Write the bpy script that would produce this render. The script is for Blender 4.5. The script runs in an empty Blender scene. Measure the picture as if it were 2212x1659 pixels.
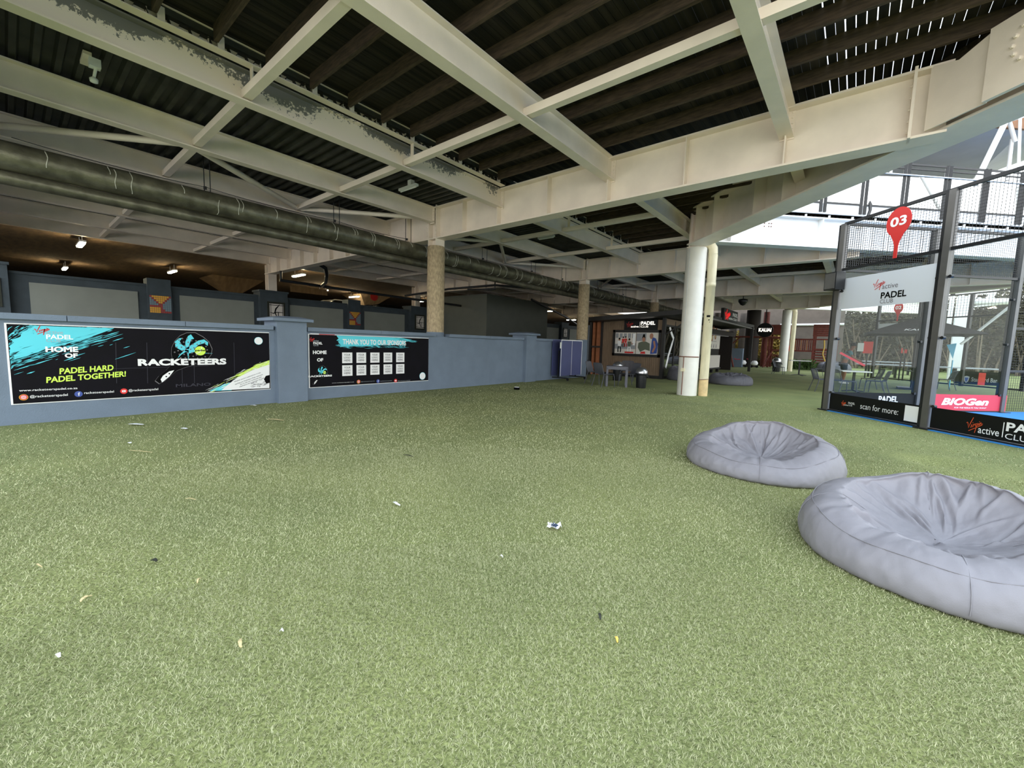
import bpy, bmesh, math, random
import numpy as np
from mathutils import Vector, Matrix

SC = bpy.context.scene
D = bpy.data
COL = SC.collection
V3 = Vector
PI = math.pi
random.seed(7)

# ------------------------------------------------------------------ camera
F_PX, CX, CY, EYE = 895.35, 1106.0, 829.5, 1.3
YAW, PITCH, ROLL = math.radians(39.414), math.radians(-5.5817), math.radians(1.7198)


def cam_axes():
    f = V3((-math.sin(YAW) * math.cos(PITCH), math.cos(YAW) * math.cos(PITCH), math.sin(PITCH)))
    r = V3((math.cos(YAW), math.sin(YAW), 0))
    u = r.cross(f)
    c, s = math.cos(ROLL), math.sin(ROLL)
    return c * r + s * u, -s * r + c * u, f


CR, CU, CF = cam_axes()
cam_d = D.cameras.new('camera')
cam_d.sensor_width = 36.0
cam_d.lens = 36.0 * F_PX / 2212.0
cam_d.clip_start, cam_d.clip_end = 0.05, 400
cam = D.objects.new('camera', cam_d)
COL.objects.link(cam)
cam.matrix_world = Matrix(((CR.x, CU.x, -CF.x, 0), (CR.y, CU.y, -CF.y, 0), (CR.z, CU.z, -CF.z, EYE), (0, 0, 0, 1)))
SC.camera = cam

# ------------------------------------------------------------------ sky, sun, exposure
SC.view_settings.view_transform = 'Standard'
SC.view_settings.look = 'None'
SC.view_settings.gamma = 1.0
SC.view_settings.use_curve_mapping = False
SC.view_settings.exposure = 1.45
SC.render.film_transparent = False

world = D.worlds.new('overcast_sky')
SC.world = world
world.use_nodes = True
wn = world.node_tree
wn.nodes.clear()
w_out = wn.nodes.new('ShaderNodeOutputWorld')
w_bg = wn.nodes.new('ShaderNodeBackground')
w_tc = wn.nodes.new('ShaderNodeTexCoord')
w_sep = wn.nodes.new('ShaderNodeSeparateXYZ')
w_ramp = wn.nodes.new('ShaderNodeValToRGB')
wn.links.new(w_tc.outputs['Generated'], w_sep.inputs[0])
wn.links.new(w_sep.outputs['Z'], w_ramp.inputs[0])
wn.links.new(w_ramp.outputs[0], w_bg.inputs[0])
wn.links.new(w_bg.outputs[0], w_out.inputs[0])
w_ramp.color_ramp.elements[0].position = 0.0
w_ramp.color_ramp.elements[0].color = (1.0, 0.99, 0.95, 1)
w_ramp.color_ramp.elements[1].position = 0.8
w_ramp.color_ramp.elements[1].color = (0.72, 0.86, 1.0, 1)
w_bg.inputs[1].default_value = 1.25


# ------------------------------------------------------------------ points: a pixel of the photograph on a real plane
def ray(px, py):
    return CR * ((px - CX) / F_PX) - CU * ((py - CY) / F_PX) + CF


def P(px, py, ax, val):
    d = ray(px, py)
    o = V3((0, 0, EYE))
    return o + d * ((val - o[ax]) / d[ax])


def Q(px, py, a, b, c):              # plane a*x + b*y = c
    d = ray(px, py)
    return V3((0, 0, EYE)) + d * (c / (a * d.x + b * d.y))


# ------------------------------------------------------------------ materials
def s2l(v):
    v /= 255.0
    return v / 12.92 if v <= 0.04045 else ((v + 0.055) / 1.055) ** 2.4


def rgb(r, g, b):
    return (s2l(r), s2l(g), s2l(b), 1.0)


def mat(name, col, rough=0.6, metal=0.0, var=0.0, scale=6.0, bump=0.0, bscale=40.0, stretch=(1, 1, 1), col2=None, lo=0.35, hi=0.65, spec=0.5):
    m = D.materials.new(name)
    m.use_nodes = True
    nt = m.node_tree
    b = nt.nodes['Principled BSDF']
    b.inputs['Base Color'].default_value = col
    b.inputs['Roughness'].default_value = rough
    b.inputs['Metallic'].default_value = metal
    b.inputs['Specular IOR Level'].default_value = spec
    if var or col2 or bump:
        tc = nt.nodes.new('ShaderNodeTexCoord')
        mp = nt.nodes.new('ShaderNodeMapping')
        mp.inputs['Scale'].default_value = stretch
        nt.links.new(tc.outputs['Object'], mp.inputs[0])
    if var or col2:
        n = nt.nodes.new('ShaderNodeTexNoise')
        n.inputs['Scale'].default_value = scale
        n.inputs['Detail'].default_value = 6
        nt.links.new(mp.outputs[0], n.inputs['Vector'])
        r = nt.nodes.new('ShaderNodeValToRGB')
        r.color_ramp.elements[0].position = lo
        r.color_ramp.elements[1].position = hi
        if col2:
            r.color_ramp.elements[0].color = col
            r.color_ramp.elements[1].color = col2
        else:
            r.color_ramp.elements[0].color = tuple(c * (1 - var) for c in col[:3]) + (1,)
            r.color_ramp.elements[1].color = tuple(min(1, c * (1 + var)) for c in col[:3]) + (1,)
        nt.links.new(n.outputs['Fac'], r.inputs[0])
        nt.links.new(r.outputs[0], b.inputs['Base Color'])
    if bump:
        n2 = nt.nodes.new('ShaderNodeTexNoise')
        n2.inputs['Scale'].default_value = bscale
        n2.inputs['Detail'].default_value = 4
        nt.links.new(mp.outputs[0], n2.inputs['Vector'])
        bp = nt.nodes.new('ShaderNodeBump')
        bp.inputs['Strength'].default_value = bump
        bp.inputs['Distance'].default_value = 0.02
        nt.links.new(n2.outputs['Fac'], bp.inputs['Height'])
        nt.links.new(bp.outputs[0], b.inputs['Normal'])
    return m


def emit(name, col, strength):
    m = mat(name, col)
    b = m.node_tree.nodes['Principled BSDF']
    b.inputs['Emission Color'].default_value = col
    b.inputs['Emission Strength'].default_value = strength
    return m


def glass_mat(name, tint=(0.97, 0.985, 0.98, 1), refl=1.0):
    m = D.materials.new(name)
    m.use_nodes = True
    nt = m.node_tree
    nt.nodes.clear()
    out = nt.nodes.new('ShaderNodeOutputMaterial')
    mix = nt.nodes.new('ShaderNodeMixShader')
    tr = nt.nodes.new('ShaderNodeBsdfTransparent')
    gl = nt.nodes.new('ShaderNodeBsdfGlossy')
    fr = nt.nodes.new('ShaderNodeFresnel')
    fr.inputs['IOR'].default_value = 1.5
    geo = nt.nodes.new('ShaderNodeNewGeometry')
    front = nt.nodes.new('ShaderNodeMath')
    front.operation = 'SUBTRACT'
    front.inputs[0].default_value = 1.0
    nt.links.new(geo.outputs['Backfacing'], front.inputs[1])
    once = nt.nodes.new('ShaderNodeMath')
    once.operation = 'MULTIPLY'
    nt.links.new(fr.outputs[0], once.inputs[0])
    nt.links.new(front.outputs[0], once.inputs[1])
    tr.inputs[0].default_value = tint
    gl.inputs[0].default_value = (refl, refl, refl, 1)
    gl.inputs['Roughness'].default_value = 0.0
    nt.links.new(once.outputs[0], mix.inputs[0])
    nt.links.new(tr.outputs[0], mix.inputs[1])
    nt.links.new(gl.outputs[0], mix.inputs[2])
    nt.links.new(mix.outputs[0], out.inputs[0])
    return m


M = {}
M['cream'] = mat('cream_paint', rgb(237, 224, 209), 0.45, var=0.05, scale=2.5, bump=0.05, bscale=60)
M['white_steel'] = mat('white_steel_paint', rgb(238, 239, 240), 0.4, var=0.02, scale=2)
M['concrete'] = mat('bare_concrete', rgb(172, 154, 124), 0.9, var=0.22, scale=14, stretch=(1.6, 1.6, 0.8), bump=0.4, bscale=45)
M['blue_paint'] = mat('blue_grey_paint', rgb(112, 126, 143), 0.7, var=0.06, scale=3, bump=0.25, bscale=70)
M['dark_paint'] = mat('dark_slate_paint', rgb(60, 70, 76), 0.75, var=0.12, scale=3, bump=0.2, bscale=50)
M['panel_grey'] = mat('grey_panel_paint', rgb(134, 138, 130), 0.8, var=0.04, scale=2)
M['box_grey'] = mat('grey_box_paint', rgb(104, 108, 100), 0.8, var=0.05, scale=2)
M['deck'] = mat('dark_deck_board', rgb(36, 30, 25), 0.85, var=0.75, scale=9, stretch=(1, 0.03, 0.2), lo=0.4, hi=0.6)
M['joist'] = mat('brown_joist_timber', rgb(70, 57, 44), 0.85, var=0.35, scale=9, stretch=(0.6, 4, 4), bump=0.3, bscale=30)
M['corrugated'] = mat('grey_corrugated_steel', rgb(54, 55, 50), 0.6, metal=0.2, var=0.3, scale=3)
M['slab'] = mat('brown_slab_concrete', rgb(112, 92, 66), 0.9, var=0.2, scale=1.5, stretch=(1, 4, 1), bump=0.2, bscale=12)
M['duct'] = mat('grey_duct_foil', rgb(108, 106, 90), 0.42, metal=0.55, var=0.3, scale=5, bump=0.25, bscale=22)
M['duct_band'] = mat('pale_duct_tape', rgb(190, 190, 178), 0.5, var=0.2, scale=20)
M['black_metal'] = mat('black_powder_coat', rgb(30, 31, 34), 0.35, var=0.1, scale=8)
M['post_grey'] = mat('grey_anodised_post', rgb(104, 102, 100), 0.35, metal=0.35, var=0.06, scale=5)
M['black_vinyl'] = mat('black_vinyl', rgb(14, 15, 15), 0.5, spec=0.25)
M['navy_vinyl'] = mat('navy_black_vinyl', rgb(7, 5, 13), 0.6, var=0.3, scale=3, spec=0.15)
M['white'] = mat('white_print', rgb(244, 244, 244), 0.6)
M['pale_grey'] = mat('pale_grey_print', rgb(170, 176, 184), 0.6)
M['mid_grey'] = mat('mid_grey_print', rgb(112, 108, 112), 0.6)
M['faint'] = mat('faint_grey_print', rgb(40, 38, 52), 0.6)
M['black'] = mat('black_print', rgb(3, 3, 4), 0.6, spec=0.1)
M['cyan'] = mat('cyan_print', rgb(92, 214, 230), 0.6)
M['lime'] = mat('lime_print', rgb(214, 246, 92), 0.6)
M['red'] = mat('red_print', rgb(206, 40, 34), 0.55)
M['orange_red'] = mat('orange_red_print', rgb(214, 84, 40), 0.55)
M['pink'] = mat('pink_red_print', rgb(222, 62, 82), 0.55)
M['blue_icon'] = mat('blue_icon_print', rgb(62, 82, 158), 0.6)
M['red_icon'] = mat('red_icon_print', rgb(232, 48, 44), 0.6)
M['yellow'] = mat('yellow_tile', rgb(216, 158, 40), 0.4)
M['tile_red'] = mat('red_tile', rgb(150, 36, 34), 0.4)
M['tile_blue'] = mat('grey_blue_tile', rgb(108, 128, 138), 0.4)
M['banner_white'] = mat('white_vinyl_banner', rgb(214, 218, 226), 0.5)
M['glass'] = glass_mat('clear_glass', refl=0.55)
M['shop_glass'] = glass_mat('shop_glass', (0.6, 0.63, 0.62, 1))
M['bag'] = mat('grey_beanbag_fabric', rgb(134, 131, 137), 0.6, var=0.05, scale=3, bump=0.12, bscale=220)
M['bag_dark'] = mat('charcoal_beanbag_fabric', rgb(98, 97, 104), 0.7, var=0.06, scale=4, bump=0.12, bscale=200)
M['thread'] = mat('pale_stitching', rgb(176, 174, 180), 0.8)
M['chair'] = mat('grey_chair_plastic', rgb(78, 80, 88), 0.5, var=0.04, scale=5)
M['table'] = mat('grey_table_top', rgb(98, 98, 108), 0.5, var=0.04, scale=5)
M['steel'] = mat('brushed_steel', rgb(196, 196, 198), 0.28, metal=0.9, var=0.05, scale=8)
M['bin'] = mat('black_bin_plastic', rgb(26, 27, 30), 0.4)
M['tt_blue'] = mat('blue_table_tennis_board', rgb(76, 82, 124), 0.5, var=0.03, scale=3)
M['timber'] = mat('brown_cladding_board', rgb(124, 104, 84), 0.75, var=0.15, scale=8, stretch=(6, 6, 0.5))
M['red_timber'] = mat('red_brown_timber', rgb(108, 48, 38), 0.7, var=0.2, scale=7)
M['orange_timber'] = mat('orange_brown_timber', rgb(150, 92, 58), 0.7, var=0.15, scale=7)
M['kiosk'] = mat('black_kiosk_frame', rgb(30, 28, 28), 0.55, var=0.1, scale=5)
M['kiosk_ceiling'] = mat('dark_kiosk_lining', rgb(44, 36, 33), 0.8)
M['wall_brown'] = mat('brown_grey_render', rgb(104, 94, 86), 0.85, var=0.1, scale=2)
M['leaf'] = mat('green_leaf', rgb(74, 98, 48), 0.6, var=0.3, scale=8)
M['leaf_olive'] = mat('olive_leaf', rgb(98, 92, 60), 0.7, var=0.4, scale=3)
M['leaf_dark'] = mat('dark_olive_leaf', rgb(66, 62, 44), 0.7, var=0.4, scale=3)
M['leaf_gold'] = mat('golden_leaf', rgb(190, 164, 88), 0.7, var=0.3, scale=5)
M['bark'] = mat('grey_brown_bark', rgb(112, 100, 84), 0.9, var=0.25, scale=10)
M['court_blue'] = mat('blue_court_turf', rgb(44, 132, 206), 0.8, var=0.06, scale=30, bump=0.2, bscale=200)
M['line_white'] = mat('white_court_line', rgb(232, 236, 238), 0.8)
M['umbrella'] = mat('charcoal_canvas', rgb(62, 60, 60), 0.85, var=0.08, scale=6)
M['membrane'] = mat('grey_membrane', rgb(206, 204, 210), 0.7, var=0.06, scale=1.2)
M['soffit'] = mat('light_brown_soffit', rgb(176, 128, 96), 0.7, var=0.12, scale=3)
M['skin'] = mat('skin', rgb(150, 100, 76), 0.6)
M['teal_cloth'] = mat('teal_cotton', rgb(96, 144, 154), 0.85, var=0.08, scale=10)
M['navy_cloth'] = mat('navy_cotton', rgb(52, 66, 88), 0.85, var=0.08, scale=10)
M['hair'] = mat('black_hair', rgb(24, 20, 18), 0.7)
M['shoe'] = mat('white_shoe', rgb(224, 222, 216), 0.6)
M['rubber'] = mat('black_rubber', rgb(18, 18, 19), 0.7)
M['pvc'] = mat('cream_pvc_pipe', rgb(226, 216, 184), 0.45, var=0.1, scale=4, stretch=(2, 2, 0.6))
M['pvc_stain'] = mat('stained_pvc_pipe', rgb(224, 196, 146), 0.6, var=0.12, scale=8)
M['column_white'] = mat('white_column_paint', rgb(232, 230, 222), 0.5, var=0.05, scale=3, bump=0.08, bscale=40)
M['conduit'] = mat('brown_conduit', rgb(126, 84, 68), 0.5)
M['tan'] = mat('tan_dry_leaf', rgb(196, 178, 132), 0.8)
M['stick_yellow'] = mat('yellow_filter_paper', rgb(222, 178, 84), 0.8)
M['dark_leaf'] = mat('dark_dry_leaf', rgb(42, 44, 34), 0.8)
M['paper'] = mat('white_paper', rgb(226, 226, 230), 0.7)
M['asphalt'] = mat('dark_asphalt', rgb(52, 50, 46), 0.9, var=0.2, scale=6)
M['car_white'] = mat('white_car_paint', rgb(214, 212, 206), 0.25)
M['car_dark'] = mat('dark_car_paint', rgb(34, 36, 40), 0.2)
M['car_glass'] = mat('dark_car_glass', rgb(14, 16, 18), 0.08)
M['red_pad'] = mat('red_plastic', rgb(222, 64, 56), 0.5)
M['lamp_warm'] = emit('warm_tube_light', (1.0, 0.8, 0.46, 1), 45)
M['lamp_cool'] = emit('pale_tube_light', (1.0, 0.88, 0.62, 1), 45)
M['sign_lit'] = emit('lit_letters', (1.0, 0.93, 0.84, 1), 0.45)
M['sign_red'] = emit('lit_red_letters', (0.75, 0.02, 0.02, 1), 0.15)
M['screen_white'] = mat('poster_white', rgb(220, 214, 206), 0.5)
M['poster_grey'] = mat('poster_grey', rgb(150, 152, 156), 0.5)
M['poster_blue'] = mat('poster_blue', rgb(46, 76, 150), 0.5)
M['poster_skin'] = mat('poster_skin', rgb(170, 120, 96), 0.5)
M['poster_green'] = mat('poster_green', rgb(92, 98, 82), 0.5)
M['rope'] = mat('yellow_rope', rgb(196, 164, 84), 0.8)
M['sky_blue'] = mat('reflection_blue', rgb(110, 190, 224), 0.8)  # tint of a figure's reflection in the court glass, put into a solid colour


def peel_mat():
    # cream paint that has come off in patches along the upper part of the web, bare grey steel beneath
    m = mat('peeling_cream_paint', rgb(237, 224, 209), 0.5)
    nt = m.node_tree
    b = nt.nodes['Principled BSDF']
    tc = nt.nodes.new('ShaderNodeTexCoord')
    big = nt.nodes.new('ShaderNodeTexNoise')
    big.inputs['Scale'].default_value = 0.9
    big.inputs['Detail'].default_value = 2
    fine = nt.nodes.new('ShaderNodeTexNoise')
    fine.inputs['Scale'].default_value = 16
    fine.inputs['Detail'].default_value = 8
    fine.inputs['Roughness'].default_value = 0.75
    mp = nt.nodes.new('ShaderNodeMapping')
    mp.inputs['Scale'].default_value = (1, 0.75, 0.8)
    nt.links.new(tc.outputs['Object'], mp.inputs[0])
    nt.links.new(mp.outputs[0], big.inputs['Vector'])
    nt.links.new(tc.outputs['Object'], fine.inputs['Vector'])
    sep = nt.nodes.new('ShaderNodeSeparateXYZ')
    nt.links.new(tc.outputs['Object'], sep.inputs[0])

    def mth(op, a, b2):
        n = nt.nodes.new('ShaderNodeMath')
        n.operation = op
        for i, x in enumerate((a, b2)):
            if isinstance(x, (int, float)):
                n.inputs[i].default_value = x
            else:
                nt.links.new(x, n.inputs[i])
        return n.outputs[0]
    h = mth('MULTIPLY', sep.outputs['Z'], 1.1)         # object z runs 0..0.4 up the web
    t = mth('ADD', mth('MULTIPLY', big.outputs['Fac'], 1.35), h)
    t = mth('ADD', t, mth('MULTIPLY', fine.outputs['Fac'], 0.75))
    k = mth('GREATER_THAN', t, 1.42)
    mix = nt.nodes.new('ShaderNodeMix')
    mix.data_type = 'RGBA'
    mix.inputs['A'].default_value = rgb(237, 224, 209)
    mix.inputs['B'].default_value = rgb(118, 116, 112)
    nt.links.new(k, mix.inputs['Factor'])
    nt.links.new(mix.outputs['Result'], b.inputs['Base Color'])
    return m


M['peel'] = peel_mat()


def turf_base_mat():
    m = mat('turf_backing', rgb(104, 122, 58), 0.95)
    nt = m.node_tree
    b = nt.nodes['Principled BSDF']
    tc = nt.nodes.new('ShaderNodeTexCoord')
    a = nt.nodes.new('ShaderNodeTexNoise')
    a.inputs['Scale'].default_value = 70
    a.inputs['Detail'].default_value = 5
    c = nt.nodes.new('ShaderNodeTexNoise')
    c.inputs['Scale'].default_value = 0.8
    c.inputs['Detail'].default_value = 4
    nt.links.new(tc.outputs['Object'], a.inputs['Vector'])
    nt.links.new(tc.outputs['Object'], c.inputs['Vector'])
    r = nt.nodes.new('ShaderNodeValToRGB')
    r.color_ramp.elements[0].position = 0.3
    r.color_ramp.elements[0].color = rgb(92, 100, 54)
    r.color_ramp.elements[1].position = 0.72
    r.color_ramp.elements[1].color = rgb(154, 160, 104)
    nt.links.new(a.outputs['Fac'], r.inputs[0])
    r2 = nt.nodes.new('ShaderNodeValToRGB')
    r2.color_ramp.elements[0].position = 0.35
    r2.color_ramp.elements[0].color = (0.82, 0.84, 0.8, 1)
    r2.color_ramp.elements[1].position = 0.65
    r2.color_ramp.elements[1].color = (1.08, 1.06, 1.0, 1)
    nt.links.new(c.outputs['Fac'], r2.inputs[0])
    mx = nt.nodes.new('ShaderNodeMix')
    mx.data_type = 'RGBA'
    mx.blend_type = 'MULTIPLY'
    mx.inputs['Factor'].default_value = 1
    nt.links.new(r.outputs[0], mx.inputs['A'])
    nt.links.new(r2.outputs[0], mx.inputs['B'])
    nt.links.new(mx.outputs['Result'], b.inputs['Base Color'])
    bp = nt.nodes.new('ShaderNodeBump')
    bp.inputs['Strength'].default_value = 0.6
    bp.inputs['Distance'].default_value = 0.02
    nt.links.new(a.outputs['Fac'], bp.inputs['Height'])
    nt.links.new(bp.outputs[0], b.inputs['Normal'])
    return m


M['turf'] = turf_base_mat()


def blade_mat():
    m = mat('turf_fibre', rgb(128, 146, 72), 0.75, spec=0.25)
    nt = m.node_tree
    b = nt.nodes['Principled BSDF']
    at = nt.nodes.new('ShaderNodeAttribute')
    at.attribute_name = 'tone'
    r = nt.nodes.new('ShaderNodeValToRGB')
    r.color_ramp.elements[0].position = 0.0
    r.color_ramp.elements[0].color = rgb(104, 112, 68)
    r.color_ramp.elements[1].position = 1.0
    r.color_ramp.elements[1].color = rgb(230, 228, 184)
    nt.links.new(at.outputs['Fac'], r.inputs[0])
    nt.links.new(r.outputs[0], b.inputs['Base Color'])
    return m


M['blade'] = blade_mat()


# ------------------------------------------------------------------ mesh builder
def basis(d, up=(0, 0, 1)):
    d = V3(d).normalized()
    up = V3(up)
    if abs(d.dot(up)) > 0.98:
        up = V3((0, 1, 0)) if abs(d.y) < 0.9 else V3((1, 0, 0))
    s = d.cross(up).normalized()
    return d, s, s.cross(d).normalized()


class MB:
    def __init__(self):
        self.v, self.f, self.m, self.s = [], [], [], []

    def add(self, vs, fs, mi=0, sm=False):
        o = len(self.v)
        self.v.extend(V3(v) for v in vs)
        for f in fs:
            self.f.append(tuple(i + o for i in f))
            self.m.append(mi)
            self.s.append(sm)
        return self

    BOXF = ((0, 3, 2, 1), (4, 5, 6, 7), (0, 1, 5, 4), (1, 2, 6, 5), (2, 3, 7, 6), (3, 0, 4, 7))

    def box(self, a, b, mi=0):
        x0, y0, z0 = a
        x1, y1, z1 = b
        return self.add(((x0, y0, z0), (x1, y0, z0), (x1, y1, z0), (x0, y1, z0), (x0, y0, z1), (x1, y0, z1), (x1, y1, z1), (x0, y1, z1)), self.BOXF, mi)

    def cbox(self, c, s, mi=0, rz=0.0, R=None):
        h = V3(s) / 2
        R = R or Matrix.Rotation(rz, 3, 'Z')
        vs = [V3(c) + R @ V3((x * h.x, y * h.y, z * h.z)) for z in (-1, 1) for x, y in ((-1, -1), (1, -1), (1, 1), (-1, 1))]
        return self.add(vs, self.BOXF, mi)

    def bar(self, p0, p1, w, h, up=(0, 0, 1), mi=0):       # w sideways, h along up
        p0, p1 = V3(p0), V3(p1)
        d, s, u = basis(p1 - p0, up)
        vs = [p + s * (x * w / 2) + u * (y * h / 2) for p in (p0, p1) for x, y in ((-1, -1), (1, -1), (1, 1), (-1, 1))]
        return self.add(vs, self.BOXF, mi)

    def tube(self, pts, r, n=10, mi=0, caps=True, closed=False):
        pts = [V3(p) for p in pts]
        rs = r if isinstance(r, (list, tuple)) else [r] * len(pts)
        vs, fs = [], []
        u = None
        N = len(pts)
        for i, p in enumerate(pts):
            if closed:
                d = pts[(i + 1) % N] - pts[i - 1]
            else:
                d = pts[min(i + 1, N - 1)] - pts[max(i - 1, 0)]
            d.normalize()
            if u is None:
                _, s, u = basis(d)
            else:
                u = (u - d * u.dot(d)).normalized()
            s = d.cross(u)
            for k in range(n):
                a = 2 * PI * k / n
                vs.append(p + (s * math.cos(a) + u * math.sin(a)) * rs[i])
        rings = N if closed else N - 1
        for i in range(rings):
            j = (i + 1) % N
            for k in range(n):
                l = (k + 1) % n
                fs.append((i * n + k, i * n + l, j * n + l, j * n + k))
        self.add(vs, fs, mi, True)
        if caps and not closed:
            self.add(vs[:n], [tuple(range(n))[::-1]], mi)
            self.add(vs[-n:], [tuple(range(n))], mi)
        return self

    def lathe(self, prof, n=24, c=(0, 0, 0), mi=0, sm=True, ax=None):
        c = V3(c)
        X, Y, Z = ax or (V3((1, 0, 0)), V3((0, 1, 0)), V3((0, 0, 1)))
        vs, fs = [], []
        for r, z in prof:
            for k in range(n):
                a = 2 * PI * k / n
                vs.append(c + X * (r * math.cos(a)) + Y * (r * math.sin(a)) + Z * z)
        for i in range(len(prof) - 1):
            for k in range(n):
                l = (k + 1) % n
                fs.append((i * n + k, i * n + l, (i + 1) * n + l, (i + 1) * n + k))
        self.add(vs, fs, mi, sm)
        if prof[0][0] > 1e-4:
            self.add(vs[:n], [tuple(range(n))[::-1]], mi)
        if prof[-1][0] > 1e-4:
            self.add(vs[-n:], [tuple(range(n))], mi)
        return self

    def prism(self, poly, O, U, V, t, mi=0):               # polygon in the U,V frame, thickness t along U x V
        O, U, V = V3(O), V3(U).normalized(), V3(V).normalized()
        N = U.cross(V)
        n = len(poly)
        a = [O + U * x + V * y for x, y in poly]
        b = [p + N * t for p in a]
        fs = [tuple(range(n))[::-1], tuple(range(n, 2 * n))]
        fs += [(i, (i + 1) % n, (i + 1) % n + n, i + n) for i in range(n)]
        return self.add(a + b, fs, mi)

    def ibeam(self, p0, p1, d, bf, tw=0.014, tf=0.024, mi=0):   # p0, p1 on the soffit line
        p0, p1 = V3(p0), V3(p1)
        z = V3((0, 0, 1))
        self.bar(p0 + z * (tf / 2), p1 + z * (tf / 2), bf, tf, mi=mi)
        self.bar(p0 + z * (d - tf / 2), p1 + z * (d - tf / 2), bf, tf, mi=mi)
        self.bar(p0 + z * (d / 2), p1 + z * (d / 2), tw, d - 2 * tf, mi=mi)
        return self

    def build(self, name, mats, parent=None, world=True, smooth=None, origin=None):
        vs = self.v
        o = V3((0, 0, 0))
        if parent is not None:
            if world:
                b = parent
                while b is not None:
                    o += b.location
                    b = b.parent
        elif origin is not None:
            o = V3(origin)
        elif vs:
            xs, ys, zs = [v.x for v in vs], [v.y for v in vs], [v.z for v in vs]
            o = V3(((min(xs) + max(xs)) / 2, (min(ys) + max(ys)) / 2, min(zs)))
        me = D.meshes.new(name)
        me.from_pydata([tuple(v - o) for v in vs], [], self.f)
        if not isinstance(mats, (list, tuple)):
            mats = [mats]
        for m in mats:
            me.materials.append(M[m] if isinstance(m, str) else m)
        me.polygons.foreach_set('material_index', self.m)
        me.polygons.foreach_set('use_smooth', self.s if smooth is None else [smooth] * len(self.f))
        me.update()
        ob = D.objects.new(name, me)
        COL.objects.link(ob)
        if parent is not None:
            ob.parent = parent
        else:
            ob.location = o
        return ob

    # ---- flat print on a panel: everything lies on the plane through O with axes U (right) and V (up)
    def poly2(self, pts, fr, d=0.0, mi=0):
        O, U, V = fr
        N = U.cross(V)
        return self.add([O + U * x + V * y + N * d for x, y in pts], [tuple(range(len(pts)))], mi)

    def disc2(self, c, rx, fr, d=0.0, ry=None, n=28, mi=0, rot=0.0):
        ry = ry or rx
        ca, sa = math.cos(rot), math.sin(rot)
        pts = []
        for k in range(n):
            a = 2 * PI * k / n
            x, y = rx * math.cos(a), ry * math.sin(a)
            pts.append((c[0] + x * ca - y * sa, c[1] + x * sa + y * ca))
        return self.poly2(pts, fr, d, mi)

    def ring2(self, c, r0, r1, fr, d=0.0, n=28, mi=0):
        O, U, V = fr
        N = U.cross(V)
        vs, fs = [], []
        for k in range(n):
            a = 2 * PI * k / n
            for r in (r0, r1):
                vs.append(O + U * (c[0] + r * math.cos(a)) + V * (c[1] + r * math.sin(a)) + N * d)
        for k in range(n):
            l = (k + 1) % n
            fs.append((2 * k, 2 * k + 1, 2 * l + 1, 2 * l))
        return self.add(vs, fs, mi)

    def stroke2(self, pts, w, fr, d=0.0, mi=0):
        ws = w if isinstance(w, (list, tuple)) else [w] * len(pts)
        O, U, V = fr
        N = U.cross(V)
        vs, fs = [], []
        n = len(pts)
        for i in range(n):
            a, b = pts[max(i - 1, 0)], pts[min(i + 1, n - 1)]
            t = V3((b[0] - a[0], b[1] - a[1], 0))
            if t.length < 1e-9:
                t = V3((1, 0, 0))
            t.normalize()
            px, py = -t.y * ws[i] / 2, t.x * ws[i] / 2
            for sgn in (1, -1):
                vs.append(O + U * (pts[i][0] + px * sgn) + V * (pts[i][1] + py * sgn) + N * d)
        for i in range(n - 1):
            fs.append((2 * i, 2 * i + 1, 2 * i + 3, 2 * i + 2))
        return self.add(vs, fs, mi)

    def text(self, s, box, fr, d=0.0, bold=0.0, shear=0.0, mi=0, rot=0.0, spacing=1.0):   # box = x0, y0, x1, y1 in the frame; y1 None keeps the proportions
        vs, fs = glyphs(s, bold, shear, spacing)
        xs, ys = [v[0] for v in vs], [v[1] for v in vs]
        ax, bx, ay, by = min(xs), max(xs), min(ys), max(ys)
        x0, y0, x1, y1 = box
        sx = (x1 - x0) / (bx - ax)
        sy = sx if y1 is None else (y1 - y0) / (by - ay)
        ca, sa = math.cos(rot), math.sin(rot)
        O, U, V = fr
        N = U.cross(V)
        out = []
        for x, y in vs:
            x, y = (x - ax) * sx, (y - ay) * sy
            out.append(O + U * (x0 + x * ca - y * sa) + V * (y0 + x * sa + y * ca) + N * d)
        return self.add(out, fs, mi)


_gl = {}


def glyphs(s, bold, shear, spacing):
    k = (s, bold, shear, spacing)
    if k not in _gl:
        c = D.curves.new('lettering', 'FONT')
        c.body = s
        c.offset = bold
        c.shear = shear
        c.space_character = spacing
        c.resolution_u = 3
        c.fill_mode = 'FRONT'
        o = D.objects.new('lettering', c)
        me = D.meshes.new_from_object(o)
        _gl[k] = ([(v.co.x, v.co.y) for v in me.vertices], [tuple(p.vertices) for p in me.polygons])
        D.objects.remove(o)
        D.meshes.remove(me)
        D.curves.remove(c)
    return _gl[k]


def frame(O, U, V):
    return V3(O), V3(U).normalized(), V3(V).normalized()


SCRIPT = (((0.0, 0.55), (0.06, 0.62), (0.10, 0.55), (0.16, 0.22), (0.24, 0.55), (0.40, 1.0)),
          ((0.31, 0.27), (0.36, 0.50)), ((0.395, 0.62), (0.41, 0.66)),
          ((0.42, 0.32), (0.47, 0.55), (0.49, 0.50), (0.54, 0.58)),
          ((0.68, 0.60), (0.60, 0.60), (0.56, 0.48), (0.60, 0.40), (0.66, 0.48), (0.70, 0.66), (0.64, 0.30), (0.58, -0.05)),
          ((0.74, 0.48), (0.78, 0.66)), ((0.80, 0.76), (0.815, 0.80)),
          ((0.82, 0.52), (0.865, 0.72), (0.87, 0.62), (0.92, 0.74), (0.93, 0.60), (1.02, 0.66)),
          ((0.18, 0.02), (0.55, 0.27), (1.0, 0.58)))


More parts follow.
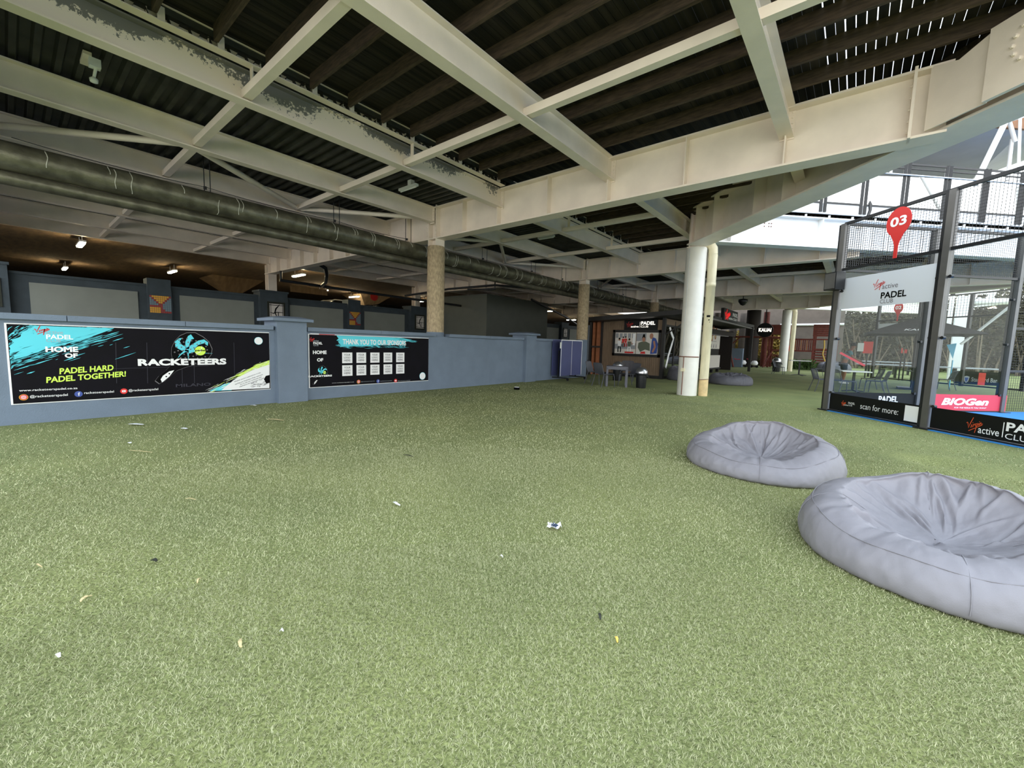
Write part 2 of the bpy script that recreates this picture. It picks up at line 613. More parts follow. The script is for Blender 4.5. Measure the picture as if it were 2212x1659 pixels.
def script_logo(mb, box, fr, d=0.0, w=0.055, mi=0):
    x0, y0, x1, y1 = box
    for st in SCRIPT:
        mb.stroke2([(x0 + x * (x1 - x0), y0 + y * (y1 - y0)) for x, y in st], w * (x1 - x0), fr, d, mi)


# ------------------------------------------------------------------ object conventions
def tag(o, label=None, cat=None, group=None, kind=None):
    if label:
        o['label'] = label
    if cat:
        o['category'] = cat
    if group:
        o['group'] = group
    if kind:
        o['kind'] = kind
    return o


def thing(name, label, cat, loc=(0, 0, 0), rz=0.0, group=None):
    o = D.objects.new(name, None)
    COL.objects.link(o)
    o.location = loc
    o.rotation_euler = (0, 0, rz)
    o.empty_display_size = 0.2
    return tag(o, label, cat, group)


def dup(root, loc, rz=0.0, label=None, group=None):
    r = root.copy()
    COL.objects.link(r)
    r.location = loc
    r.rotation_euler = (0, 0, rz)
    if label:
        r['label'] = label
    if group:
        r['group'] = group
    for ch in root.children:
        c = ch.copy()
        COL.objects.link(c)
        c.parent = r
        for g in ch.children:
            e = g.copy()
            COL.objects.link(e)
            e.parent = c
    return r


def structure(o):
    o['kind'] = 'structure'
    return o


ORD = ('first', 'second', 'third', 'fourth', 'fifth', 'sixth', 'seventh', 'eighth', 'ninth', 'tenth', 'eleventh', 'twelfth', 'thirteenth', 'fourteenth', 'fifteenth', 'sixteenth')

# ================================================================== THE SETTING
# ---- turf floor with a small sunken patch
def grid_lines(a, b, step, c, half, fine):
    xs = list(np.arange(a, c - half, step)) + list(np.arange(c - half, c + half, fine)) + list(np.arange(c + half, b + step, step))
    return xs


DENT = (0.92, 7.2)


def dent(x, y):
    q = ((x - DENT[0]) / 0.36) ** 2 + ((y - DENT[1]) / 0.3) ** 2
    return -0.055 * math.exp(-q * 1.2) + 0.012 * math.exp(-(math.sqrt(q) - 1.25) ** 2 * 6)


gx = grid_lines(-9.3, 48, 3.0, DENT[0], 0.9, 0.06)
gy = grid_lines(-9, 70, 3.0, DENT[1], 0.9, 0.06)
fl = MB()
fl.add([(x, y, dent(x, y)) for y in gy for x in gx],
       [(j * len(gx) + i, j * len(gx) + i + 1, (j + 1) * len(gx) + i + 1, (j + 1) * len(gx) + i) for j in range(len(gy) - 1) for i in range(len(gx) - 1)], 0, True)
floor = structure(fl.build('floor', 'turf', origin=(0, 0, 0)))

lower = MB().box((-20.6, -9, -0.3), (-9.3, 70, -0.05))
structure(lower.build('floor_lower', 'asphalt'))


def turf_fibres():
    rng = np.random.default_rng(3)
    parts = []
    fwd = math.atan2(CF.y, CF.x)
    for r0, r1, n, w, h in ((0.9, 2.6, 230000, 0.0030, 0.012), (2.6, 5.0, 230000, 0.0045, 0.014), (5.0, 14.0, 150000, 0.008, 0.016)):
        r = np.sqrt(rng.random(n) * (r1 * r1 - r0 * r0) + r0 * r0)
        if r0 == 5.0:                      # the pile thins out with distance instead of stopping at a line
            r = r0 + (r1 - r0) * rng.random(n) ** 1.5
        a = fwd + (rng.random(n) - 0.5) * 2 * math.radians(66)
        x, y = r * np.cos(a), r * np.sin(a)
        ok = (x > -8.55) & (x + y < 11.2) & ((x + 3.45) ** 2 + (y - 12.2) ** 2 > 0.3)
        x, y = x[ok], y[ok]
        parts.append(np.stack([x, y, np.full(len(x), w), np.full(len(x), h)], 1))
    p = np.concatenate(parts)
    n = len(p)
    x, y, w, h = p.T
    q = ((x - DENT[0]) / 0.36) ** 2 + ((y - DENT[1]) / 0.3) ** 2
    z = -0.055 * np.exp(-q * 1.2)
    ang = rng.random(n) * 2 * PI
    # fibres lie over in clumps: the lean follows a slowly turning field plus scatter
    lean = np.sin(x * 95 + 3 * np.sin(y * 70)) * 1.7 + np.cos(y * 110 + 2 * np.sin(x * 80)) * 1.7 + rng.normal(0, 0.9, n)
    L = h * (0.5 + 0.7 * rng.random(n))
    hh = h * (0.55 + 0.6 * rng.random(n))
    v = np.zeros((n, 3, 3))
    v[:, 0] = np.stack([x - np.cos(ang) * w / 2, y - np.sin(ang) * w / 2, z - 0.002], 1)
    v[:, 1] = np.stack([x + np.cos(ang) * w / 2, y + np.sin(ang) * w / 2, z - 0.002], 1)
    v[:, 2] = np.stack([x + np.cos(lean) * L, y + np.sin(lean) * L, z + hh], 1)
    me = D.meshes.new('turf_fibres')
    me.vertices.add(3 * n)
    me.vertices.foreach_set('co', v.reshape(-1))
    me.loops.add(3 * n)
    me.loops.foreach_set('vertex_index', np.arange(3 * n, dtype=np.int32))
    me.polygons.add(n)
    me.polygons.foreach_set('loop_start', np.arange(0, 3 * n, 3, dtype=np.int32))
    me.polygons.foreach_set('loop_total', np.full(n, 3, dtype=np.int32))
    at = me.attributes.new('tone', 'FLOAT', 'POINT')
    clump = 0.5 + 0.14 * np.sin(x * 190 + 2 * np.sin(y * 110)) * np.cos(y * 210 + np.sin(x * 90)) + 0.08 * np.sin(x * 3.1 + np.sin(y * 2.3)) * np.cos(y * 2.7)
    tone = np.clip(clump + rng.normal(0, 0.2, n), 0, 1)
    tt = np.stack([tone * 0.45, tone * 0.45, tone], 1)
    at.data.foreach_set('value', tt.reshape(-1).astype(np.float32))
    me.materials.append(M['blade'])
    me.update()
    me.validate()
    o = D.objects.new('turf_fibres', me)
    COL.objects.link(o)
    tag(o, 'short yellow green artificial turf pile covering the open floor', 'artificial turf', kind='stuff')


turf_fibres()

# ---- blue court floor: a square set at 45 degrees in the opening of the deck above
S2 = math.sqrt(0.5)
EU, EV = V3((S2, -S2, 0)), V3((S2, S2, 0))           # along the near fence, into the court
CORNER = V3((-0.40, 11.83, 0))


def ct(u, v, z=0.0):
    return CORNER + EU * u + EV * v + V3((0, 0, z))


cf = MB()
cf.add([ct(-0.12, -0.1, 0.012), ct(10.6, -0.1, 0.012), ct(10.6, 20.6, 0.012), ct(-0.12, 20.6, 0.012),
        ct(-0.12, -0.1, -0.02), ct(10.6, -0.1, -0.02), ct(10.6, 20.6, -0.02), ct(-0.12, 20.6, -0.02)],
       ((0, 1, 2, 3), (4, 5, 1, 0), (5, 6, 2, 1), (6, 7, 3, 2), (7, 4, 0, 3)))
court = structure(cf.build('floor_court', 'court_blue'))
ln = MB()
for a, b in (((0.2, 3.0), (10.2, 3.06)), ((5.07, 3.0), (5.13, 17.0))):
    ln.add([ct(a[0], a[1], 0.016), ct(b[0], a[1], 0.016), ct(b[0], b[1], 0.016), ct(a[0], b[1], 0.016)], ((0, 1, 2, 3),))
ln.build('court_line', 'line_white', court)

# ---- low blue wall along the left side, with coping and pilasters
wl = MB().box((-9.12, -1.5, -0.05), (-8.7, 15.4, 1.425))
wall = structure(wl.build('wall_left', 'blue_paint'))
ys = [-1.5, -0.35, 0.55, 1.9, 3.26]
for a, b in list(zip(ys, ys[1:])) + [(3.9, 5.6), (5.6, 7.26), (7.74, 9.4), (9.4, 11.1), (11.74, 13.4), (13.4, 15.2)]:
    MB().box((-9.17, a + 0.004, 1.425), (-8.63, b - 0.004, 1.505)).build('coping', 'blue_paint', wall)
for a, b in ((3.30, 3.86), (11.15, 11.72)):
    MB().box((-9.2, a, -0.05), (-8.58, b, 1.60)).build('pilaster', 'blue_paint', wall)
    cp = MB().box((-9.29, a - 0.10, 1.60), (-8.49, b + 0.10, 1.655))
    cp.add([(-9.29, a - .1, 1.655), (-8.49, a - .1, 1.655), (-8.49, b + .1, 1.655), (-9.29, b + .1, 1.655), (-9.1, a + .1, 1.70), (-8.68, a + .1, 1.70), (-8.68, b - .1, 1.70), (-9.1, b - .1, 1.70)],
           ((4, 5, 6, 7), (0, 1, 5, 4), (1, 2, 6, 5), (2, 3, 7, 6), (3, 0, 4, 7)))
    cp.build('pilaster_cap', 'blue_paint', wall)

# ---- dark parapet of the parking deck behind the low wall
wb = MB().box((-20.5, -6, -0.3), (-20.1, 60, 3.04))
wb.box((-20.55, -6, 2.98), (-20.05, 60, 3.06))
back = structure(wb.build('wall_back', 'dark_paint'))
for a, b in ((0.52, 3.07), (4.27, 6.81), (8.29, 10.84), (12.02, 14.55), (16.25, 17.7), (24.6, 27.3), (28.6, 30.6), (32.4, 35.4), (36.6, 39.5)):
    MB().box((-20.11, a, 1.2), (-20.06, b, 2.75)).build('panel', 'panel_grey', back)
MB().box((-20.11, -2.2, 0.9), (-20.06, -0.28, 2.3)).build('panel', 'panel_grey', back)
for c in (-0.45, 7.55, 15.4, 23.3, 31.3):
    MB().box((-20.6, c - 0.56, -0.3), (-19.85, c + 0.56, 3.24)).build('pier', 'dark_paint', back)
    MB().box((-20.64, c - 0.6, 3.20), (-19.81, c + 0.6, 3.28)).build('pier_cap', 'dark_paint', back)
for c in (3.66, 11.4, 19.0, 27.95, 35.9):
    MB().box((-20.55, c - 0.34, -0.3), (-19.95, c + 0.34, 3.27)).build('pier', 'dark_paint', back)

# ---- parking deck: floor, slab above, far wall
structure(MB().box((-70, -12, 1.85), (-20.5, 75, 1.98)).build('floor_parking', 'asphalt'))
structure(MB().box((-70, -12, 4.62), (-20.35, 75, 4.95)).build('ceiling_slab', 'slab'))
structure(MB().box((-70.4, -12, 0), (-70, 75, 5)).build('wall_far', 'slab'))
structure(MB().box((-70, 75, 0), (-20.35, 75.4, 5)).build('wall_end', 'slab'))
structure(MB().box((-70, -12.4, 0), (-20.35, -12, 5)).build('wall_side', 'slab'))

# ---- plain grey service box that stands in front of the parapet
gb = MB().box((-19.7, 17.0, -0.05), (-15.95, 22.9, 4.0))
tag(gb.build('service_box', 'box_grey'), 'plain grey boxed shaft behind the low blue wall, between the two concrete columns', 'service shaft')

# ---- corrugated steel deck overhead (left) with ribs running across
X_CH = -6.42


def corrugated():
    mb = MB()
    y = -0.5
    prof = []
    while y < 39.5:
        prof += [(y, 4.93), (y + 0.09, 4.93), (y + 0.115, 4.865), (y + 0.175, 4.865)]
        y += 0.20
    vs = [(x, yy, z) for yy, z in prof for x in (-20.45, X_CH - 0.02)]
    fs = [(2 * i, 2 * i + 1, 2 * i + 3, 2 * i + 2) for i in range(len(prof) - 1)]
    n = len(vs)
    mb.add(vs, fs)
    mb.box((-20.45, -0.5, 4.95), (X_CH - 0.02, 39.5, 5.05))
    return mb


structure(corrugated().build('ceiling_steel', 'corrugated'))


# ---- timber terrace deck overhead (right): boards run away from us, joists across, open square wells left out
OPEN_C = 3.4        # the deck also stops along a 45 degree line just behind the viewer


def spans(x):
    if x < -3.55:
        return [(-0.5, 39.5)]
    if x < -1.0 and False:
        return []
    out = [(max(-0.5, x + OPEN_C), 8.52 - x), (x + 15.75, 29.3 - x), (x + 37.2, 39.5)]
    return [(a, b) for a, b in out if b - a > 0.25]


dk = MB()
x = X_CH
rb = random.Random(5)
while x < 6.8:
    for a, b in spans(x + 0.05):
        if x > 4.6 and b < 14:
            continue
        y = a
        g = 0.0035 + 0.002 * rb.random() + (0.011 * rb.random() ** 2 if -0.7 < x < 1.2 else 0.0)
        if b - y > 0.1:
            dk.box((x, y, 5.07), (x + 0.094 - g, b, 5.098))
    x += 0.094
deck = structure(dk.build('ceiling_timber', 'deck'))
for y0 in (-0.5, 7.5, 15.4, 23.3, 31.2):
    for k in range(13):
        y = y0 + 0.59 + 0.583 * k
        if y > y0 + 7.6:
            continue
        for a, b in spans_x(y) if False else ():
            pass
        segs = []
        xx = X_CH + 0.03
        cur = None
        while xx < 6.8:
            inside = any(a + 0.1 < y < b - 0.1 for a, b in spans(xx)) and not (xx > 4.5 and y < 14)
            if inside and cur is None:
                cur = xx
            if not inside and cur is not None:
                segs.append((cur, xx))
                cur = None
            xx += 0.05
        if cur is not None:
            segs.append((cur, xx))
        for a, b in segs:
            if b - a > 0.3:
                MB().box((a, y - 0.025, 4.885), (b, y + 0.025, 5.068)).build('joist', 'joist', deck)

# unseen cover added to block light above the inner boards; outer gaps show sky
structure(MB().box((X_CH - 0.4, -0.5, 5.102), (-2.2, 39.5, 5.2)).box((X_CH - 0.4, -0.5, 5.04), (X_CH, 39.5, 5.102)).build('ceiling_light_block', 'deck'))


# ================================================================== STEEL FRAME
ROWS = (-0.5, 7.5, 15.45, 23.35, 31.3)
XB = (-1.05, -3.87, -6.65, -8.95, -11.15, -13.4, -15.7, -18.0, -20.1)
ROWNAME = ('nearest', 'second', 'third', 'fourth', 'last')
XEND = {0: -3.6, 1: 0.62, 2: -0.15, 3: 6.4, 4: -1.9}


def stiffeners(mb_parent, y, side, xs, z0, z1):
    for x in xs:
        MB().box((x - 0.008, y + (0.007 if side > 0 else -0.15), z0), (x + 0.008, y + (0.15 if side > 0 else -0.007), z1)).build('stiffener', 'cream', mb_parent)


GLABEL = ('cream main steel girder crossing overhead nearest the viewer',
          'deep cream main girder crossing mid ceiling and meeting the first concrete column',
          'cream main steel girder behind the white round column, meeting the second concrete column',
          'cream main steel girder in the third row, seen under the girder behind the white column',
          'cream main steel girder in the farthest row, above the far end of the hall')
for i, y in enumerate(ROWS):
    g = thing('steel_girder', GLABEL[i], 'girder', (-8.95, y, 4.0), 0, 'main girders across the hall')
    MB().ibeam((-20.3, y, 4.0), (XEND[i], y, 4.0), 0.82, 0.31, 0.014, 0.03).build('girder_body', 'cream', g)
    if i:
        xs = [b for b in XB if b < XEND[i] - 0.1 and abs(b + 8.95) > 0.1]
        xs += [-7.8, -5.25, -2.46, -10.05, -12.3, -14.5, -16.8, -19.0]
        if i == 3:
            xs += [1.75, 4.5, 0.35, 3.1]
        stiffeners(g, y, -1, [q for q in xs if q < XEND[i] - 0.2], 4.03, 4.79)
        if i == 1:
            stiffeners(g, y, 1, [q for q in xs if q < XEND[i] - 0.2], 4.03, 4.79)


def bolts(mb, pts, axis, r=0.018, h=0.022):
    for p in pts:
        p = V3(p)
        d, s, u = basis(V3(axis))
        mb.lathe(((r, 0), (r, h * 0.6), (r * 0.6, h), (0.0, h)), 6, p, 0, False, (s, u, d))


# bolted splice plate at the end of the second girder
sp = MB().box((0.27, 7.30, 4.0), (0.30, 7.49, 4.84))
bolts(sp, [(0.27, 7.40, 4.1 + 0.14 * k) for k in range(6)], (-1, 0, 0))
gird1 = [o for o in D.objects if o.get('label') == GLABEL[1]][0]
sp.build('splice_plate', 'cream', gird1)

NB = len(ROWS) - 1
BAYN = ('near bay', 'second bay', 'third bay', 'far bay')
CUSTOM = {(0, 0): 'cream steel beam at the upper right, lit bluish below, running down to the second girder',
          (0, 1): 'broad clean cream steel beam crossing the top middle of the picture',
          (0, 2): 'cream steel beam with paint peeling off in large grey patches',
          (0, 3): 'cream steel beam just below the peeling one, meeting the first concrete column',
          (0, 4): 'cream steel beam in the near bay, directly above the round duct'}


def clip_beam(x, a, b):
    out = []
    for s, e in spans(x):
        lo, hi = max(a, s), min(b, e + 0.05)
        if hi - lo > 0.4:
            out.append((lo, hi))
    return out


for bay in range(NB):
    a, b = ROWS[bay] + 0.012, ROWS[bay + 1] - 0.012
    xs = list(XB) + ([1.75] if bay in (0, 2) else []) + ([4.5] if bay == 2 else [])
    for k, x in enumerate(xs):
        if bay == 0 and x > 1:
            continue
        col_row = abs(x + 8.95) < 0.1
        pieces = clip_beam(x, a, b) if x > -6 else [(a, b)]
        for s, e in pieces:
            lab = CUSTOM.get((bay, k)) if bay == 0 else None
            if not lab:
                if x > -6:
                    lab = f'cream {BAYN[bay]} roof beam under the timber deck, {ORD[[q for q in sorted(xs, reverse=True) if q > -6].index(x)]} from the court side'
                    if len(pieces) > 1:
                        lab += (', near piece' if s == pieces[0][0] else ', far piece')
                else:
                    lab = f'cream {BAYN[bay]} roof beam under the corrugated deck, {ORD[[q for q in sorted(xs, reverse=True) if q <= -6].index(x)]} from the timber deck'
            t = thing('steel_beam', lab, 'beam', (x, (s + e) / 2, 4.42), 0, 'cream roof beams running along the hall')
            e2 = e - (0.12 if col_row else 0.0)
            s2 = s + (0.12 if col_row else 0.0)
            MB().ibeam((x, s2, 4.42), (x, e2, 4.42), 0.40, 0.18, 0.01, 0.018).build('beam_body', 'peel' if (bay == 0 and k == 2) else 'cream', t)
            if abs(e - b) < 0.1:
                ep = MB().box((x - 0.09, e2 - 0.016, 4.40), (x + 0.09, e2, 4.82))
                bolts(ep, [(x + sx, e2 - 0.016, 4.47 + 0.075 * q) for q in range(5) for sx in (0.055,)], (0, -1, 0), 0.014, 0.016)
                ep.build('end_plate', 'cream', t)

# tubes that tie neighbouring beams together
for bay in range(NB):
    for row, f in ((0, 1 / 3), (1, 2 / 3)):
        y = ROWS[bay] + (ROWS[bay + 1] - ROWS[bay]) * f - (0.35 if False else 0.0)
        if bay == 0:
            y = (2.23, 4.82)[row]
        xs = list(XB) + ([1.75] if bay == 2 else [])
        xs = sorted(xs, reverse=True)
        if bay == 0:
            xs = [0.9] + xs
        for k in range(len(xs) - 1):
            x1, x0 = xs[k], xs[k + 1]
            ok = all(any(a < y < b for a, b in spans(q)) for q in (x0 + 0.02, x1 - 0.02)) if x1 > -6 else True
            if not ok:
                continue
            t = MB().box((x0 + 0.01, y - 0.055, 4.46), (x1 - 0.01, y + 0.055, 4.57))
            where = ('nearer' if row == 0 else 'farther')
            tag(t.build('tie_tube', 'cream'), f'cream {BAYN[bay]} tie tube between roof beams, {where} row, {ORD[k]} from the court side', 'tie tube', 'cream tie tubes between the roof beams')

# small steel channel along the edge of the timber deck
for bay in range(NB):
    a, b = ROWS[bay] + 0.17, ROWS[bay + 1] - 0.17
    c = MB().box((X_CH - 0.11, a, 4.84), (X_CH - 0.10, b, 5.03)).box((X_CH - 0.11, a, 4.83), (X_CH + 0.02, b, 4.842)).box((X_CH - 0.11, a, 5.028), (X_CH + 0.0, b, 5.04))
    t = thing('edge_channel', f'thin pale {BAYN[bay]} steel channel carrying the joist ends along the timber deck edge', 'steel channel', (X_CH, (a + b) / 2, 4.83), 0, 'steel channels along the timber deck edge')
    c.build('channel_body', 'cream', t)
    for k in range(13):
        y = ROWS[bay] + 0.59 + 0.583 * k
        if y < b - 0.1:
            MB().box((X_CH - 0.09, y - 0.06, 4.85), (X_CH - 0.05, y - 0.05, 5.04)).box((X_CH - 0.03, y + 0.03, 4.85), (X_CH + 0.0, y + 0.10, 5.0)).build('hanger_bracket', 'cream', t)
    for yy in ((2.23, 4.82) if bay == 0 else (ROWS[bay] + 2.65, ROWS[bay] + 5.3)):
        MB().box((X_CH - 0.10, yy + 0.02, 4.56), (X_CH - 0.02, yy + 0.035, 4.84)).build('drop_plate', 'cream', t)

# round diagonal braces between the two beams next to the columns
for bay in range(3):
    y0 = ROWS[bay]
    zz = [(-11.0, y0 + 0.35), (-9.05, y0 + 2.65), (-11.0, y0 + 5.3), (-9.05, y0 + 7.6)]
    for k in range(3):
        a, b = zz[k], zz[k + 1]
        t = MB().tube(((a[0], a[1] + (0.06 if k else 0), 4.50), (b[0], b[1] - 0.06, 4.50)), 0.055, 12)
        t.cbox((a[0], a[1], 4.50), (0.2, 0.16, 0.012))
        tag(t.build('diagonal_brace', 'cream'), f'round cream diagonal brace above the duct in the {BAYN[bay]}, {("nearest", "middle", "farthest")[k]} of its zigzag', 'brace', 'diagonal braces above the duct')

# ---- edge girder of the near well, at 45 degrees from the white column past the end of the second girder
A, B = V3((-3.75, 12.1, 0)), V3((4.6, 3.75, 0))
off = V3((-S2, -S2, 0))
eg = thing('steel_girder', 'cream edge girder slanting up from the white round column to the top right corner', 'girder', (0, 8.35, 4.05), 0, 'edge girders of the open well')
A2 = V3((-3.52, 11.9, 4.05))
B2 = V3((0.50, 7.88, 4.05))
C2 = V3((2.5, 5.88, 4.05))
MB().ibeam(A2, B2, 0.92, 0.56, 0.016, 0.03).ibeam(B2, C2, 0.72, 0.56, 0.016, 0.03).build('girder_body', 'cream', eg)
for t in (0.35, 1.15, 2.6, 3.4):
    p = A2 + EU * t
    MB().bar(p + off * 0.14 + V3((0, 0, 0.03)), p + off * 0.14 + V3((0, 0, 0.89)), 0.016, 0.26, up=off).build('stiffener', 'cream', eg)
# timber edge boards that close the deck above the edge girder
MB().bar(A2 + V3((0, 0, 0.97)), B2 + V3((0, 0, 0.97)), 0.05, 0.10).bar(B2 + V3((0, 0, 0.87)), C2 + V3((0, 0, 0.87)), 0.05, 0.30).build('edge_board', 'joist', deck)
# boxed cover plates on the inner face beyond the second girder
k0 = V3((0.42, 7.36, 4.06))
pl = MB()
pl.prism([(0.0, 0), (0.30, 0), (0.30, 0.64), (0.0, 0.75)], k0, EU, (0, 0, 1), -0.02)
pl.build('cover_plate', 'cream', eg)
pl = MB()
pl.prism([(0.30, 0), (0.62, 0), (0.62, 0.74), (0.30, 0.64)], k0, EU, (0, 0, 1), -0.02)
pl.build('cover_plate', 'cream', eg)
pl = MB()
pl.prism([(0.62, 0), (2.7, 0), (2.7, 0.76), (0.62, 0.74)], k0, EU, (0, 0, 1), 0.05)
ring = []
for k in range(14):
    a = 2 * PI * k / 14
    ring.append(k0 + EU * (1.04 + 0.20 * math.cos(a)) + V3((0, 0, 0.42 + 0.20 * math.sin(a))) + off * 0.05)
bolts(pl, ring, off, 0.022, 0.03)
pl.build('bolted_plate', 'cream', eg)

# ---- far edge girder of the near well, lit white by the sky
wg = thing('steel_girder', 'bright white edge girder lit by the sky, running right from the white round column', 'girder', (-1.7, 13.9, 4.18), 0, 'edge girders of the open well')
p0, p1 = V3((-3.25, 12.35, 4.18)), V3((8.6, 24.2, 4.18))
MB().ibeam(p0, p1, 0.80, 0.34, 0.016, 0.03).build('girder_body', 'white_steel', wg)
wf = (V3((S2, -S2, 0)))
for t in (0.42, 3.05, 5.7, 8.3, 11.0):
    p = p0 + EV * t + wf * 0.09
    MB().bar(p + V3((0, 0, 0.03)), p + V3((0, 0, 0.77)), 0.016, 0.16, up=wf).build('stiffener', 'white_steel', wg)
bo = MB()
bolts(bo, [p0 + EV * (1.45 + dx) + wf * 0.008 + V3((0, 0, 0.52 + dz)) for dx in (0, 0.13, 0.2) for dz in (0, 0.08)], wf, 0.016, 0.02)
bo.build('bolt_group', 'conduit', wg)
# same pair at the next well, beyond
w2 = thing('steel_girder', 'small far white edge girder beside the far white column', 'girder', (-2.5, 34.5, 4.18), 0, 'edge girders of the open well')
MB().ibeam((-3.6, 33.5, 4.18), (4.5, 41.6, 4.18), 0.80, 0.34, 0.016, 0.03).build('girder_body', 'white_steel', w2)
w3 = thing('steel_girder', 'far cream edge girder slanting up from the far white column', 'girder', (-2.0, 31.4, 4.05), 0, 'edge girders of the open well')
MB().ibeam((-3.7, 33.1, 4.05), (6.5, 22.9, 4.05), 0.92, 0.4, 0.016, 0.03).build('girder_body', 'cream', w3)

# ---- columns
CL = ('round bare concrete column with a blue foot, standing right of the sponsors banner',
      'round bare concrete column with a blue painted foot, behind the folded table tennis table',
      'round bare concrete column rising behind the black kiosk roof',
      'round bare concrete column in the last row, far behind the kiosk')
for i, y in enumerate(ROWS[1:]):
    t = thing('concrete_column', CL[i], 'column', (-8.95, y, 0), 0, 'bare concrete columns under the girders')
    MB().lathe(((0.24, -0.05), (0.24, 1.545)), 36, (-8.95, y, 0)).build('painted_foot', 'blue_paint', t)
    MB().lathe(((0.232, 1.545), (0.232, 3.80), (0.215, 3.83)), 36, (-8.95, y, 0)).build('shaft', 'concrete', t)
    h = MB()
    for sx in (-1, 1):
        h.box((-8.95 + sx * 0.15 - 0.012, y - 0.15, 3.83), (-8.95 + sx * 0.15 + 0.012, y + 0.15, 4.86))
    h.box((-9.10, y - 0.012, 3.83), (-8.80, y + 0.012, 4.0))
    bolts(h, [(-8.95 + sx * 0.18, y - 0.16, 4.1 + 0.11 * q) for q in range(7) for sx in (-1, 1)], (0, -1, 0))
    h.build('steel_stub', 'cream', t)
for i, y in enumerate((-0.45, 7.55, 15.4, 23.3)):
    t = MB()
    for sx in (-1, 1):
        t.box((-20.15 + sx * 0.16 - 0.015, y - 0.17, 3.24), (-20.15 + sx * 0.16 + 0.015, y + 0.17, 4.4))
    t.box((-20.3, y - 0.015, 3.24), (-20.0, y + 0.015, 4.4))
    tag(t.build('steel_column', 'cream'), ('cream steel column on the dark pier at the far left edge', 'cream steel column on the dark pier behind the blue pilaster',
        'cream steel column on the dark pier left of the first concrete column', 'cream steel column hidden mostly by the grey shaft')[i], 'column', 'short steel columns on the dark piers')


def white_column(x, y, label, g):
    t = thing('white_column', label, 'column', (x, y, 0), 0, g)
    c = MB().lathe(((0.262, -0.02), (0.262, 4.02), (0.25, 4.04)), 40, (x, y, 0))
    c.build('shaft', 'column_white', t)
    h = MB()
    h.box((x - 0.16, y - 0.2, 4.03), (x - 0.13, y + 0.16, 4.94)).box((x - 0.13, y - 0.015, 4.03), (x + 0.13, y + 0.015, 4.94)).box((x + 0.13, y - 0.2, 4.03), (x + 0.16, y + 0.16, 4.94))
    h.box((x - 0.2, y - 0.22, 4.03), (x + 0.2, y + 0.2, 4.06))
    bolts(h, [(x + 0.1, y - 0.2, 4.18 + 0.13 * q) for q in range(6)], (0, -1, 0))
    h.build('steel_head', 'cream', t)
    return t


W1X, W1Y = -3.585, 12.15
w1 = white_column(W1X, W1Y, 'tall white round column with brown conduit near its foot, right of the middle', 'white round columns at the well corners')
cd = MB()
cd.tube([(W1X + 0.272 * math.cos(a), W1Y + 0.272 * math.sin(a), 1.08) for a in np.linspace(-PI * 0.98, -0.2, 16)], 0.014, 8)
vv = (W1X - 0.06, W1Y - 0.268)
cd.tube([(vv[0], vv[1], 1.08), (vv[0], vv[1], 0.02)], 0.012, 8)
cd.build('conduit', 'conduit', w1)
MB().cbox((vv[0], vv[1] - 0.02, 0.72), (0.09, 0.06, 0.09)).build('junction_box', 'pvc', w1)
MB().box((W1X - 0.003 - 0.11, W1Y - 0.243, 1.1), (W1X + 0.003 - 0.11, W1Y - 0.238, 4.0)).build('seam', 'pale_grey', w1)
PX, PY = -3.20, 12.32
dp = thing('drain_pipe', 'cream plastic rainwater pipe with a stained foot beside the near white column', 'pipe', (PX, PY, 0))
MB().lathe(((0.118, 0.46), (0.118, 3.0), (0.124, 3.0), (0.124, 3.12), (0.118, 3.12), (0.118, 3.86)), 28, (PX, PY, 0)).build('pipe_shaft', 'pvc', dp)
MB().lathe(((0.12, 0.0), (0.12, 0.46)), 28, (PX, PY, 0)).build('stained_foot', 'pvc_stain', dp)
MB().tube([(PX, PY, 3.86), (PX - 0.01, PY, 4.02), (PX - 0.08, PY - 0.03, 4.14), (PX - 0.2, PY - 0.08, 4.17)], 0.118, 20).build('pipe_elbow', 'pvc', dp)
lbm = MB()
for k, (dz, w, h) in enumerate(((2.20, 0.09, 0.05), (2.10, 0.03, 0.03), (2.04, 0.012, 0.02))):
    lbm.cbox((PX + 0.03 + 0.02 * k, PY - 0.122, dz), (w, 0.004, h))
lbm.build('stencil_mark', 'black', dp)
MB().tube([(PX + 0.128 * math.cos(a), PY + 0.128 * math.sin(a), 0.46 + 0.02 * math.cos(a)) for a in np.linspace(0, 2 * PI, 25)][:-1], 0.008, 6, closed=True).build('pipe_strap', 'conduit', dp)
W2X, W2Y = -3.70, 33.0
white_column(W2X, W2Y, 'smaller white round column far off behind the black bin and tables', 'white round columns at the well corners')
d2 = thing('drain_pipe', 'cream plastic rainwater pipe beside the far white column', 'pipe', (W2X + 0.42, W2Y + 0.18, 0))
MB().lathe(((0.13, 0.0), (0.13, 3.86)), 20, (W2X + 0.42, W2Y + 0.18, 0)).build('pipe_shaft', 'pvc', d2)
MB().tube([(W2X + .42, W2Y + .18, 3.86), (W2X + .40, W2Y + .18, 4.02), (W2X + .3, W2Y + .12, 4.14), (W2X + .2, W2Y + .1, 4.17)], 0.13, 16).build('pipe_elbow', 'pvc', d2)

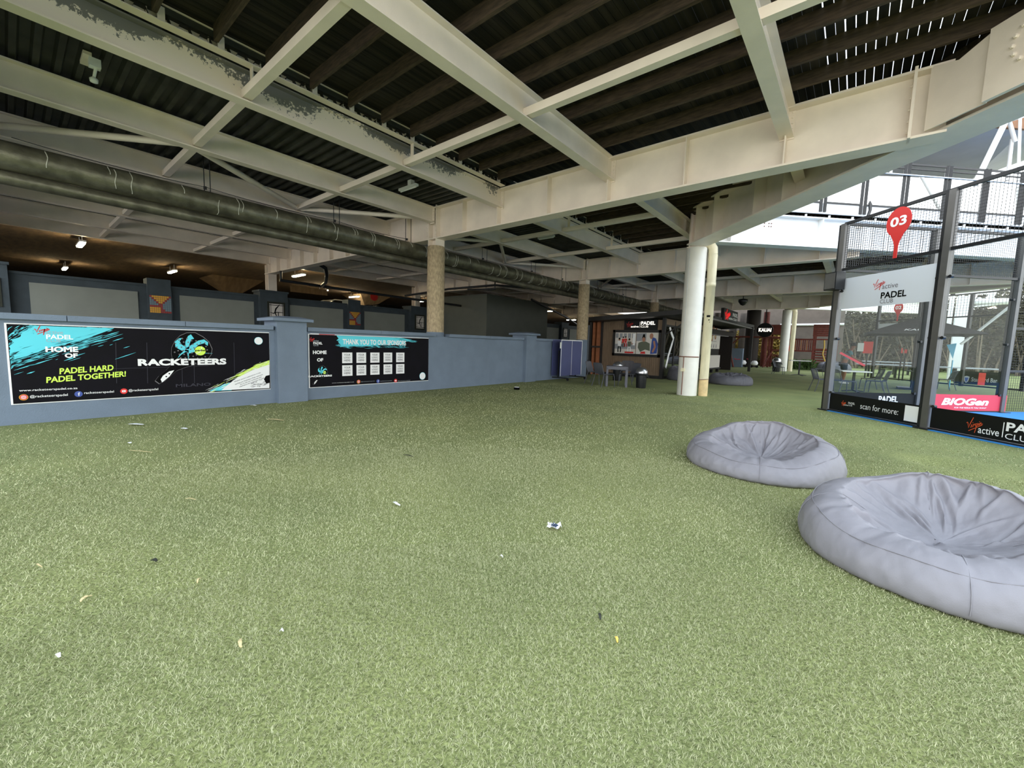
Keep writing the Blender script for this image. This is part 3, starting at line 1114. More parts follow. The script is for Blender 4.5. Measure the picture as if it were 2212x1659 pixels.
# ---- large round duct with a smaller pipe slung below it
XD, ZD = -9.78, 3.80
du = thing('round_duct', 'long round foil wrapped duct with pale tape rings running under the roof beams', 'duct', (XD, 15, ZD))
MB().tube([(XD, y, ZD) for y in np.linspace(-2, 40, 22)], 0.205, 28).build('duct_body', 'duct', du)
rr = random.Random(2)
bands = MB()
y = -0.4
while y < 30:
    n = rr.choice((1, 1, 2))
    for k in range(n):
        a0 = rr.uniform(-1.4, 0.6)
        arc = rr.uniform(0.9, 2.4)
        pts = [(XD + 0.2075 * math.cos(a), y + 0.07 * k + 0.01 * math.sin(a * 5), ZD + 0.2075 * math.sin(a)) for a in np.linspace(a0 - 0.3, a0 + arc, 14)]
        bands.tube(pts, 0.006, 5)
    y += rr.uniform(0.25, 0.75)
bands.build('tape_ring', 'duct_band', du)
sp = thing('slung_pipe', 'thinner dark pipe slung directly under the round duct', 'pipe', (XD - 0.06, 15, ZD - 0.32))
MB().tube([(XD - 0.06, y, ZD - 0.30) for y in np.linspace(-2, 40, 22)], 0.10, 18).build('pipe_body', 'duct', sp)
for y in (2.55, 5.1, 7.15, 10.2, 12.9, 15.05, 18.2, 21.0):
    h = MB().tube([(XD - 0.05, y, ZD + 0.2), (XD - 0.05, y, 4.9)], 0.008, 6).tube([(XD + 0.12, y + 0.05, ZD + 0.18), (XD + 0.12, y + 0.05, 4.9)], 0.008, 6)
    h.tube([(XD + 0.0, y, ZD + 0.24), (XD, y, ZD + 0.29)], 0.028, 8)
    h.build('hanger_rod', 'black_metal', du)
wire = MB()
for a, b in ((0.2, 2.55), (2.55, 5.1), (5.1, 7.2)):
    wire.tube([(XD + 0.0, a + (b - a) * t, ZD + 0.28 - 0.16 * t * (1 - t) + 0.0) for t in np.linspace(0, 1, 8)], 0.006, 5)
tag(wire.build('hanging_wire', 'black_metal'), 'thin black wire strung along the top of the round duct', 'wire')

# ---- dark sprinkler pipes under the far left ceiling
def pipe_run(pts, r, label):
    tag(MB().tube(pts, r, 10).build('sprinkler_pipe', 'black_metal'), label, 'pipe')


pipe_run([(-18.6, 7.3, 3.62), (-18.4, 9.5, 3.55), (-18.0, 13.0, 3.45), (-17.6, 16.6, 3.35)], 0.06, 'black sprinkler pipe dropping behind the first concrete column from the cream steel column')
pipe_run([(-17.9, 13.0, 3.55), (-15.6, 13.9, 3.86), (-13.2, 14.6, 3.98), (-12.0, 16.2, 3.95)], 0.05, 'black sprinkler pipe with an elbow passing behind the first concrete column')
pipe_run([(-13.2, 14.6, 3.98), (-13.2, 14.6, 4.25), (-13.2, 14.6, 3.80), (-14.6, 14.2, 3.82)], 0.035, 'short black branch pipe hanging right of the first concrete column')
pipe_run([(-15.5, 20.5, 4.0), (-16.5, 26.0, 3.35), (-17.2, 29.0, 2.9)], 0.07, 'black sprinkler pipe slanting down right of the grey shaft')
pipe_run([(-18.6, 7.35, 4.0), (-18.6, 7.35, 3.60)], 0.05, 'short black riser beside the cream steel column')
pipe_run([(-15.9, 7.6, 4.1), (-15.9, 7.9, 3.95), (-16.2, 8.1, 3.75), (-17.3, 8.6, 3.60), (-18.5, 9.0, 3.57)], 0.07, 'black pipe elbow under the second girder at the left')

# ================================================================== MOSAICS, ORNAMENTS, PARKING DECK THINGS
MOS = ("RYYYYYYYYR", "BRYYYYYYRB", "BBRYYYYRBB", "BBBRYYRBBB", "BBBBRRBBBB", "RRRRRRBBBB", "YYYYYRBBBB", "YYYYYRRBBB", "YYYYYRRRRR")
for i, (y0, y1, z0, z1, lab) in enumerate(((3.36, 3.98, 2.03, 2.66, 'square mosaic of yellow, red and grey blue tiles on the left dark pier'),
                                           (11.1, 11.72, 2.0, 2.66, 'square mosaic of yellow, red and grey blue tiles above the sponsors banner'),
                                           (27.65, 28.25, 2.0, 2.64, 'tiny far mosaic of yellow and red tiles right of the grey shaft'))):
    mb = MB()
    mb.box((-19.95, y0 - 0.03, z0 - 0.03), (-19.925, y1 + 0.03, z1 + 0.03), 3)
    ny, nx = len(MOS), len(MOS[0])
    for r, row in enumerate(MOS):
        for c, ch in enumerate(row):
            a, b = y0 + (y1 - y0) * c / nx, y0 + (y1 - y0) * (c + 1) / nx
            t = z1 - (z1 - z0) * r / ny
            mb.box((-19.93, a + 0.004, t - (z1 - z0) / ny + 0.004), (-19.915, b - 0.004, t - 0.004), 'RYB'.index(ch))
    tag(mb.build('mosaic', ['tile_red', 'yellow', 'tile_blue', 'dark_paint']), lab, 'mosaic', 'tile mosaics on the dark piers')

for i, (yc, lab) in enumerate(((7.62, 'pale square ornament with a curved leaf emblem above the blue pilaster'),
                               (15.46, 'pale square ornament with a curved leaf emblem beside the first concrete column'),
                               (-0.40, 'pale square ornament on the dark pier at the far left edge'),
                               (31.3, 'small far ornament on the dark pier left of the second concrete column'))):
    t = thing('wall_ornament', lab, 'ornament', (-19.8, yc, 2.0), 0, 'leaf emblem ornaments on the dark piers')
    fr = frame((-19.80, yc - 0.3, 2.0), (0, 1, 0), (0, 0, 1))
    MB().box((-19.85, yc - 0.36, 1.94), (-19.81, yc + 0.36, 2.80)).build('frame', 'dark_leaf', t)
    MB().box((-19.83, yc - 0.28, 2.02), (-19.805, yc + 0.28, 2.72)).build('backing', 'screen_white', t)
    g = MB()
    g.stroke2([(0.42, 0.70), (0.26, 0.50), (0.22, 0.34), (0.30, 0.16), (0.40, 0.08)], [0.02, 0.06, 0.05, 0.03, 0.01], fr, 0.012)
    g.stroke2([(0.02, 0.34), (0.16, 0.30), (0.30, 0.36), (0.56, 0.36)], [0.015, 0.04, 0.03, 0.015], fr, 0.012)
    g.stroke2([(0.36, 0.10), (0.36, 0.36)], 0.03, fr, 0.012)
    for yy in (0.08, 0.66):
        g.stroke2([(0.0, yy), (0.6, yy)], 0.025, fr, 0.012)
    for xx in (0.06, 0.54):
        g.stroke2([(xx, 0.0), (xx, 0.74)], 0.02, fr, 0.012)
    g.build('emblem', 'black', t)

LAMPS = ((175, 528, 'leftmost bright warm tube lamp under the parking slab', 'lamp_warm'), (140, 580, 'small warm tube lamp low at the left, above the dark parapet', 'lamp_warm'),
         (372, 587, 'warm tube lamp above the parapet right of the left mosaic', 'lamp_warm'), (645, 595, 'tube lamp just right of the cream steel column on the pier', 'lamp_warm'),
         (697, 628, 'tube lamp above the white vehicle on the parking deck', 'lamp_warm'), (765, 641, 'round looking lamp between the two parked vehicles', 'lamp_cool'),
         (910, 651, 'lamp close to the left side of the first concrete column', 'lamp_cool'), (1187, 672, 'rounded lamp under the slab between the two concrete columns', 'lamp_cool'),
         (1160, 683, 'long tube lamp below the slanting black pipe', 'lamp_warm'), (1150, 690, 'faint long tube lamp just right of the grey shaft', 'lamp_warm'),
         (1234, 691, 'bright long tube lamp just left of the second concrete column', 'lamp_cool'), (1275, 688, 'short bright lamp just right of the second concrete column', 'lamp_cool'))
for px, py, lab, m in LAMPS:
    p = P(px, py, 2, 4.32)
    p.x = min(p.x, -20.9)
    t = thing('tube_lamp', lab, 'ceiling light', (p.x, p.y, 4.3), 0, 'lit lamps under the parking slab')
    MB().cbox((p.x, p.y, 4.36), (1.25, 0.16, 0.06)).tube([(p.x - 0.4, p.y, 4.38), (p.x - 0.4, p.y, 4.63)], 0.012, 6).tube([(p.x + 0.4, p.y, 4.38), (p.x + 0.4, p.y, 4.63)], 0.012, 6).build('housing', 'white', t)
    MB().cbox((p.x, p.y, 4.31), (1.2, 0.13, 0.05)).build('tube', m, t)

# small unlit fittings under the steel deck
p = P(186, 140, 2, 4.75)
t = thing('bulkhead_lamp', 'small white unlit bulkhead lamp on a bracket under the corrugated deck, upper left', 'ceiling light', (p.x, p.y, 4.6), 0, 'unlit fittings under the corrugated deck')
MB().cbox((p.x, p.y, 4.83), (0.34, 0.08, 0.04)).build('mounting_rail', 'cream', t)
MB().cbox((p.x + 0.1, p.y + 0.07, 4.76), (0.11, 0.11, 0.10)).tube([(p.x + 0.1, p.y + 0.08, 4.72), (p.x + 0.04, p.y + 0.06, 4.60)], 0.018, 8).lathe(((0.0, 0), (0.04, 0.01), (0.045, 0.05), (0.02, 0.07)), 14, (p.x + 0.04, p.y + 0.06, 4.54)).build('lamp_body', 'white', t)
for px, py, lab in ((882, 406, 'white unlit tube fitting under the corrugated deck before the second girder'), (1180, 513, 'white unlit tube fitting under the corrugated deck beyond the second girder')):
    p = P(px, py, 2, 4.72)
    t = thing('tube_fitting', lab, 'ceiling light', (p.x, p.y, 4.66), 0, 'unlit fittings under the corrugated deck')
    MB().cbox((p.x, p.y, 4.73), (0.62, 0.09, 0.05)).cbox((p.x + 0.1, p.y, 4.80), (0.12, 0.1, 0.12)).build('batten', 'white', t)
    MB().tube([(p.x - 0.28, p.y, 4.69), (p.x + 0.28, p.y, 4.69)], 0.016, 8).build('tube', 'white', t)


def vehicle(x, y, rz, paint, label, pickup=False):
    t = thing('parked_car', label, 'car', (x, y, 1.98), rz, 'vehicles on the parking deck')
    prof = [(-2.1, 0.25), (2.1, 0.25), (2.15, 0.75), (1.2, 0.95), (-2.1, 0.95)]
    b = MB()
    b.prism([(u, v) for u, v in prof], (0, 0.84, 0), (1, 0, 0), (0, 0, 1), 1.68)
    b.build('body', paint, t, world=False)
    cab = [(-1.6 if not pickup else -0.5, 0.95), (1.15, 0.95), (0.55, 1.5), (0.3, 1.56), (-0.9 if not pickup else -0.2, 1.56), (-1.3 if not pickup else -0.45, 1.45)]
    MB().prism([(u * 0.96, 0.95 + (v - 0.95) * 0.93) for u, v in cab], (0, 0.74, 0), (1, 0, 0), (0, 0, 1), 1.48).build('windows', 'car_glass', t, world=False)
    f = MB()
    for sy in (-0.76, 0.76):
        f.tube([(cab[1][0], sy, 0.95), (cab[2][0], sy * 0.92, 1.5), (cab[3][0], sy * 0.9, 1.56), (cab[4][0], sy * 0.9, 1.56), (cab[5][0], sy * 0.92, 1.46), (cab[0][0], sy, 0.95)], 0.035, 8)
    f.box((cab[4][0], -0.7, 1.53), (cab[3][0], 0.7, 1.57))
    f.build('roof_frame', paint, t, world=False)
    for sx in (-1.3, 1.3):
        for sy in (-0.78, 0.78):
            MB().tube([(sx, sy - 0.09, 0.31), (sx, sy + 0.09, 0.31)], 0.31, 20).build('wheel', 'rubber', t, world=False)
    return t


vehicle(-24.4, 12.5, PI / 2, 'car_white', 'white pickup with dark windows on the parking deck, left of the first column', True)
vehicle(-24.4, 16.2, PI / 2, 'car_dark', 'dark car with a pale roof line on the parking deck, beside the first column')
for px, py, lab in ((500, 590, 'flared concrete column under the parking slab, above the middle grey panel'), (792, 640, 'flared concrete column under the parking slab, near the small red sign')):
    p = P(px, py, 0, -29.0)
    q = MB()
    q.cbox((p.x, p.y, 3.2), (0.55, 0.55, 2.6))
    a = 0.28
    q.add([(p.x - a, p.y - a, 3.7), (p.x + a, p.y - a, 3.7), (p.x + a, p.y + a, 3.7), (p.x - a, p.y + a, 3.7), (p.x - 1.3, p.y - 1.3, 4.6), (p.x + 1.3, p.y - 1.3, 4.6), (p.x + 1.3, p.y + 1.3, 4.6), (p.x - 1.3, p.y + 1.3, 4.6)], MB.BOXF)
    tag(q.build('flared_column', 'slab'), lab, 'column', 'flared columns on the parking deck')
p = P(808, 641, 0, -26.0)
t = thing('round_sign', 'small round red sign hanging above the dark parked car', 'sign', (p.x, p.y, p.z - 0.3))
MB().tube([(p.x, p.y, p.z), (p.x + 0.03, p.y, p.z)], 0.28, 24).tube([(p.x, p.y, p.z + 0.25), (p.x, p.y, 4.63)], 0.012, 6).build('disc', 'red', t)
p = P(668, 628, 0, -26.0)
tag(MB().box((p.x, p.y - 1.1, p.z - 0.18), (p.x + 0.05, p.y + 1.1, p.z + 0.18)).tube([(p.x, p.y, p.z + 0.1), (p.x, p.y, 4.63)], 0.012, 6).build('hanging_board', 'slab'), 'long pale board hanging under the slab right of the cream steel column', 'sign')

# ================================================================== BANNERS ON THE LOW WALL
XBN = -8.688


def wpt(px, py):
    q = P(px, py, 0, XBN)
    return (q.y, q.z)


WFR = frame((XBN, 0, 0), (0, 1, 0), (0, 0, 1))
# U x V = +X, towards the turf


def wbox2(x0, yb, x1, yt):        # both heights measured at the left end
    a, b = wpt(x0, yb), wpt(x0, yt)
    return (a[0], a[1], wpt(x1, yb)[0], b[1])


def wbox(x0, y0, x1, y1):          # lower left and upper right pixel
    a, b = wpt(x0, y0), wpt(x1, y1)
    return (a[0], a[1], b[0], b[1])


def ragged_streaks(mb, rnd, a, b, w0, n, lens, wid, fr, d, mi, spread):
    # short dry-brush streaks lying along the stroke a -> b, scattered across a band of half width w0
    ax, ay = a
    bx, by = b
    L = math.hypot(bx - ax, by - ay)
    ux, uy = (bx - ax) / L, (by - ay) / L
    for _ in range(n):
        t = rnd.uniform(-0.02, 1.02) * L
        s = rnd.gauss(0, spread) + rnd.choice((-1, 1)) * w0
        l = rnd.uniform(*lens)
        x, y = ax + ux * t - uy * s, ay + uy * t + ux * s
        mb.stroke2([(x - ux * l / 2, y - uy * l / 2), (x, y), (x + ux * l / 2, y + uy * l / 2)], [0.001, rnd.uniform(*wid), 0.001], fr, d, mi)


def racket_logo(mb, map2, ax, fr, full=True):
    # map2 takes logo units (0..1 across, 0..1 up) to the panel; ax is one unit's size
    def pts(l):
        return [map2(*q) for q in l]
    head = [(0.80, 0.88), (0.90, 0.78), (0.95, 0.64), (0.93, 0.52), (0.86, 0.42), (0.74, 0.35), (0.60, 0.31), (0.48, 0.27), (0.34, 0.21), (0.26, 0.13), (0.16, 0.03), (0.06, -0.03), (0.0, 0.03), (0.06, 0.12),
            (0.17, 0.22), (0.25, 0.32), (0.28, 0.42), (0.27, 0.54), (0.28, 0.66), (0.33, 0.78), (0.42, 0.89), (0.53, 0.95), (0.67, 0.96)]
    cx = sum(q[0] for q in head) / len(head)
    cy = sum(q[1] for q in head) / len(head)
    mb.poly2(pts([(cx + (x - cx) * 1.022, cy + (y - cy) * 1.022) for x, y in head]), fr, 0.0015, 4)
    mb.poly2(pts(head), fr, 0.002, 0)
    # three petals and the thin stalks
    mb.poly2(pts([(0.44, 0.600), (0.34, 0.669), (0.33, 0.772), (0.40, 0.841), (0.45, 0.849), (0.41, 0.789), (0.44, 0.720), (0.52, 0.669)]), fr, 0.003, 1)
    mb.poly2(pts([(0.50, 0.634), (0.50, 0.772), (0.55, 0.892), (0.60, 0.927), (0.65, 0.841), (0.60, 0.824), (0.57, 0.738), (0.56, 0.634)]), fr, 0.003, 1)
    mb.poly2(pts([(0.46, 0.617), (0.58, 0.703), (0.72, 0.806), (0.82, 0.832), (0.89, 0.772), (0.88, 0.703), (0.82, 0.755), (0.72, 0.720), (0.64, 0.634), (0.66, 0.583), (0.56, 0.548)]), fr, 0.003, 1)
    mb.stroke2(pts([(0.52, 0.617), (0.42, 0.531), (0.37, 0.462)]), [0.04 * ax, 0.02 * ax, 0.004 * ax], fr, 0.003, 1)
    mb.stroke2(pts([(0.535, 0.617), (0.54, 0.480), (0.545, 0.411)]), [0.03 * ax, 0.015 * ax, 0.003 * ax], fr, 0.003, 1)
    mb.stroke2(pts([(0.72, 0.557), (0.96, 0.548)]), [0.012 * ax, 0.003 * ax], fr, 0.003, 1)
    if full:
        for r in range(9):
            for c in range(10):
                x, y = 0.30 + 0.075 * c - 0.018 * r, 0.36 + 0.07 * r - 0.02 * c + 0.02 * (c % 2)
                if ((x - 0.61) / 0.30) ** 2 + ((y - 0.63) / 0.29) ** 2 < 1:
                    mb.disc2(map2(x, y), 0.014 * ax, fr, 0.0036, n=8, mi=4)
    mb.poly2(pts([(0.10, -0.01), (0.22, 0.10), (0.30, 0.22), (0.22, 0.20), (0.12, 0.12), (0.08, 0.05)]), fr, 0.003, 3)
    for x, y in ((0.17, 0.10), (0.22, 0.155)):
        mb.disc2(map2(x, y), 0.014 * ax, fr, 0.0036, n=10, mi=0)
    mb.disc2(map2(0.745, 0.60), 0.095 * ax, fr, 0.004, n=32, mi=2)
    mb.stroke2([map2(0.745 + 0.10 * math.cos(a) - 0.075, 0.60 + 0.10 * math.sin(a) + 0.05) for a in np.linspace(-1.6, 0.25, 10)], 0.012 * ax, fr, 0.0045, 3)
    q = map2(0.66, 0.582)
    mb.text('padel', (q[0], q[1], q[0] + 0.175 * ax, q[1] + 0.05 * ax), fr, 0.005, 0.03, 0, 0)


def social_icons(mb, pos, r, fr, names):
    for (x, y), kind in zip(pos, names):
        if kind == 'insta':
            for k in range(6):
                mb.disc2((x + r * (0.03 * k), y + r * 0.03 * k), r * (1 - 0.13 * k), fr, 0.002 + 0.0002 * k, n=24, mi=(5, 6, 7, 7, 8, 8)[k])
            mb.ring2((x, y), r * 0.44, r * 0.56, fr, 0.004, 20, 3)
            mb.ring2((x, y), r * 0.16, r * 0.28, fr, 0.004, 16, 3)
        elif kind == 'fb':
            mb.disc2((x, y), r, fr, 0.002, mi=9)
            mb.stroke2([(x + r * 0.05, y - r * 0.6), (x + r * 0.05, y + r * 0.3), (x + r * 0.15, y + r * 0.5), (x + r * 0.35, y + r * 0.5)], r * 0.2, fr, 0.004, 3)
            mb.stroke2([(x - r * 0.2, y + r * 0.1), (x + r * 0.35, y + r * 0.1)], r * 0.18, fr, 0.004, 3)
        else:
            mb.disc2((x, y), r, fr, 0.002, mi=10)
            mb.poly2([(x - r * .5, y - r * .36), (x + r * .5, y - r * .36), (x + r * .5, y + r * .36), (x - r * .5, y + r * .36)], fr, 0.0035, 3)
            mb.poly2([(x - r * .12, y - r * .2), (x + r * .22, y), (x - r * .12, y + r * .2)], fr, 0.0045, 10)


LOGO_MATS = ['black', 'cyan', 'lime', 'white', 'mid_grey', 'yellow', 'orange_red', 'pink', 'pink', 'blue_icon', 'red_icon']


def panel(name, corners, mats_edge, t):
    (y0, z0), (y1, z1) = corners
    MB().box((XBN - 0.010, y0 - 0.02, z0 - 0.012), (XBN - 0.004, y1 + 0.004, z1 + 0.014)).build('white_edge', 'white', t)
    MB().box((XBN - 0.006, y0, z0), (XBN, y1, z1)).build('sheet', 'navy_vinyl', t)


# ---- banner 1
Y0, Z0, Y1, Z1 = 0.0, 0.287, 3.195, 1.358
b1 = thing('wall_banner', 'large dark banner reading RACKETEERS with a padel racket, on the blue wall at the left', 'banner', (XBN, 1.6, Z0))
panel('sheet', ((Y0, Z0), (Y1, Z1)), None, b1)
rnd = random.Random(11)
mb = MB()
core = [wpt(*q) for q in ((64, 703), (120, 705), (190, 707.5), (247, 709), (226, 717), (205, 724.5), (180, 733.5), (150, 741), (122, 748), (100, 753), (84, 760), (62, 769), (44, 775), (28, 780), (20, 784), (32, 774), (30, 768), (17, 773), (46, 756), (18, 764.5), (22, 752), (16, 748), (30, 740), (24, 734), (44, 728), (48, 717), (60, 712))]
mb.poly2(core, WFR, 0.0014)
a, b = wpt(20, 778), wpt(250, 711)
ragged_streaks(mb, rnd, a, b, 0.0, 90, (0.03, 0.28), (0.004, 0.016), WFR, 0.0016, 0, 0.10)
a, b = wpt(22, 782), wpt(215, 728)
ragged_streaks(mb, rnd, a, b, 0.0, 120, (0.02, 0.22), (0.003, 0.012), WFR, 0.0016, 0, 0.05)
a, b = wpt(18, 738), wpt(75, 704)
ragged_streaks(mb, rnd, a, b, 0.0, 70, (0.02, 0.12), (0.004, 0.014), WFR, 0.0016, 0, 0.05)
lo, hi = Y0 + 0.005, Z1 - 0.004
for i, v in enumerate(mb.v):
    v.y = max(v.y, lo)
    v.z = min(v.z, hi)
mb.build('brush_stroke', 'cyan', b1)
mb = MB()
script_logo(mb, wbox(74.5, 722, 106, 704.5), WFR, 0.003, 0.07, 0)
mb.build('script_word', 'red', b1)
mb = MB()
mb.text('active', wbox(98.5, 721.3, 136, 714.8), WFR, 0.003, 0.0)
mb.build('word_active', 'pale_grey', b1)
mb = MB()
mb.text('PADEL', wbox(99.8, 732.2, 157.4, 723.7), WFR, 0.003, 0.03)
mb.build('word_padel', 'white', b1)
mb = MB()
mb.text('CLUB', wbox(100.1, 738.7, 131, 733.0), WFR, 0.003, 0.0)
mb.build('word_club', 'pale_grey', b1)
mb = MB()
mb.text('HOME', wbox(98.4, 760.6, 168.5, 749.0), WFR, 0.003, 0.045)
mb.build('word_home', 'white', b1)
mb = MB()
mb.text('OF', wbox(140, 773.0, 167.5, 763.2), WFR, 0.003, 0.045)
mb.build('word_of', 'white', b1)
mb = MB()
mb.text('www.racketeerspadel.co.za', wbox2(41.5, 847.5, 168, 841.2), WFR, 0.003, 0.005)
mb.build('web_address', 'white', b1)
mb = MB()
mb.text('@racketeerspadel', wbox2(65, 861.0, 147, 853.6), WFR, 0.003, 0.005)
mb.build('account_name', 'white', b1)
mb = MB()
mb.text('racketeerspadel', wbox2(182, 852.6, 246.5, 846.4), WFR, 0.003, 0.005)
mb.build('account_name', 'white', b1)
mb = MB()
mb.text('@racketeerspadel', wbox2(278, 847.4, 342, 840.8), WFR, 0.003, 0.005)
mb.build('account_name', 'white', b1)
mb = MB()
q0, q1 = wpt(128.5, 808.5), wpt(246.5, 799.0)
mb.text('PADEL HARD', (q0[0], q0[1], q1[0], q0[1] + 0.085), WFR, 0.003, 0.03, 0.15, rot=0.07)
q0, q1 = wpt(100, 827.5), wpt(274, 815)
mb.text('PADEL TOGETHER!', (q0[0], q0[1], q1[0], q0[1] + 0.085), WFR, 0.003, 0.03, 0.15, rot=0.07)
mb.build('slogan', 'lime', b1)
mb = MB()
o0, o1 = wpt(336, 829), wpt(462, 716)
W_, H_ = (o1[0] - o0[0]), (o1[1] - o0[1])
racket_logo(mb, lambda x, y: (o0[0] + x * W_, o0[1] + 0.03 * H_ + y * H_ * 0.97), min(W_, H_), WFR)
mb.text('RACKETEERS', wbox(298, 790.6, 488.5, 774.0), WFR, 0.006, 0.05, mi=3)
mb.build('racket_emblem', LOGO_MATS, b1)
mb = MB()
rp = 0.042
social_icons(mb, [wpt(51, 858.2), wpt(169.7, 851.2), wpt(267.6, 845)], rp, WFR, ('insta', 'fb', 'yt'))
mb.build('round_icons', LOGO_MATS, b1)
mb = MB()
mb.disc2(wpt(558.3, 736.3), 0.072, WFR, 0.002, mi=1)
mb.disc2(wpt(558.3, 736.3), 0.068, WFR, 0.003, mi=0)
mb.build('white_disc', ['white', 'cyan'], b1)
mb = MB()
sw = [wpt(*q) for q in ((452, 844.5), (480, 830), (510, 813), (545, 796), (582, 784.5), (582, 838.5), (520, 841.5), (480, 843.5))]
lime = [wpt(*q) for q in ((508, 812), (530, 801), (556, 787), (582, 778), (582, 788), (545, 799), (520, 812))]
mb.poly2(lime, WFR, 0.0015, 1)
mb.poly2([wpt(*q) for q in ((452, 844.8), (485, 829), (500, 826), (505, 836), (500, 843))], WFR, 0.0016, 2)
mb.poly2([wpt(*q) for q in ((478, 843.2), (492, 831), (512, 816), (545, 799.5), (582, 787), (582, 838.2), (520, 841))], WFR, 0.002, 0)
mb.poly2([wpt(*q) for q in ((570, 819), (574, 812), (582, 810), (582, 827), (575, 829))], WFR, 0.0025, 3)
a, b = wpt(455, 842), wpt(580, 785)
ragged_streaks(mb, rnd, a, b, 0.02, 60, (0.02, 0.16), (0.003, 0.012), WFR, 0.0018, 0, 0.03)
ragged_streaks(mb, rnd, a, b, 0.0, 50, (0.02, 0.16), (0.003, 0.01), WFR, 0.0018, 1, 0.03)
a, b = wpt(545, 835), wpt(582, 826)
ragged_streaks(mb, rnd, a, b, 0.0, 25, (0.02, 0.1), (0.003, 0.012), WFR, 0.0026, 3, 0.02)
for v in mb.v:
    v.y = min(v.y, Y1 - 0.003)
    v.z = max(v.z, Z0 + 0.003)
for k, (s, x0, y0, x1) in enumerate((("Whether you're a seasoned pro or just", 506, 826.5, 566), ('starting out, Racketeers Padel welcomes', 508, 832.0, 571), ('you to join our community and', 519, 832.5, 567), ('experience the excitement of padel', 518, 837.2, 573), ('with us', 542, 830.5, 555))):
    q0, q1 = wpt(x0, y0), wpt(x1, y0)
    mb.text(s, (q0[0], q0[1] + 0.0, q1[0] + 0.01, q0[1] + 0.026), WFR, 0.003, 0.01, mi=3, rot=0.34)
mb.build('white_swoosh', ['white', 'lime', 'cyan', 'black'], b1)
mb = MB()
mb.text('MILANO', wbox(380, 836.5, 455, 826.5), WFR, 0.0012, 0.02)
for x in (250, 317, 392, 418, 505):
    mb.stroke2([wpt(x, 740), wpt(x + 2, 828)], 0.006, WFR, 0.0011)
mb.stroke2([wpt(140, 800), wpt(450, 790)], 0.005, WFR, 0.0011)
mb.build('faint_court_print', 'faint', b1)

# ---- banner 2
Y0, Z0, Y1, Z1 = 3.955, 0.262, 7.06, 1.362
b2 = thing('wall_banner', 'dark banner reading THANK YOU TO OUR SPONSORS with ten white logo squares', 'banner', (XBN, 5.5, Z0))
panel('sheet', ((Y0, Z0), (Y1, Z1)), None, b2)
mb = MB()


def w2(x, y):                       # coordinates measured on an enlarged view of the second banner
    return (630 + x / 6.9125, 690 + y / 6.9125)


def w2b(x0, y0, x1, y1):
    a, b = w2(x0, y0), w2(x1, y1)
    return wbox(a[0], a[1], b[0], b[1])


core = [wpt(*w2(*q)) for q in ((668, 240), (1000, 248), (1600, 262), (1650, 280), (1790, 305), (1800, 320), (1700, 332), (1690, 372), (1500, 385), (1380, 378), (1250, 392), (1190, 402), (900, 400), (720, 412), (735, 385), (690, 330), (720, 320), (668, 315), (700, 285))]
mb.poly2(core, WFR, 0.0014)
ragged_streaks(mb, rnd, wpt(*w2(700, 395)), wpt(*w2(1680, 405)), 0.0, 70, (0.04, 0.24), (0.004, 0.016), WFR, 0.0016, 0, 0.022)
ragged_streaks(mb, rnd, wpt(*w2(1560, 275)), wpt(*w2(1840, 330)), 0.0, 40, (0.04, 0.2), (0.004, 0.016), WFR, 0.0016, 0, 0.022)
for v in mb.v:
    v.z = min(v.z, Z1 - 0.004)
mb.build('brush_stroke', 'cyan', b2)
mb = MB()
script_logo(mb, w2b(262, 330, 340, 265), WFR, 0.003, 0.08)
mb.build('script_word', 'red', b2)
mb = MB()
mb.text('active', w2b(325, 332, 402, 305), WFR, 0.003, 0.0)
mb.build('word_active', 'pale_grey', b2)
mb = MB()
mb.text('PADEL', w2b(322, 372, 458, 338), WFR, 0.003, 0.03)
mb.build('word_padel', 'white', b2)
mb = MB()
mb.text('CLUB', w2b(325, 398, 398, 376), WFR, 0.003, 0.0)
mb.build('word_club', 'pale_grey', b2)
mb = MB()
mb.text('HOME', w2b(316, 518, 520, 465), WFR, 0.003, 0.045)
mb.build('word_home', 'white', b2)
mb = MB()
mb.text('OF', w2b(378, 630, 470, 578), WFR, 0.003, 0.045)
mb.build('word_of', 'white', b2)
mb = MB()
mb.text('THANK YOU TO OUR SPONSORS', w2b(762, 372, 1706, 318), WFR, 0.0035, 0.03)
mb.build('word_thank_you_to_our_sponsors', 'white', b2)
mb = MB()
mb.text('www.racketeerspadel.co.za', w2b(600, 958, 928, 928), WFR, 0.003, 0.0)
mb.build('web_address', 'white', b2)
mb = MB()
mb.text('@racketeerspadel', w2b(1035, 938, 1238, 915), WFR, 0.003, 0.0)
mb.build('account_name', 'pale_grey', b2)
mb = MB()
mb.text('racketeerspadel', w2b(1322, 930, 1495, 908), WFR, 0.003, 0.0)
mb.build('account_name', 'pale_grey', b2)
mb = MB()
mb.text('@racketeerspadel', w2b(1585, 926, 1768, 902), WFR, 0.003, 0.0)
mb.build('account_name', 'pale_grey', b2)
ysq = [wpt(*w2(x, 570))[0] for x in (830, 1040, 1243, 1437, 1622)]
for r, (pt, pb) in enumerate(((492, 642), (662, 812))):
    for k, yc in enumerate(ysq):
        zt, zb = wpt(*w2(1622, pt + 4))[1], wpt(*w2(1622, pb - 4))[1]
        h = (zt - zb) / 2
        zc = (zt + zb) / 2
        m2 = MB()
        m2.poly2([(yc - h * 1.02, zb), (yc + h * 1.02, zb), (yc + h * 1.02, zt), (yc - h * 1.02, zt)], WFR, 0.002, 0)
        for q, s in enumerate(('YOUR', 'LOGO', 'HERE')):
            zz = zt - h * 0.62 - q * h * 0.52
            m2.text(s, (yc - h * 0.66, zz, yc + h * 0.62, zz + h * 0.36), WFR, 0.003, 0.02, mi=1)
        m2.build('logo_square', ['white', 'mid_grey'], b2)
mb = MB()
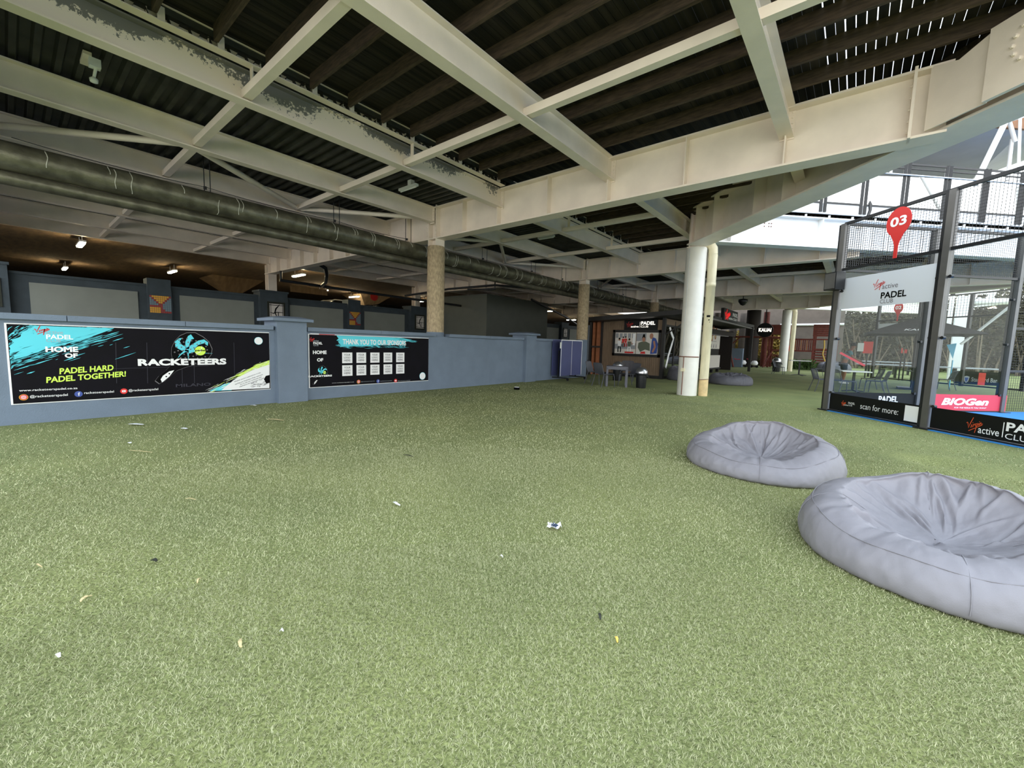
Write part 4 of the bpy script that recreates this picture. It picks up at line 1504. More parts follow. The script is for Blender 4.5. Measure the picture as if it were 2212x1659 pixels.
o0, o1 = wpt(*w2(315, 968)), wpt(*w2(548, 680))
W_, H_ = (o1[0] - o0[0]), (o1[1] - o0[1])
racket_logo(mb, lambda x, y: (o0[0] + x * W_, o0[1] + y * H_), min(W_, H_), WFR, False)
mb.text('RACKETEERS', w2b(246, 866, 600, 824), WFR, 0.006, 0.045, mi=3)
mb.build('racket_emblem', LOGO_MATS, b2)
mb = MB()
social_icons(mb, [wpt(*w2(999, 930)), wpt(*w2(1290, 922)), wpt(*w2(1552, 914))], 0.044, WFR, ('insta', 'fb', 'yt'))
mb.build('round_icons', LOGO_MATS, b2)
mb = MB()
mb.disc2(wpt(*w2(1953, 845)), 0.098, WFR, 0.002, mi=1)
mb.disc2(wpt(*w2(1953, 845)), 0.092, WFR, 0.003, mi=0)
mb.build('white_disc', ['white', 'cyan'], b2)
MB().box((XBN - 0.004, 3.98, 1.368), (XBN + 0.001, 4.16, 1.385), 0).box((XBN - 0.004, 4.16, 1.364), (XBN + 0.001, 4.5, 1.376), 1).build('torn_edge', ['white', 'red'], b2)

# ================================================================== BEANBAGS
def beanbag(name_label, c, R, rz, mkey, seed, hb=0.45, hf=0.25, dip=0.16, squash=1.0, group='grey beanbags', folds=1.0):
    rnd = random.Random(seed)
    t = thing('beanbag', name_label, 'beanbag', (c[0], c[1], 0), rz, group)
    NR, NA = 40, 240
    fold = [(rnd.uniform(0, 2 * PI), rnd.uniform(0.028, 0.07), rnd.uniform(0.3, 1.0), rnd.uniform(-1.0, 1.0), rnd.uniform(0.34, 0.78), rnd.uniform(0.10, 0.22)) for _ in range(46)]
    pock = [(rnd.uniform(0, 2 * PI), rnd.uniform(0.5, 0.8), rnd.uniform(0.05, 0.10), rnd.uniform(0.5, 1)) for _ in range(16)]

    def rim_h(a):            # tall towards local +y (the back), low in front
        s = 0.5 + 0.5 * math.sin(a)
        return hf + (hb - hf) * s ** 1.25 + 0.018 * math.sin(3 * a + seed) + 0.01 * math.sin(7 * a + 2 * seed)

    def rad(a):
        return R * (1 + 0.02 * math.sin(2 * a + seed) + 0.012 * math.sin(5 * a))

    vs, fs = [], []
    rows = []
    # outer wall from the floor up to the rim, then over the rim down into the seat
    wall = ((0.90, 0.0), (0.955, 0.0), (0.985, 0.06), (1.0, 0.16), (1.005, 0.28), (1.0, 0.42), (0.985, 0.56), (0.955, 0.70), (0.915, 0.82), (0.865, 0.91), (0.81, 0.965), (0.75, 0.995), (0.69, 1.0))
    inner = [0.69 * (1 - (k / 26.0) ** 1.05) for k in range(1, 26)]
    prof = [(r, h, False) for r, h in wall] + [(r, 0, True) for r in inner]
    for j, (r, hh, ins) in enumerate(prof):
        row = []
        for k in range(NA):
            a = 2 * PI * k / NA
            H = rim_h(a)
            rr_ = r
            if not ins:
                z = hh * H
                lean = 0.10 * max(0, math.sin(a)) * hh + 0.02 * hh
                rr_ = r - lean * 0.6
                # shallow creases running up the wall
                cr = 0.0
                for fa, fw, fd, tw, ln, sp_ in fold:
                    da = (a - fa - tw * 0.25 * hh + PI) % (2 * PI) - PI
                    cr += fd * math.exp(-(da / (fw * 0.8)) ** 2) * max(0, hh - 0.5) * math.exp(-((ln - 0.72) / 0.16) ** 2)
                rr_ -= 0.020 * cr * folds
                z -= 0.030 * cr * folds * max(0, hh - 0.6)
            else:
                q = r / 0.69
                Hb = dip + 0.02 * math.sin(2 * a + seed)
                z = Hb + (H - Hb) * (q ** 2.1)
                zz = 0.0
                for fa, fw, fd, tw, ln, sp_ in fold:
                    da = (a - fa - tw * (1 - q) + PI) % (2 * PI) - PI
                    band = math.exp(-((r - ln) / sp_) ** 2)
                    w_ = fw * (0.75 + 0.5 * (1 - q))
                    zz += fd * band * (math.exp(-(da / w_) ** 2) - 0.75 * math.exp(-((da - 1.7 * w_) / w_) ** 2))
                for pa, pr, pw, pd in pock:
                    dx = r * math.cos(a) - pr * math.cos(pa)
                    dy = r * math.sin(a) - pr * math.sin(pa)
                    zz -= 0.9 * pd * math.exp(-(dx * dx + dy * dy) / (pw * pw))
                z += 0.034 * zz * folds * min(1, q * 2.2)
            x = rad(a) * rr_ * math.cos(a)
            y = rad(a) * rr_ * math.sin(a) * squash
            if not ins:
                z += 0.0
            row.append((x, y, max(z, 0.0) + 0.002))
        rows.append(row)
    b = MB()
    for row in rows:
        vs.extend(row)
    n = len(rows)
    for j in range(n - 1):
        for k in range(NA):
            l = (k + 1) % NA
            fs.append((j * NA + k, j * NA + l, (j + 1) * NA + l, (j + 1) * NA + k))
    vs.append((0, 0, rows[-1][0][2]))
    for k in range(NA):
        fs.append(((n - 1) * NA + k, (n - 1) * NA + (k + 1) % NA, len(vs) - 1))
    b.add(vs, fs, 0, True)
    ob = b.build('cover', mkey, t, world=False)
    sub = ob.modifiers.new('smooth', 'SUBSURF')
    sub.levels = sub.render_levels = 1
    tex_noise(ob, seed, 0.022 * folds)

    def seam(j0, j1, k):
        p = [V3(rows[j][k % NA]) for j in range(j0, j1)]
        mid = V3((0, 0, 0.12))
        return [q + (q - mid).normalized() * 0.003 for q in p]
    s = MB()
    for k in (14, 74, 134, 194):
        s.tube(seam(3, 24, k), 0.0028, 5)
    s.tube([V3(rows[8][k]) * 1.003 for k in range(0, NA, 2)], 0.0028, 5, closed=True)
    s.tube([V3(rows[1][k]) * 1.004 + V3((0, 0, 0.014)) for k in range(0, NA, 2)], 0.007, 6, closed=True)
    s.build('piping', mkey, t, world=False)
    return t


def tex_noise(ob, seed, strength):
    tx = D.textures.new('cloth_wrinkle', 'CLOUDS')
    tx.noise_scale = 0.11
    tx.noise_depth = 3
    md = ob.modifiers.new('wrinkle', 'DISPLACE')
    md.texture = tx
    md.texture_coords = 'LOCAL'
    md.strength = strength
    md.mid_level = 0.5


beanbag('large lilac grey beanbag with a deep seat hollow, cut off by the right edge', (0.50, 3.66), 0.735, math.radians(-18), 'bag', 3, 0.46, 0.27, 0.13)
beanbag('grey beanbag on the open turf just behind the largest one', (-0.735, 5.33), 0.755, math.radians(-12), 'bag', 8, 0.45, 0.22, 0.10)
p = P(1590, 834, 2, 0)
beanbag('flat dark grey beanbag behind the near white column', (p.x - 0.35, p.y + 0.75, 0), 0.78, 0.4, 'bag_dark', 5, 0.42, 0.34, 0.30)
p = P(1456, 821, 2, 0)
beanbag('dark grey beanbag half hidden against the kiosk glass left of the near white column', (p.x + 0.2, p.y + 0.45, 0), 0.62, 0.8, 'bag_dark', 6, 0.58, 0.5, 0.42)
p = P(1790, 804, 2, 0)
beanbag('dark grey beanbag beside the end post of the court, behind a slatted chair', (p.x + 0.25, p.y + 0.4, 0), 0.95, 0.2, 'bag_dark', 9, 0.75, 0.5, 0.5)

# ================================================================== CHAIRS, TABLES, BINS
CH_GROUP = 'grey stacking chairs'


def make_chair(slats=True, s=0.93):
    t = thing('stacking_chair', 'x', 'chair', (0, 0, 0), 0, CH_GROUP)     # faces local +y
    w, d, hs, hb = 0.23 * s, 0.22 * s, 0.44 * s, 0.82 * s
    seat = MB()
    ny = 7
    for k in range(ny):
        y = -d + 2 * d * k / (ny - 1)
        seat.cbox((0, y, hs - 0.008 + 0.010 * abs(k - 3) / 3), (2 * w - 0.02, 2 * d / ny * 0.9, 0.014))
    seat.tube([(-w, -d, hs), (-w, d, hs), (w, d, hs), (w, -d, hs)], 0.012, 8)
    seat.build('seat', 'chair', t, world=False)
    b = MB()
    top = [(-w, -d - 0.10, hb - 0.05), (-w * 0.9, -d - 0.115, hb - 0.01), (-w * 0.6, -d - 0.13, hb), (w * 0.6, -d - 0.13, hb), (w * 0.9, -d - 0.115, hb - 0.01), (w, -d - 0.10, hb - 0.05)]
    b.tube(top, 0.012, 8)
    n = 9 if slats else 15
    for k in range(n):
        x = -w * 0.86 + 2 * w * 0.86 * k / (n - 1)
        bow = 0.03 * (1 - (x / w) ** 2)
        b.tube([(x, -d + 0.01, hs + 0.01), (x, -d - 0.04 - bow * 0.6, hs + 0.10), (x, -d - 0.08 - bow, hs + 0.22), (x, -d - 0.12 - bow * 0.4, hb - 0.005)], 0.008 if slats else 0.0105, 6)
    b.build('backrest', 'chair', t, world=False)
    for sx in (-1, 1):
        MB().tube([(sx * w, -d - 0.10, hb - 0.05), (sx * w, -d - 0.055, hs + 0.16), (sx * w, -d, hs), (sx * (w + 0.015), -d - 0.05, hs * 0.5), (sx * (w + 0.03), -d - 0.11, 0.0)], 0.0125, 8).build('leg', 'chair', t, world=False)
        MB().tube([(sx * w, d - 0.02, hs), (sx * (w + 0.01), d + 0.01, hs * 0.8), (sx * (w + 0.02), d + 0.03, 0.0)], 0.0125, 8).build('leg', 'chair', t, world=False)
    return t


def face(p, q):           # heading so that local +y looks from p to q
    return math.atan2(q[1] - p[1], q[0] - p[0]) - PI / 2


# square dining table outside the kiosk, one corner towards us
TN = P(1326, 836.5, 2, 0)
TS, TH = 0.68, 0.66
TC = V3((TN.x - 0.14, TN.y + 0.46, 0))
ta = math.radians(26)
tb = thing('dining_table', 'square grey table with thick square legs in front of the black kiosk', 'table', (TC.x, TC.y, 0), ta)
h = TS / 2
tt = MB().box((-h, -h, TH - 0.035), (h, h, TH))
tt.build('tabletop', 'table', tb, world=False)
for sx in (-1, 1):
    for sy in (-1, 1):
        MB().box((sx * h - (0.065 if sx > 0 else 0), sy * h - (0.065 if sy > 0 else 0), 0), (sx * h + (0.065 if sx < 0 else 0), sy * h + (0.065 if sy < 0 else 0), TH - 0.035)).build('leg', 'table', tb, world=False)
    MB().box((-h, sx * (h - 0.03) - 0.02, TH - 0.10), (h, sx * (h - 0.03) + 0.02, TH - 0.035)).box((sx * (h - 0.03) - 0.02, -h, TH - 0.10), (sx * (h - 0.03) + 0.02, h, TH - 0.035)).build('apron', 'table', tb, world=False)
CSOLID = make_chair(False)
CSLAT = make_chair(True)
used = {}


def chair(proto, x, y, rz, label):
    k = proto.name
    if k not in used:
        used[k] = 1
        proto.location = (x, y, 0)
        proto.rotation_euler = (0, 0, rz)
        proto['label'] = label
        return proto
    return dup(proto, (x, y, 0), rz, label, CH_GROUP)


for px, py, lab in ((1301, 835, 'grey chair seen from behind at the left front side of the square grey table'),
                    (1283, 829, 'grey chair farther left of the square grey table, near the table tennis board'),
                    (1353, 834, 'grey chair on the right of the square grey table, beside the front bin'),
                    (1350, 824, 'grey chair at the far right side of the square grey table')):
    p = P(px, py, 2, 0)
    chair(CSOLID, p.x, p.y + 0.12, face(p, TC + V3((0.1, 0.1, 0))), lab)


def bin_at(p, s, label):
    t = thing('domed_bin', label, 'bin', (p.x, p.y, 0), 0, 'black bins with domed steel lids')
    c = (0, 0, 0)
    MB().lathe(((0.0, 0.0), (0.148, 0.0), (0.152, 0.02), (0.168, 0.42), (0.168, 0.43)), 32, c).build('body', 'bin', t, world=False)
    MB().lathe(((0.17, 0.415), (0.196, 0.42), (0.200, 0.455), (0.19, 0.475), (0.15, 0.48)), 32, c).build('collar', 'bin', t, world=False)
    MB().lathe(((0.188, 0.475), (0.188, 0.50), (0.176, 0.56), (0.145, 0.615), (0.095, 0.65), (0.04, 0.664), (0.0, 0.666)), 32, c).build('dome_lid', 'steel', t, world=False)
    for sx in (-1, 1):
        MB().tube([(sx * 0.185, -0.05, 0.43), (sx * 0.225, -0.04, 0.36), (sx * 0.225, 0.04, 0.36), (sx * 0.185, 0.05, 0.43)], 0.014, 8).build('handle', 'bin', t, world=False)
    t.scale = (s, s, s)
    return t


bin_at(P(1384, 838, 2, 0), 1.0, 'black bin with a shiny domed lid standing right of the square grey table')
bin_at(V3((-7.02, 14.95, 0)), 1.1, 'black bin with a domed lid half hidden behind the square grey table')
bin_at(P(1676, 803, 2, 0), 1.35, 'far black bin with a dull domed lid in front of the far white column')

# folded table tennis table
ttm = thing('table_tennis_table', 'folded table tennis table with an upright blue board, beside the low blue wall', 'table tennis table', (0, 0, 0))
a0, a1 = P(1209.5, 812.5, 2, 0.16), P(1255, 807, 2, 0.20)
TOPZ = V3((0, 0, 1.30))
ttm.location = ((a0.x + a1.x) / 2, (a0.y + a1.y) / 2, 0)
U = (a1 - a0)
U.z = 0
Wd = U.length
U.normalize()
Nn = U.cross(V3((0, 0, 1)))
z0 = a0.z
HB = P(1209.5, 733.5, 1, a0.y).z - z0
bd = MB()
bd.prism([(0, 0), (Wd, 0), (Wd, HB), (0, HB)], a0, U, (0, 0, 1), -0.03)
bd.build('board', 'tt_blue', ttm)
fr = (a0, U, V3((0, 0, 1)))
ed = MB()
for q in (((0, 0), (0.03, HB)), ((Wd - 0.03, 0), (Wd, HB)), ((0, HB - 0.03), (Wd, HB)), ((Wd / 2 - 0.008, 0), (Wd / 2 + 0.008, HB))):
    (x0_, y0_), (x1_, y1_) = q
    ed.poly2([(x0_, y0_), (x1_, y0_), (x1_, y1_), (x0_, y1_)], fr, 0.003)
ed.build('white_lines', 'white', ttm)
b2_ = a0 + U * 0.02 - Nn * 0.34
bd = MB()
bd.prism([(-0.05, 0.0), (Wd * 0.8, 0), (Wd * 0.8, HB), (-0.05, HB)], b2_, U, (0, 0, 1), -0.03)
bd.build('second_board', 'tt_blue', ttm)
uc = MB()
for u in (0.12, Wd - 0.15):
    base = a0 + U * u
    base.z = 0.09
    uc.bar(base + Nn * 0.28, base - Nn * 0.62, 0.05, 0.04)
    uc.bar(base - Nn * 0.16, base - Nn * 0.16 + V3((0, 0, HB * 0.75)), 0.04, 0.04)
uc.bar(a0 + U * 0.12 - Nn * 0.16 + V3((0, 0, 0.5)), a0 + U * (Wd - 0.15) - Nn * 0.16 + V3((0, 0, 0.5)), 0.03, 0.03)
uc.build('undercarriage', 'black_metal', ttm)
for u in (0.12, Wd - 0.15):
    for n_ in (0.26, -0.60):
        c = a0 + U * u + Nn * n_
        MB().tube([V3((c.x, c.y, 0.045)) - U * 0.015, V3((c.x, c.y, 0.045)) + U * 0.015], 0.045, 16).tube([(c.x, c.y, 0.045), (c.x, c.y, 0.09)], 0.012, 6).build('castor', 'rubber', ttm)
net = MB().bar(a0 - U * 0.04 + V3((0, 0, HB - 0.1)), a0 - U * 0.04 + V3((0, 0, HB - 0.32)), 0.03, 0.03)
net.build('net_post', 'white', ttm)

# ================================================================== KIOSK
KY, KX0, KX1 = 17.3, -8.95, -6.18
kk = thing('kiosk', 'dark club kiosk with brown cladding, a wide front window and an overhanging black roof', 'kiosk', (-7.6, 22, 0))
cl = MB()
x = KX0
while x < KX1 - 0.05:
    w = min(0.09, KX1 - x)
    cl.box((x + 0.004, KY, 0.12), (x + w - 0.004, KY + 0.02, 2.46))
    x += 0.09
cl.box((KX0, KY + 0.012, 0.12), (KX1, KY + 0.03, 2.46))
cl.build('cladding', 'timber', kk)
MB().box((KX0 - 0.1, KY - 0.06, 0), (KX0 + 0.02, KY + 0.1, 2.5)).build('corner_post', 'kiosk', kk)
MB().box((KX1 - 0.06, KY - 0.06, 0), (KX1 + 0.06, KY + 0.1, 2.6)).build('corner_post', 'kiosk', kk)
MB().box((KX0, KY - 0.04, 0), (KX1, KY + 0.05, 0.13)).build('plinth', 'kiosk', kk)
MB().box((-9.0, KY + 0.05, 0.0), (-8.9, 30, 2.5)).box((-9.0, 29.9, 0), (-6.2, 30, 2.5)).build('rear_wall', 'kiosk_ceiling', kk)
wf_ = MB()
WX0, WX1, WZ0, WZ1 = -8.42, -6.27, 0.90, 2.04
for q in (((WX0, WZ0), (WX1, WZ0 + 0.11)), ((WX0, WZ1 - 0.11), (WX1, WZ1)), ((WX0, WZ0), (WX0 + 0.1, WZ1)), ((WX1 - 0.1, WZ0), (WX1, WZ1))):
    wf_.box((q[0][0], KY - 0.05, q[0][1]), (q[1][0], KY + 0.01, q[1][1]))
wf_.build('window_frame', 'kiosk', kk)
rf = MB()
zl, zr = 2.36, 2.60
R0, R1 = (-9.4, 16.25), (-5.05, 30.0)


def zroof(x):
    return zl + (zr - zl) * (x - R0[0]) / (R1[0] - R0[0])


vs = []
for th in (0, 0.17):
    for x_, y_ in ((R0[0], R0[1]), (R1[0], R0[1]), (R1[0], R1[1]), (R0[0], R1[1])):
        vs.append((x_, y_, zroof(x_) + th + 0.010 * (y_ - R0[1])))
rf.add(vs, MB.BOXF)
rf.build('roof', 'kiosk', kk)
MB().box((R1[0] - 0.10, R0[1], 2.63), (R1[0] + 0.02, R1[1], 2.69)).build('gutter', 'post_grey', kk)
MB().box((-5.12, 29.35, 0), (-4.98, 29.5, 2.75)).build('roof_post', 'kiosk', kk)
MB().bar((-6.15, 17.4, 1.85), (-5.2, 17.4, 2.5), 0.05, 0.05).build('roof_strut', 'kiosk', kk)
# glazed side
sg = MB()
for y in (17.42, 18.6, 20.2, 22.0, 23.6):
    sg.box((KX1 - 0.03, y, 0.1), (KX1 + 0.03, y + 0.07, 2.46))
sg.box((KX1 - 0.03, 17.4, 0), (KX1 + 0.03, 24, 0.12)).box((KX1 - 0.03, 17.4, 2.2), (KX1 + 0.03, 24, 2.28))
sg.build('glazing_frame', 'kiosk', kk)
MB().box((KX1 - 0.006, 17.45, 0.1), (KX1 + 0.006, 23.7, 2.2)).build('side_glass', 'shop_glass', kk)
MB().box((KX1 - 0.02, 17.4, 2.28), (KX1 + 0.02, 24, 2.52)).build('side_fascia', 'timber', kk)
sh = MB()
for z in (0.5, 0.95, 1.4, 1.85):
    sh.box((-8.85, 17.6, z), (-8.45, 23.5, z + 0.03))
for y in np.arange(17.6, 23.6, 0.97):
    sh.box((-8.86, y, 0.1), (-8.45, y + 0.03, 2.2))
sh.build('shelving', 'pale_grey', kk)
goods = random.Random(4)
kinds = ('white', 'black', 'red', 'poster_green', 'mid_grey')
for i in range(18):
    y = 17.75 + 0.3 * i
    z = (0.53, 0.98, 1.43)[i % 3]
    hgt = 0.2 + 0.12 * goods.random()
    tag(MB().box((-8.8, y, z), (-8.52, y + 0.16 + 0.05 * goods.random(), z + hgt)).build('shop_box', kinds[i % 5]), 'small goods box on the shelves inside the dark kiosk glass', 'box', 'goods on the kiosk shelves')
tp = MB()
sfr = frame((KX1 + 0.012, 0, 0), (0, 1, 0), (0, 0, 1))
pts = []
for q in ((1447, 706), (1450, 718), (1455, 731), (1452, 742), (1444, 768), (1438, 795)):
    v = P(q[0], q[1], 0, KX1 + 0.012)
    pts.append((v.y, v.z))
tp.stroke2(pts, 0.17, sfr)
tag(tp.build('window_tape', 'white'), 'long bent strip of white tape on the kiosk side glass, left of the white column', 'tape')

# framed posters in the kiosk window
for x0, x1, lab in ((WX0 + 0.1, -7.36, 'sports poster of padel players in red and black, left half of the kiosk window'), (-7.33, WX1 - 0.1, 'sports poster of two men, one dressed in blue, right half of kiosk window')):
    t = thing('window_poster', lab, 'poster', ((x0 + x1) / 2, KY, WZ0 + 0.11), 0, 'posters in the kiosk window')
    fr = frame((x0, KY - 0.012, WZ0 + 0.11), (1, 0, 0), (0, 0, 1))
    W, H = x1 - x0, WZ1 - WZ0 - 0.22
    MB().box((x0, KY - 0.011, WZ0 + 0.11), (x1, KY + 0.005, WZ1 - 0.11)).build('print', 'screen_white', t)
    m2 = MB()
    mm = ['poster_grey', 'black', 'red', 'poster_skin', 'poster_blue', 'poster_green', 'white']

    def man(cx, by, s, top, legs, hd=3):
        m2.poly2([(cx - 0.10 * s, by + 0.42 * s), (cx + 0.10 * s, by + 0.42 * s), (cx + 0.15 * s, by + 0.80 * s), (cx - 0.15 * s, by + 0.80 * s)], fr, 0.003, top)
        m2.stroke2([(cx - 0.05 * s, by + 0.44 * s), (cx - 0.09 * s, by + 0.2 * s), (cx - 0.07 * s, by)], 0.08 * s, fr, 0.003, legs)
        m2.stroke2([(cx + 0.05 * s, by + 0.44 * s), (cx + 0.12 * s, by + 0.2 * s), (cx + 0.10 * s, by)], 0.08 * s, fr, 0.003, legs)
        m2.stroke2([(cx + 0.13 * s, by + 0.76 * s), (cx + 0.22 * s, by + 0.6 * s), (cx + 0.30 * s, by + 0.68 * s)], 0.055 * s, fr, 0.004, hd)
        m2.disc2((cx, by + 0.92 * s), 0.075 * s, fr, 0.004, ry=0.10 * s, n=14, mi=hd)
        m2.disc2((cx, by + 0.97 * s), 0.075 * s, fr, 0.005, ry=0.06 * s, n=14, mi=1)
    if 'left' in lab:
        for k in range(5):
            m2.poly2([(W * (0.02 + 0.2 * k), H * 0.74), (W * (0.16 + 0.2 * k), H * 0.74), (W * (0.16 + 0.2 * k), H * 0.96), (W * (0.02 + 0.2 * k), H * 0.96)], fr, 0.002, 0)
        m2.poly2([(0, H * 0.22), (W, H * 0.22), (W, H * 0.5), (0, H * 0.45)], fr, 0.002, 0)
        man(W * 0.22, 0.05, 0.62, 6, 1)
        man(W * 0.40, 0.28, 0.45, 2, 1)
        man(W * 0.52, 0.30, 0.44, 2, 2)
        man(W * 0.70, 0.05, 0.60, 5, 6)
        m2.poly2([(W * 0.5, 0.02), (W * 0.92, 0.02), (W * 0.92, 0.09), (W * 0.5, 0.09)], fr, 0.006, 2)
        m2.poly2([(W * 0.86, H * 0.4), (W * 0.97, H * 0.4), (W * 0.97, H * 0.95), (W * 0.86, H * 0.95)], fr, 0.003, 6)
    else:
        m2.poly2([(0, H * 0.6), (W * 0.45, H * 0.62), (W * 0.45, H * 0.98), (0, H * 0.96)], fr, 0.002, 0)
        m2.poly2([(W * 0.08, H * 0.30), (W * 0.20, H * 0.10), (W * 0.42, H * 0.22), (W * 0.64, H * 0.16), (W * 0.62, H * 0.5), (W * 0.42, H * 0.60), (W * 0.24, H * 0.58), (W * 0.1, H * 0.52)], fr, 0.003, 5)
        m2.disc2((W * 0.34, H * 0.70), 0.075, fr, 0.004, ry=0.12, n=18, mi=3)
        m2.poly2([(W * 0.26, H * 0.72), (W * 0.30, H * 0.92), (W * 0.38, H * 0.93), (W * 0.41, H * 0.72), (W * 0.34, H * 0.80)], fr, 0.005, 1)
        m2.poly2([(W * 0.66, 0.02), (W * 0.95, 0.05), (W * 0.99, H * 0.5), (W * 0.88, H * 0.74), (W * 0.72, H * 0.80), (W * 0.70, H * 0.6)], fr, 0.003, 4)
        m2.disc2((W * 0.68, H * 0.84), 0.08, fr, 0.004, ry=0.12, n=18, mi=3)
        m2.stroke2([(W * 0.80, H * 0.62), (W * 0.86, H * 0.35), (W * 0.76, H * 0.1)], 0.08, fr, 0.004, 3)
        m2.poly2([(W * 0.2, 0.02), (W * 0.45, 0.02), (W * 0.42, 0.12), (W * 0.24, 0.10)], fr, 0.006, 2)
    m2.build('players', mm, t)

# signs on the kiosk
sg = thing('shop_sign', 'black kiosk sign with white PADEL CLUB lettering above the wide front window', 'sign', (-7.15, KY - 0.06, 2.05))
MB().box((-7.90, KY - 0.07, 2.04), (-6.44, KY - 0.01, 2.46)).build('board', 'black_vinyl', sg)
fr = frame((-7.90, KY - 0.072, 2.04), (1, 0, 0), (0, 0, 1))
mb = MB()
script_logo(mb, (0.10, 0.12, 0.40, 0.36), fr, 0.002, 0.05)
mb.build('script_word', 'red', sg)
mb = MB()
mb.text('active', (0.31, 0.10, 0.66, 0.185), fr, 0.003, 0.01)
mb.build('word_active', 'sign_lit', sg)
mb = MB()
mb.stroke2([(0.715, 0.09), (0.715, 0.34)], 0.01, fr, 0.003)
mb.build('divider', 'sign_lit', sg)
mb = MB()
mb.text('PADEL', (0.76, 0.215, 1.37, 0.36), fr, 0.003, 0.03)
mb.build('word_padel', 'sign_lit', sg)
mb = MB()
mb.text('CLUB', (0.76, 0.10, 1.08, 0.185), fr, 0.003, 0.0)
mb.build('word_club', 'sign_lit', sg)

xs_ = -5.0
c0, c1, c2 = P(1563, 690, 0, xs_), P(1563, 664, 0, xs_), P(1593, 690, 0, xs_)
ya, yb = c0.y, c2.y
za, zb = 2.80, c1.z
s2 = thing('roof_sign', 'black box sign with a red logo and white lettering on the kiosk roof edge', 'sign', (xs_, (ya + yb) / 2, za))
MB().box((xs_ - 0.14, ya, za - 0.06), (xs_, yb, zb)).build('box', 'black_vinyl', s2)
fr = frame((xs_ + 0.004, ya, za - 0.06), (0, 1, 0), (0, 0, 1))
L_, H_ = yb - ya, zb - za + 0.06
mb = MB()
script_logo(mb, (L_ * 0.05, H_ * 0.1, L_ * 0.42, H_ * 0.92), fr, 0.003, 0.10)
mb.build('script_word', 'sign_red', s2)
for nm, s_, bx in (('word_active', 'active', (0.34, 0.14, 0.62, 0.36)), ('word_padel', 'PADEL', (0.60, 0.48, 0.97, 0.80)), ('word_club', 'CLUB', (0.66, 0.14, 0.92, 0.36))):
    mb = MB()
    mb.text(s_, (bx[0] * L_, bx[1] * H_, bx[2] * L_, bx[3] * H_), fr, 0.004, 0.02)
    mb.build(nm, 'white', s2)

# food poster, black band and white counter on the open side of the kiosk
y0_, y1_ = 23.9, 26.6
mp_ = thing('menu_board', 'bright menu board with pictures of round food, right behind the white column', 'menu board', (KX1, 25.2, 1.32))
MB().box((KX1 - 0.05, y0_, 1.34), (KX1, y1_, 2.5)).build('board', 'screen_white', mp_)
fr = frame((KX1 + 0.003, y0_, 1.34), (0, 1, 0), (0, 0, 1))
m2 = MB()
for cx_, cy_, r_ in ((0.5, 0.78, 0.22), (1.1, 0.98, 0.26), (1.7, 0.95, 0.24), (0.9, 0.6, 0.2), (1.6, 0.72, 0.2)):
    m2.disc2((cx_, cy_), r_, fr, 0.002, mi=0)
    m2.disc2((cx_ + 0.02, cy_ + 0.01), r_ * 0.55, fr, 0.004, mi=1)
for k in range(4):
    m2.poly2([(0.3 + 0.5 * k, 0.06), (0.45 + 0.5 * k, 0.06), (0.42 + 0.5 * k, 0.26), (0.33 + 0.5 * k, 0.26)], fr, 0.003, 2)
m2.stroke2([(0.2, 0.42), (1.9, 0.42)], 0.02, fr, 0.002, 2)
m2.build('food_picture', ['orange_timber', 'tan', 'mid_grey'], mp_)
cn = thing('service_counter', 'white service counter with a black band under the menu board, behind the white column', 'counter', (KX1, 25.2, 0.1))
MB().box((KX1 - 0.6, y0_ - 0.3, 0.28), (KX1 + 0.06, y1_ + 0.05, 0.98)).build('front', 'screen_white', cn)
MB().box((KX1 - 0.6, y0_ - 0.3, 0.98), (KX1 - 0.02, y1_, 1.34)).build('band', 'black_vinyl', cn)
MB().box((KX1 - 0.6, y0_ - 0.3, 0.2), (KX1 + 0.12, y1_ + 0.08, 0.28)).build('base', 'kiosk', cn)
for y in (y0_ - 0.1, 25.2, y1_ - 0.1):
    MB().box((KX1 - 0.1, y, 0), (KX1 + 0.05, y + 0.12, 0.2)).build('foot', 'kiosk', cn)
MB().box((KX1 - 0.02, y0_ + 0.1, 1.0), (KX1 + 0.0, y0_ + 0.35, 1.2)).build('notice', 'white', cn)
MB().box((-8.9, 24.0, 2.15), (KX1 + 0.1, 30, 2.42)).build('service_header', 'kiosk_ceiling', kk)
MB().box((-8.0, 24.5, 2.1), (KX1 + 0.06, 28.4, 2.4)).build('air_unit', 'mid_grey', kk)

# timber screen between the second concrete column and the kiosk
for k, (px, lab) in enumerate(((1284, 'left upright of the orange brown timber screen beside the kiosk'), (1293, 'right upright of the orange brown timber screen beside the kiosk'))):
    p = P(px, 740, 1, 17.2)
    tag(MB().box((p.x - 0.06, 17.1, 0), (p.x + 0.06, 17.3, 2.46)).build('timber_post', 'orange_timber'), lab, 'post', 'timber screen uprights')
p = P(1291, 749, 1, 17.15)
tag(MB().box((p.x - 0.26, 17.04, p.z - 0.04), (p.x + 0.26, 17.1, p.z + 0.04)).build('push_bar', 'kiosk'), 'short dark rail across the orange brown timber screen uprights', 'rail')
p = P(1276, 740, 1, 17.5)
tag(MB().box((p.x - 0.06, 17.45, 0), (p.x + 0.06, 17.55, 2.5)).build('dark_post', 'kiosk'), 'slim dark post left of the orange brown timber screen', 'post')
# dark slotted speaker on the left court post
p = Q(1803, 608, 1, 1, 11.2)
t = thing('loudspeaker', 'dark grey box loudspeaker mounted at the left court corner post', 'speaker', tuple(p))
MB().cbox(p, (0.30, 0.22, 0.38), rz=-PI / 4).build('cabinet', 'bin', t)
MB().cbox(p + V3((-0.075, -0.075, 0)), (0.25, 0.03, 0.33), rz=-PI / 4).build('grille', 'post_grey', t)
MB().bar(p + V3((0.05, 0.05, 0)), V3((-0.36, 11.76, p.z)), 0.05, 0.05).build('bracket', 'black_metal', t)

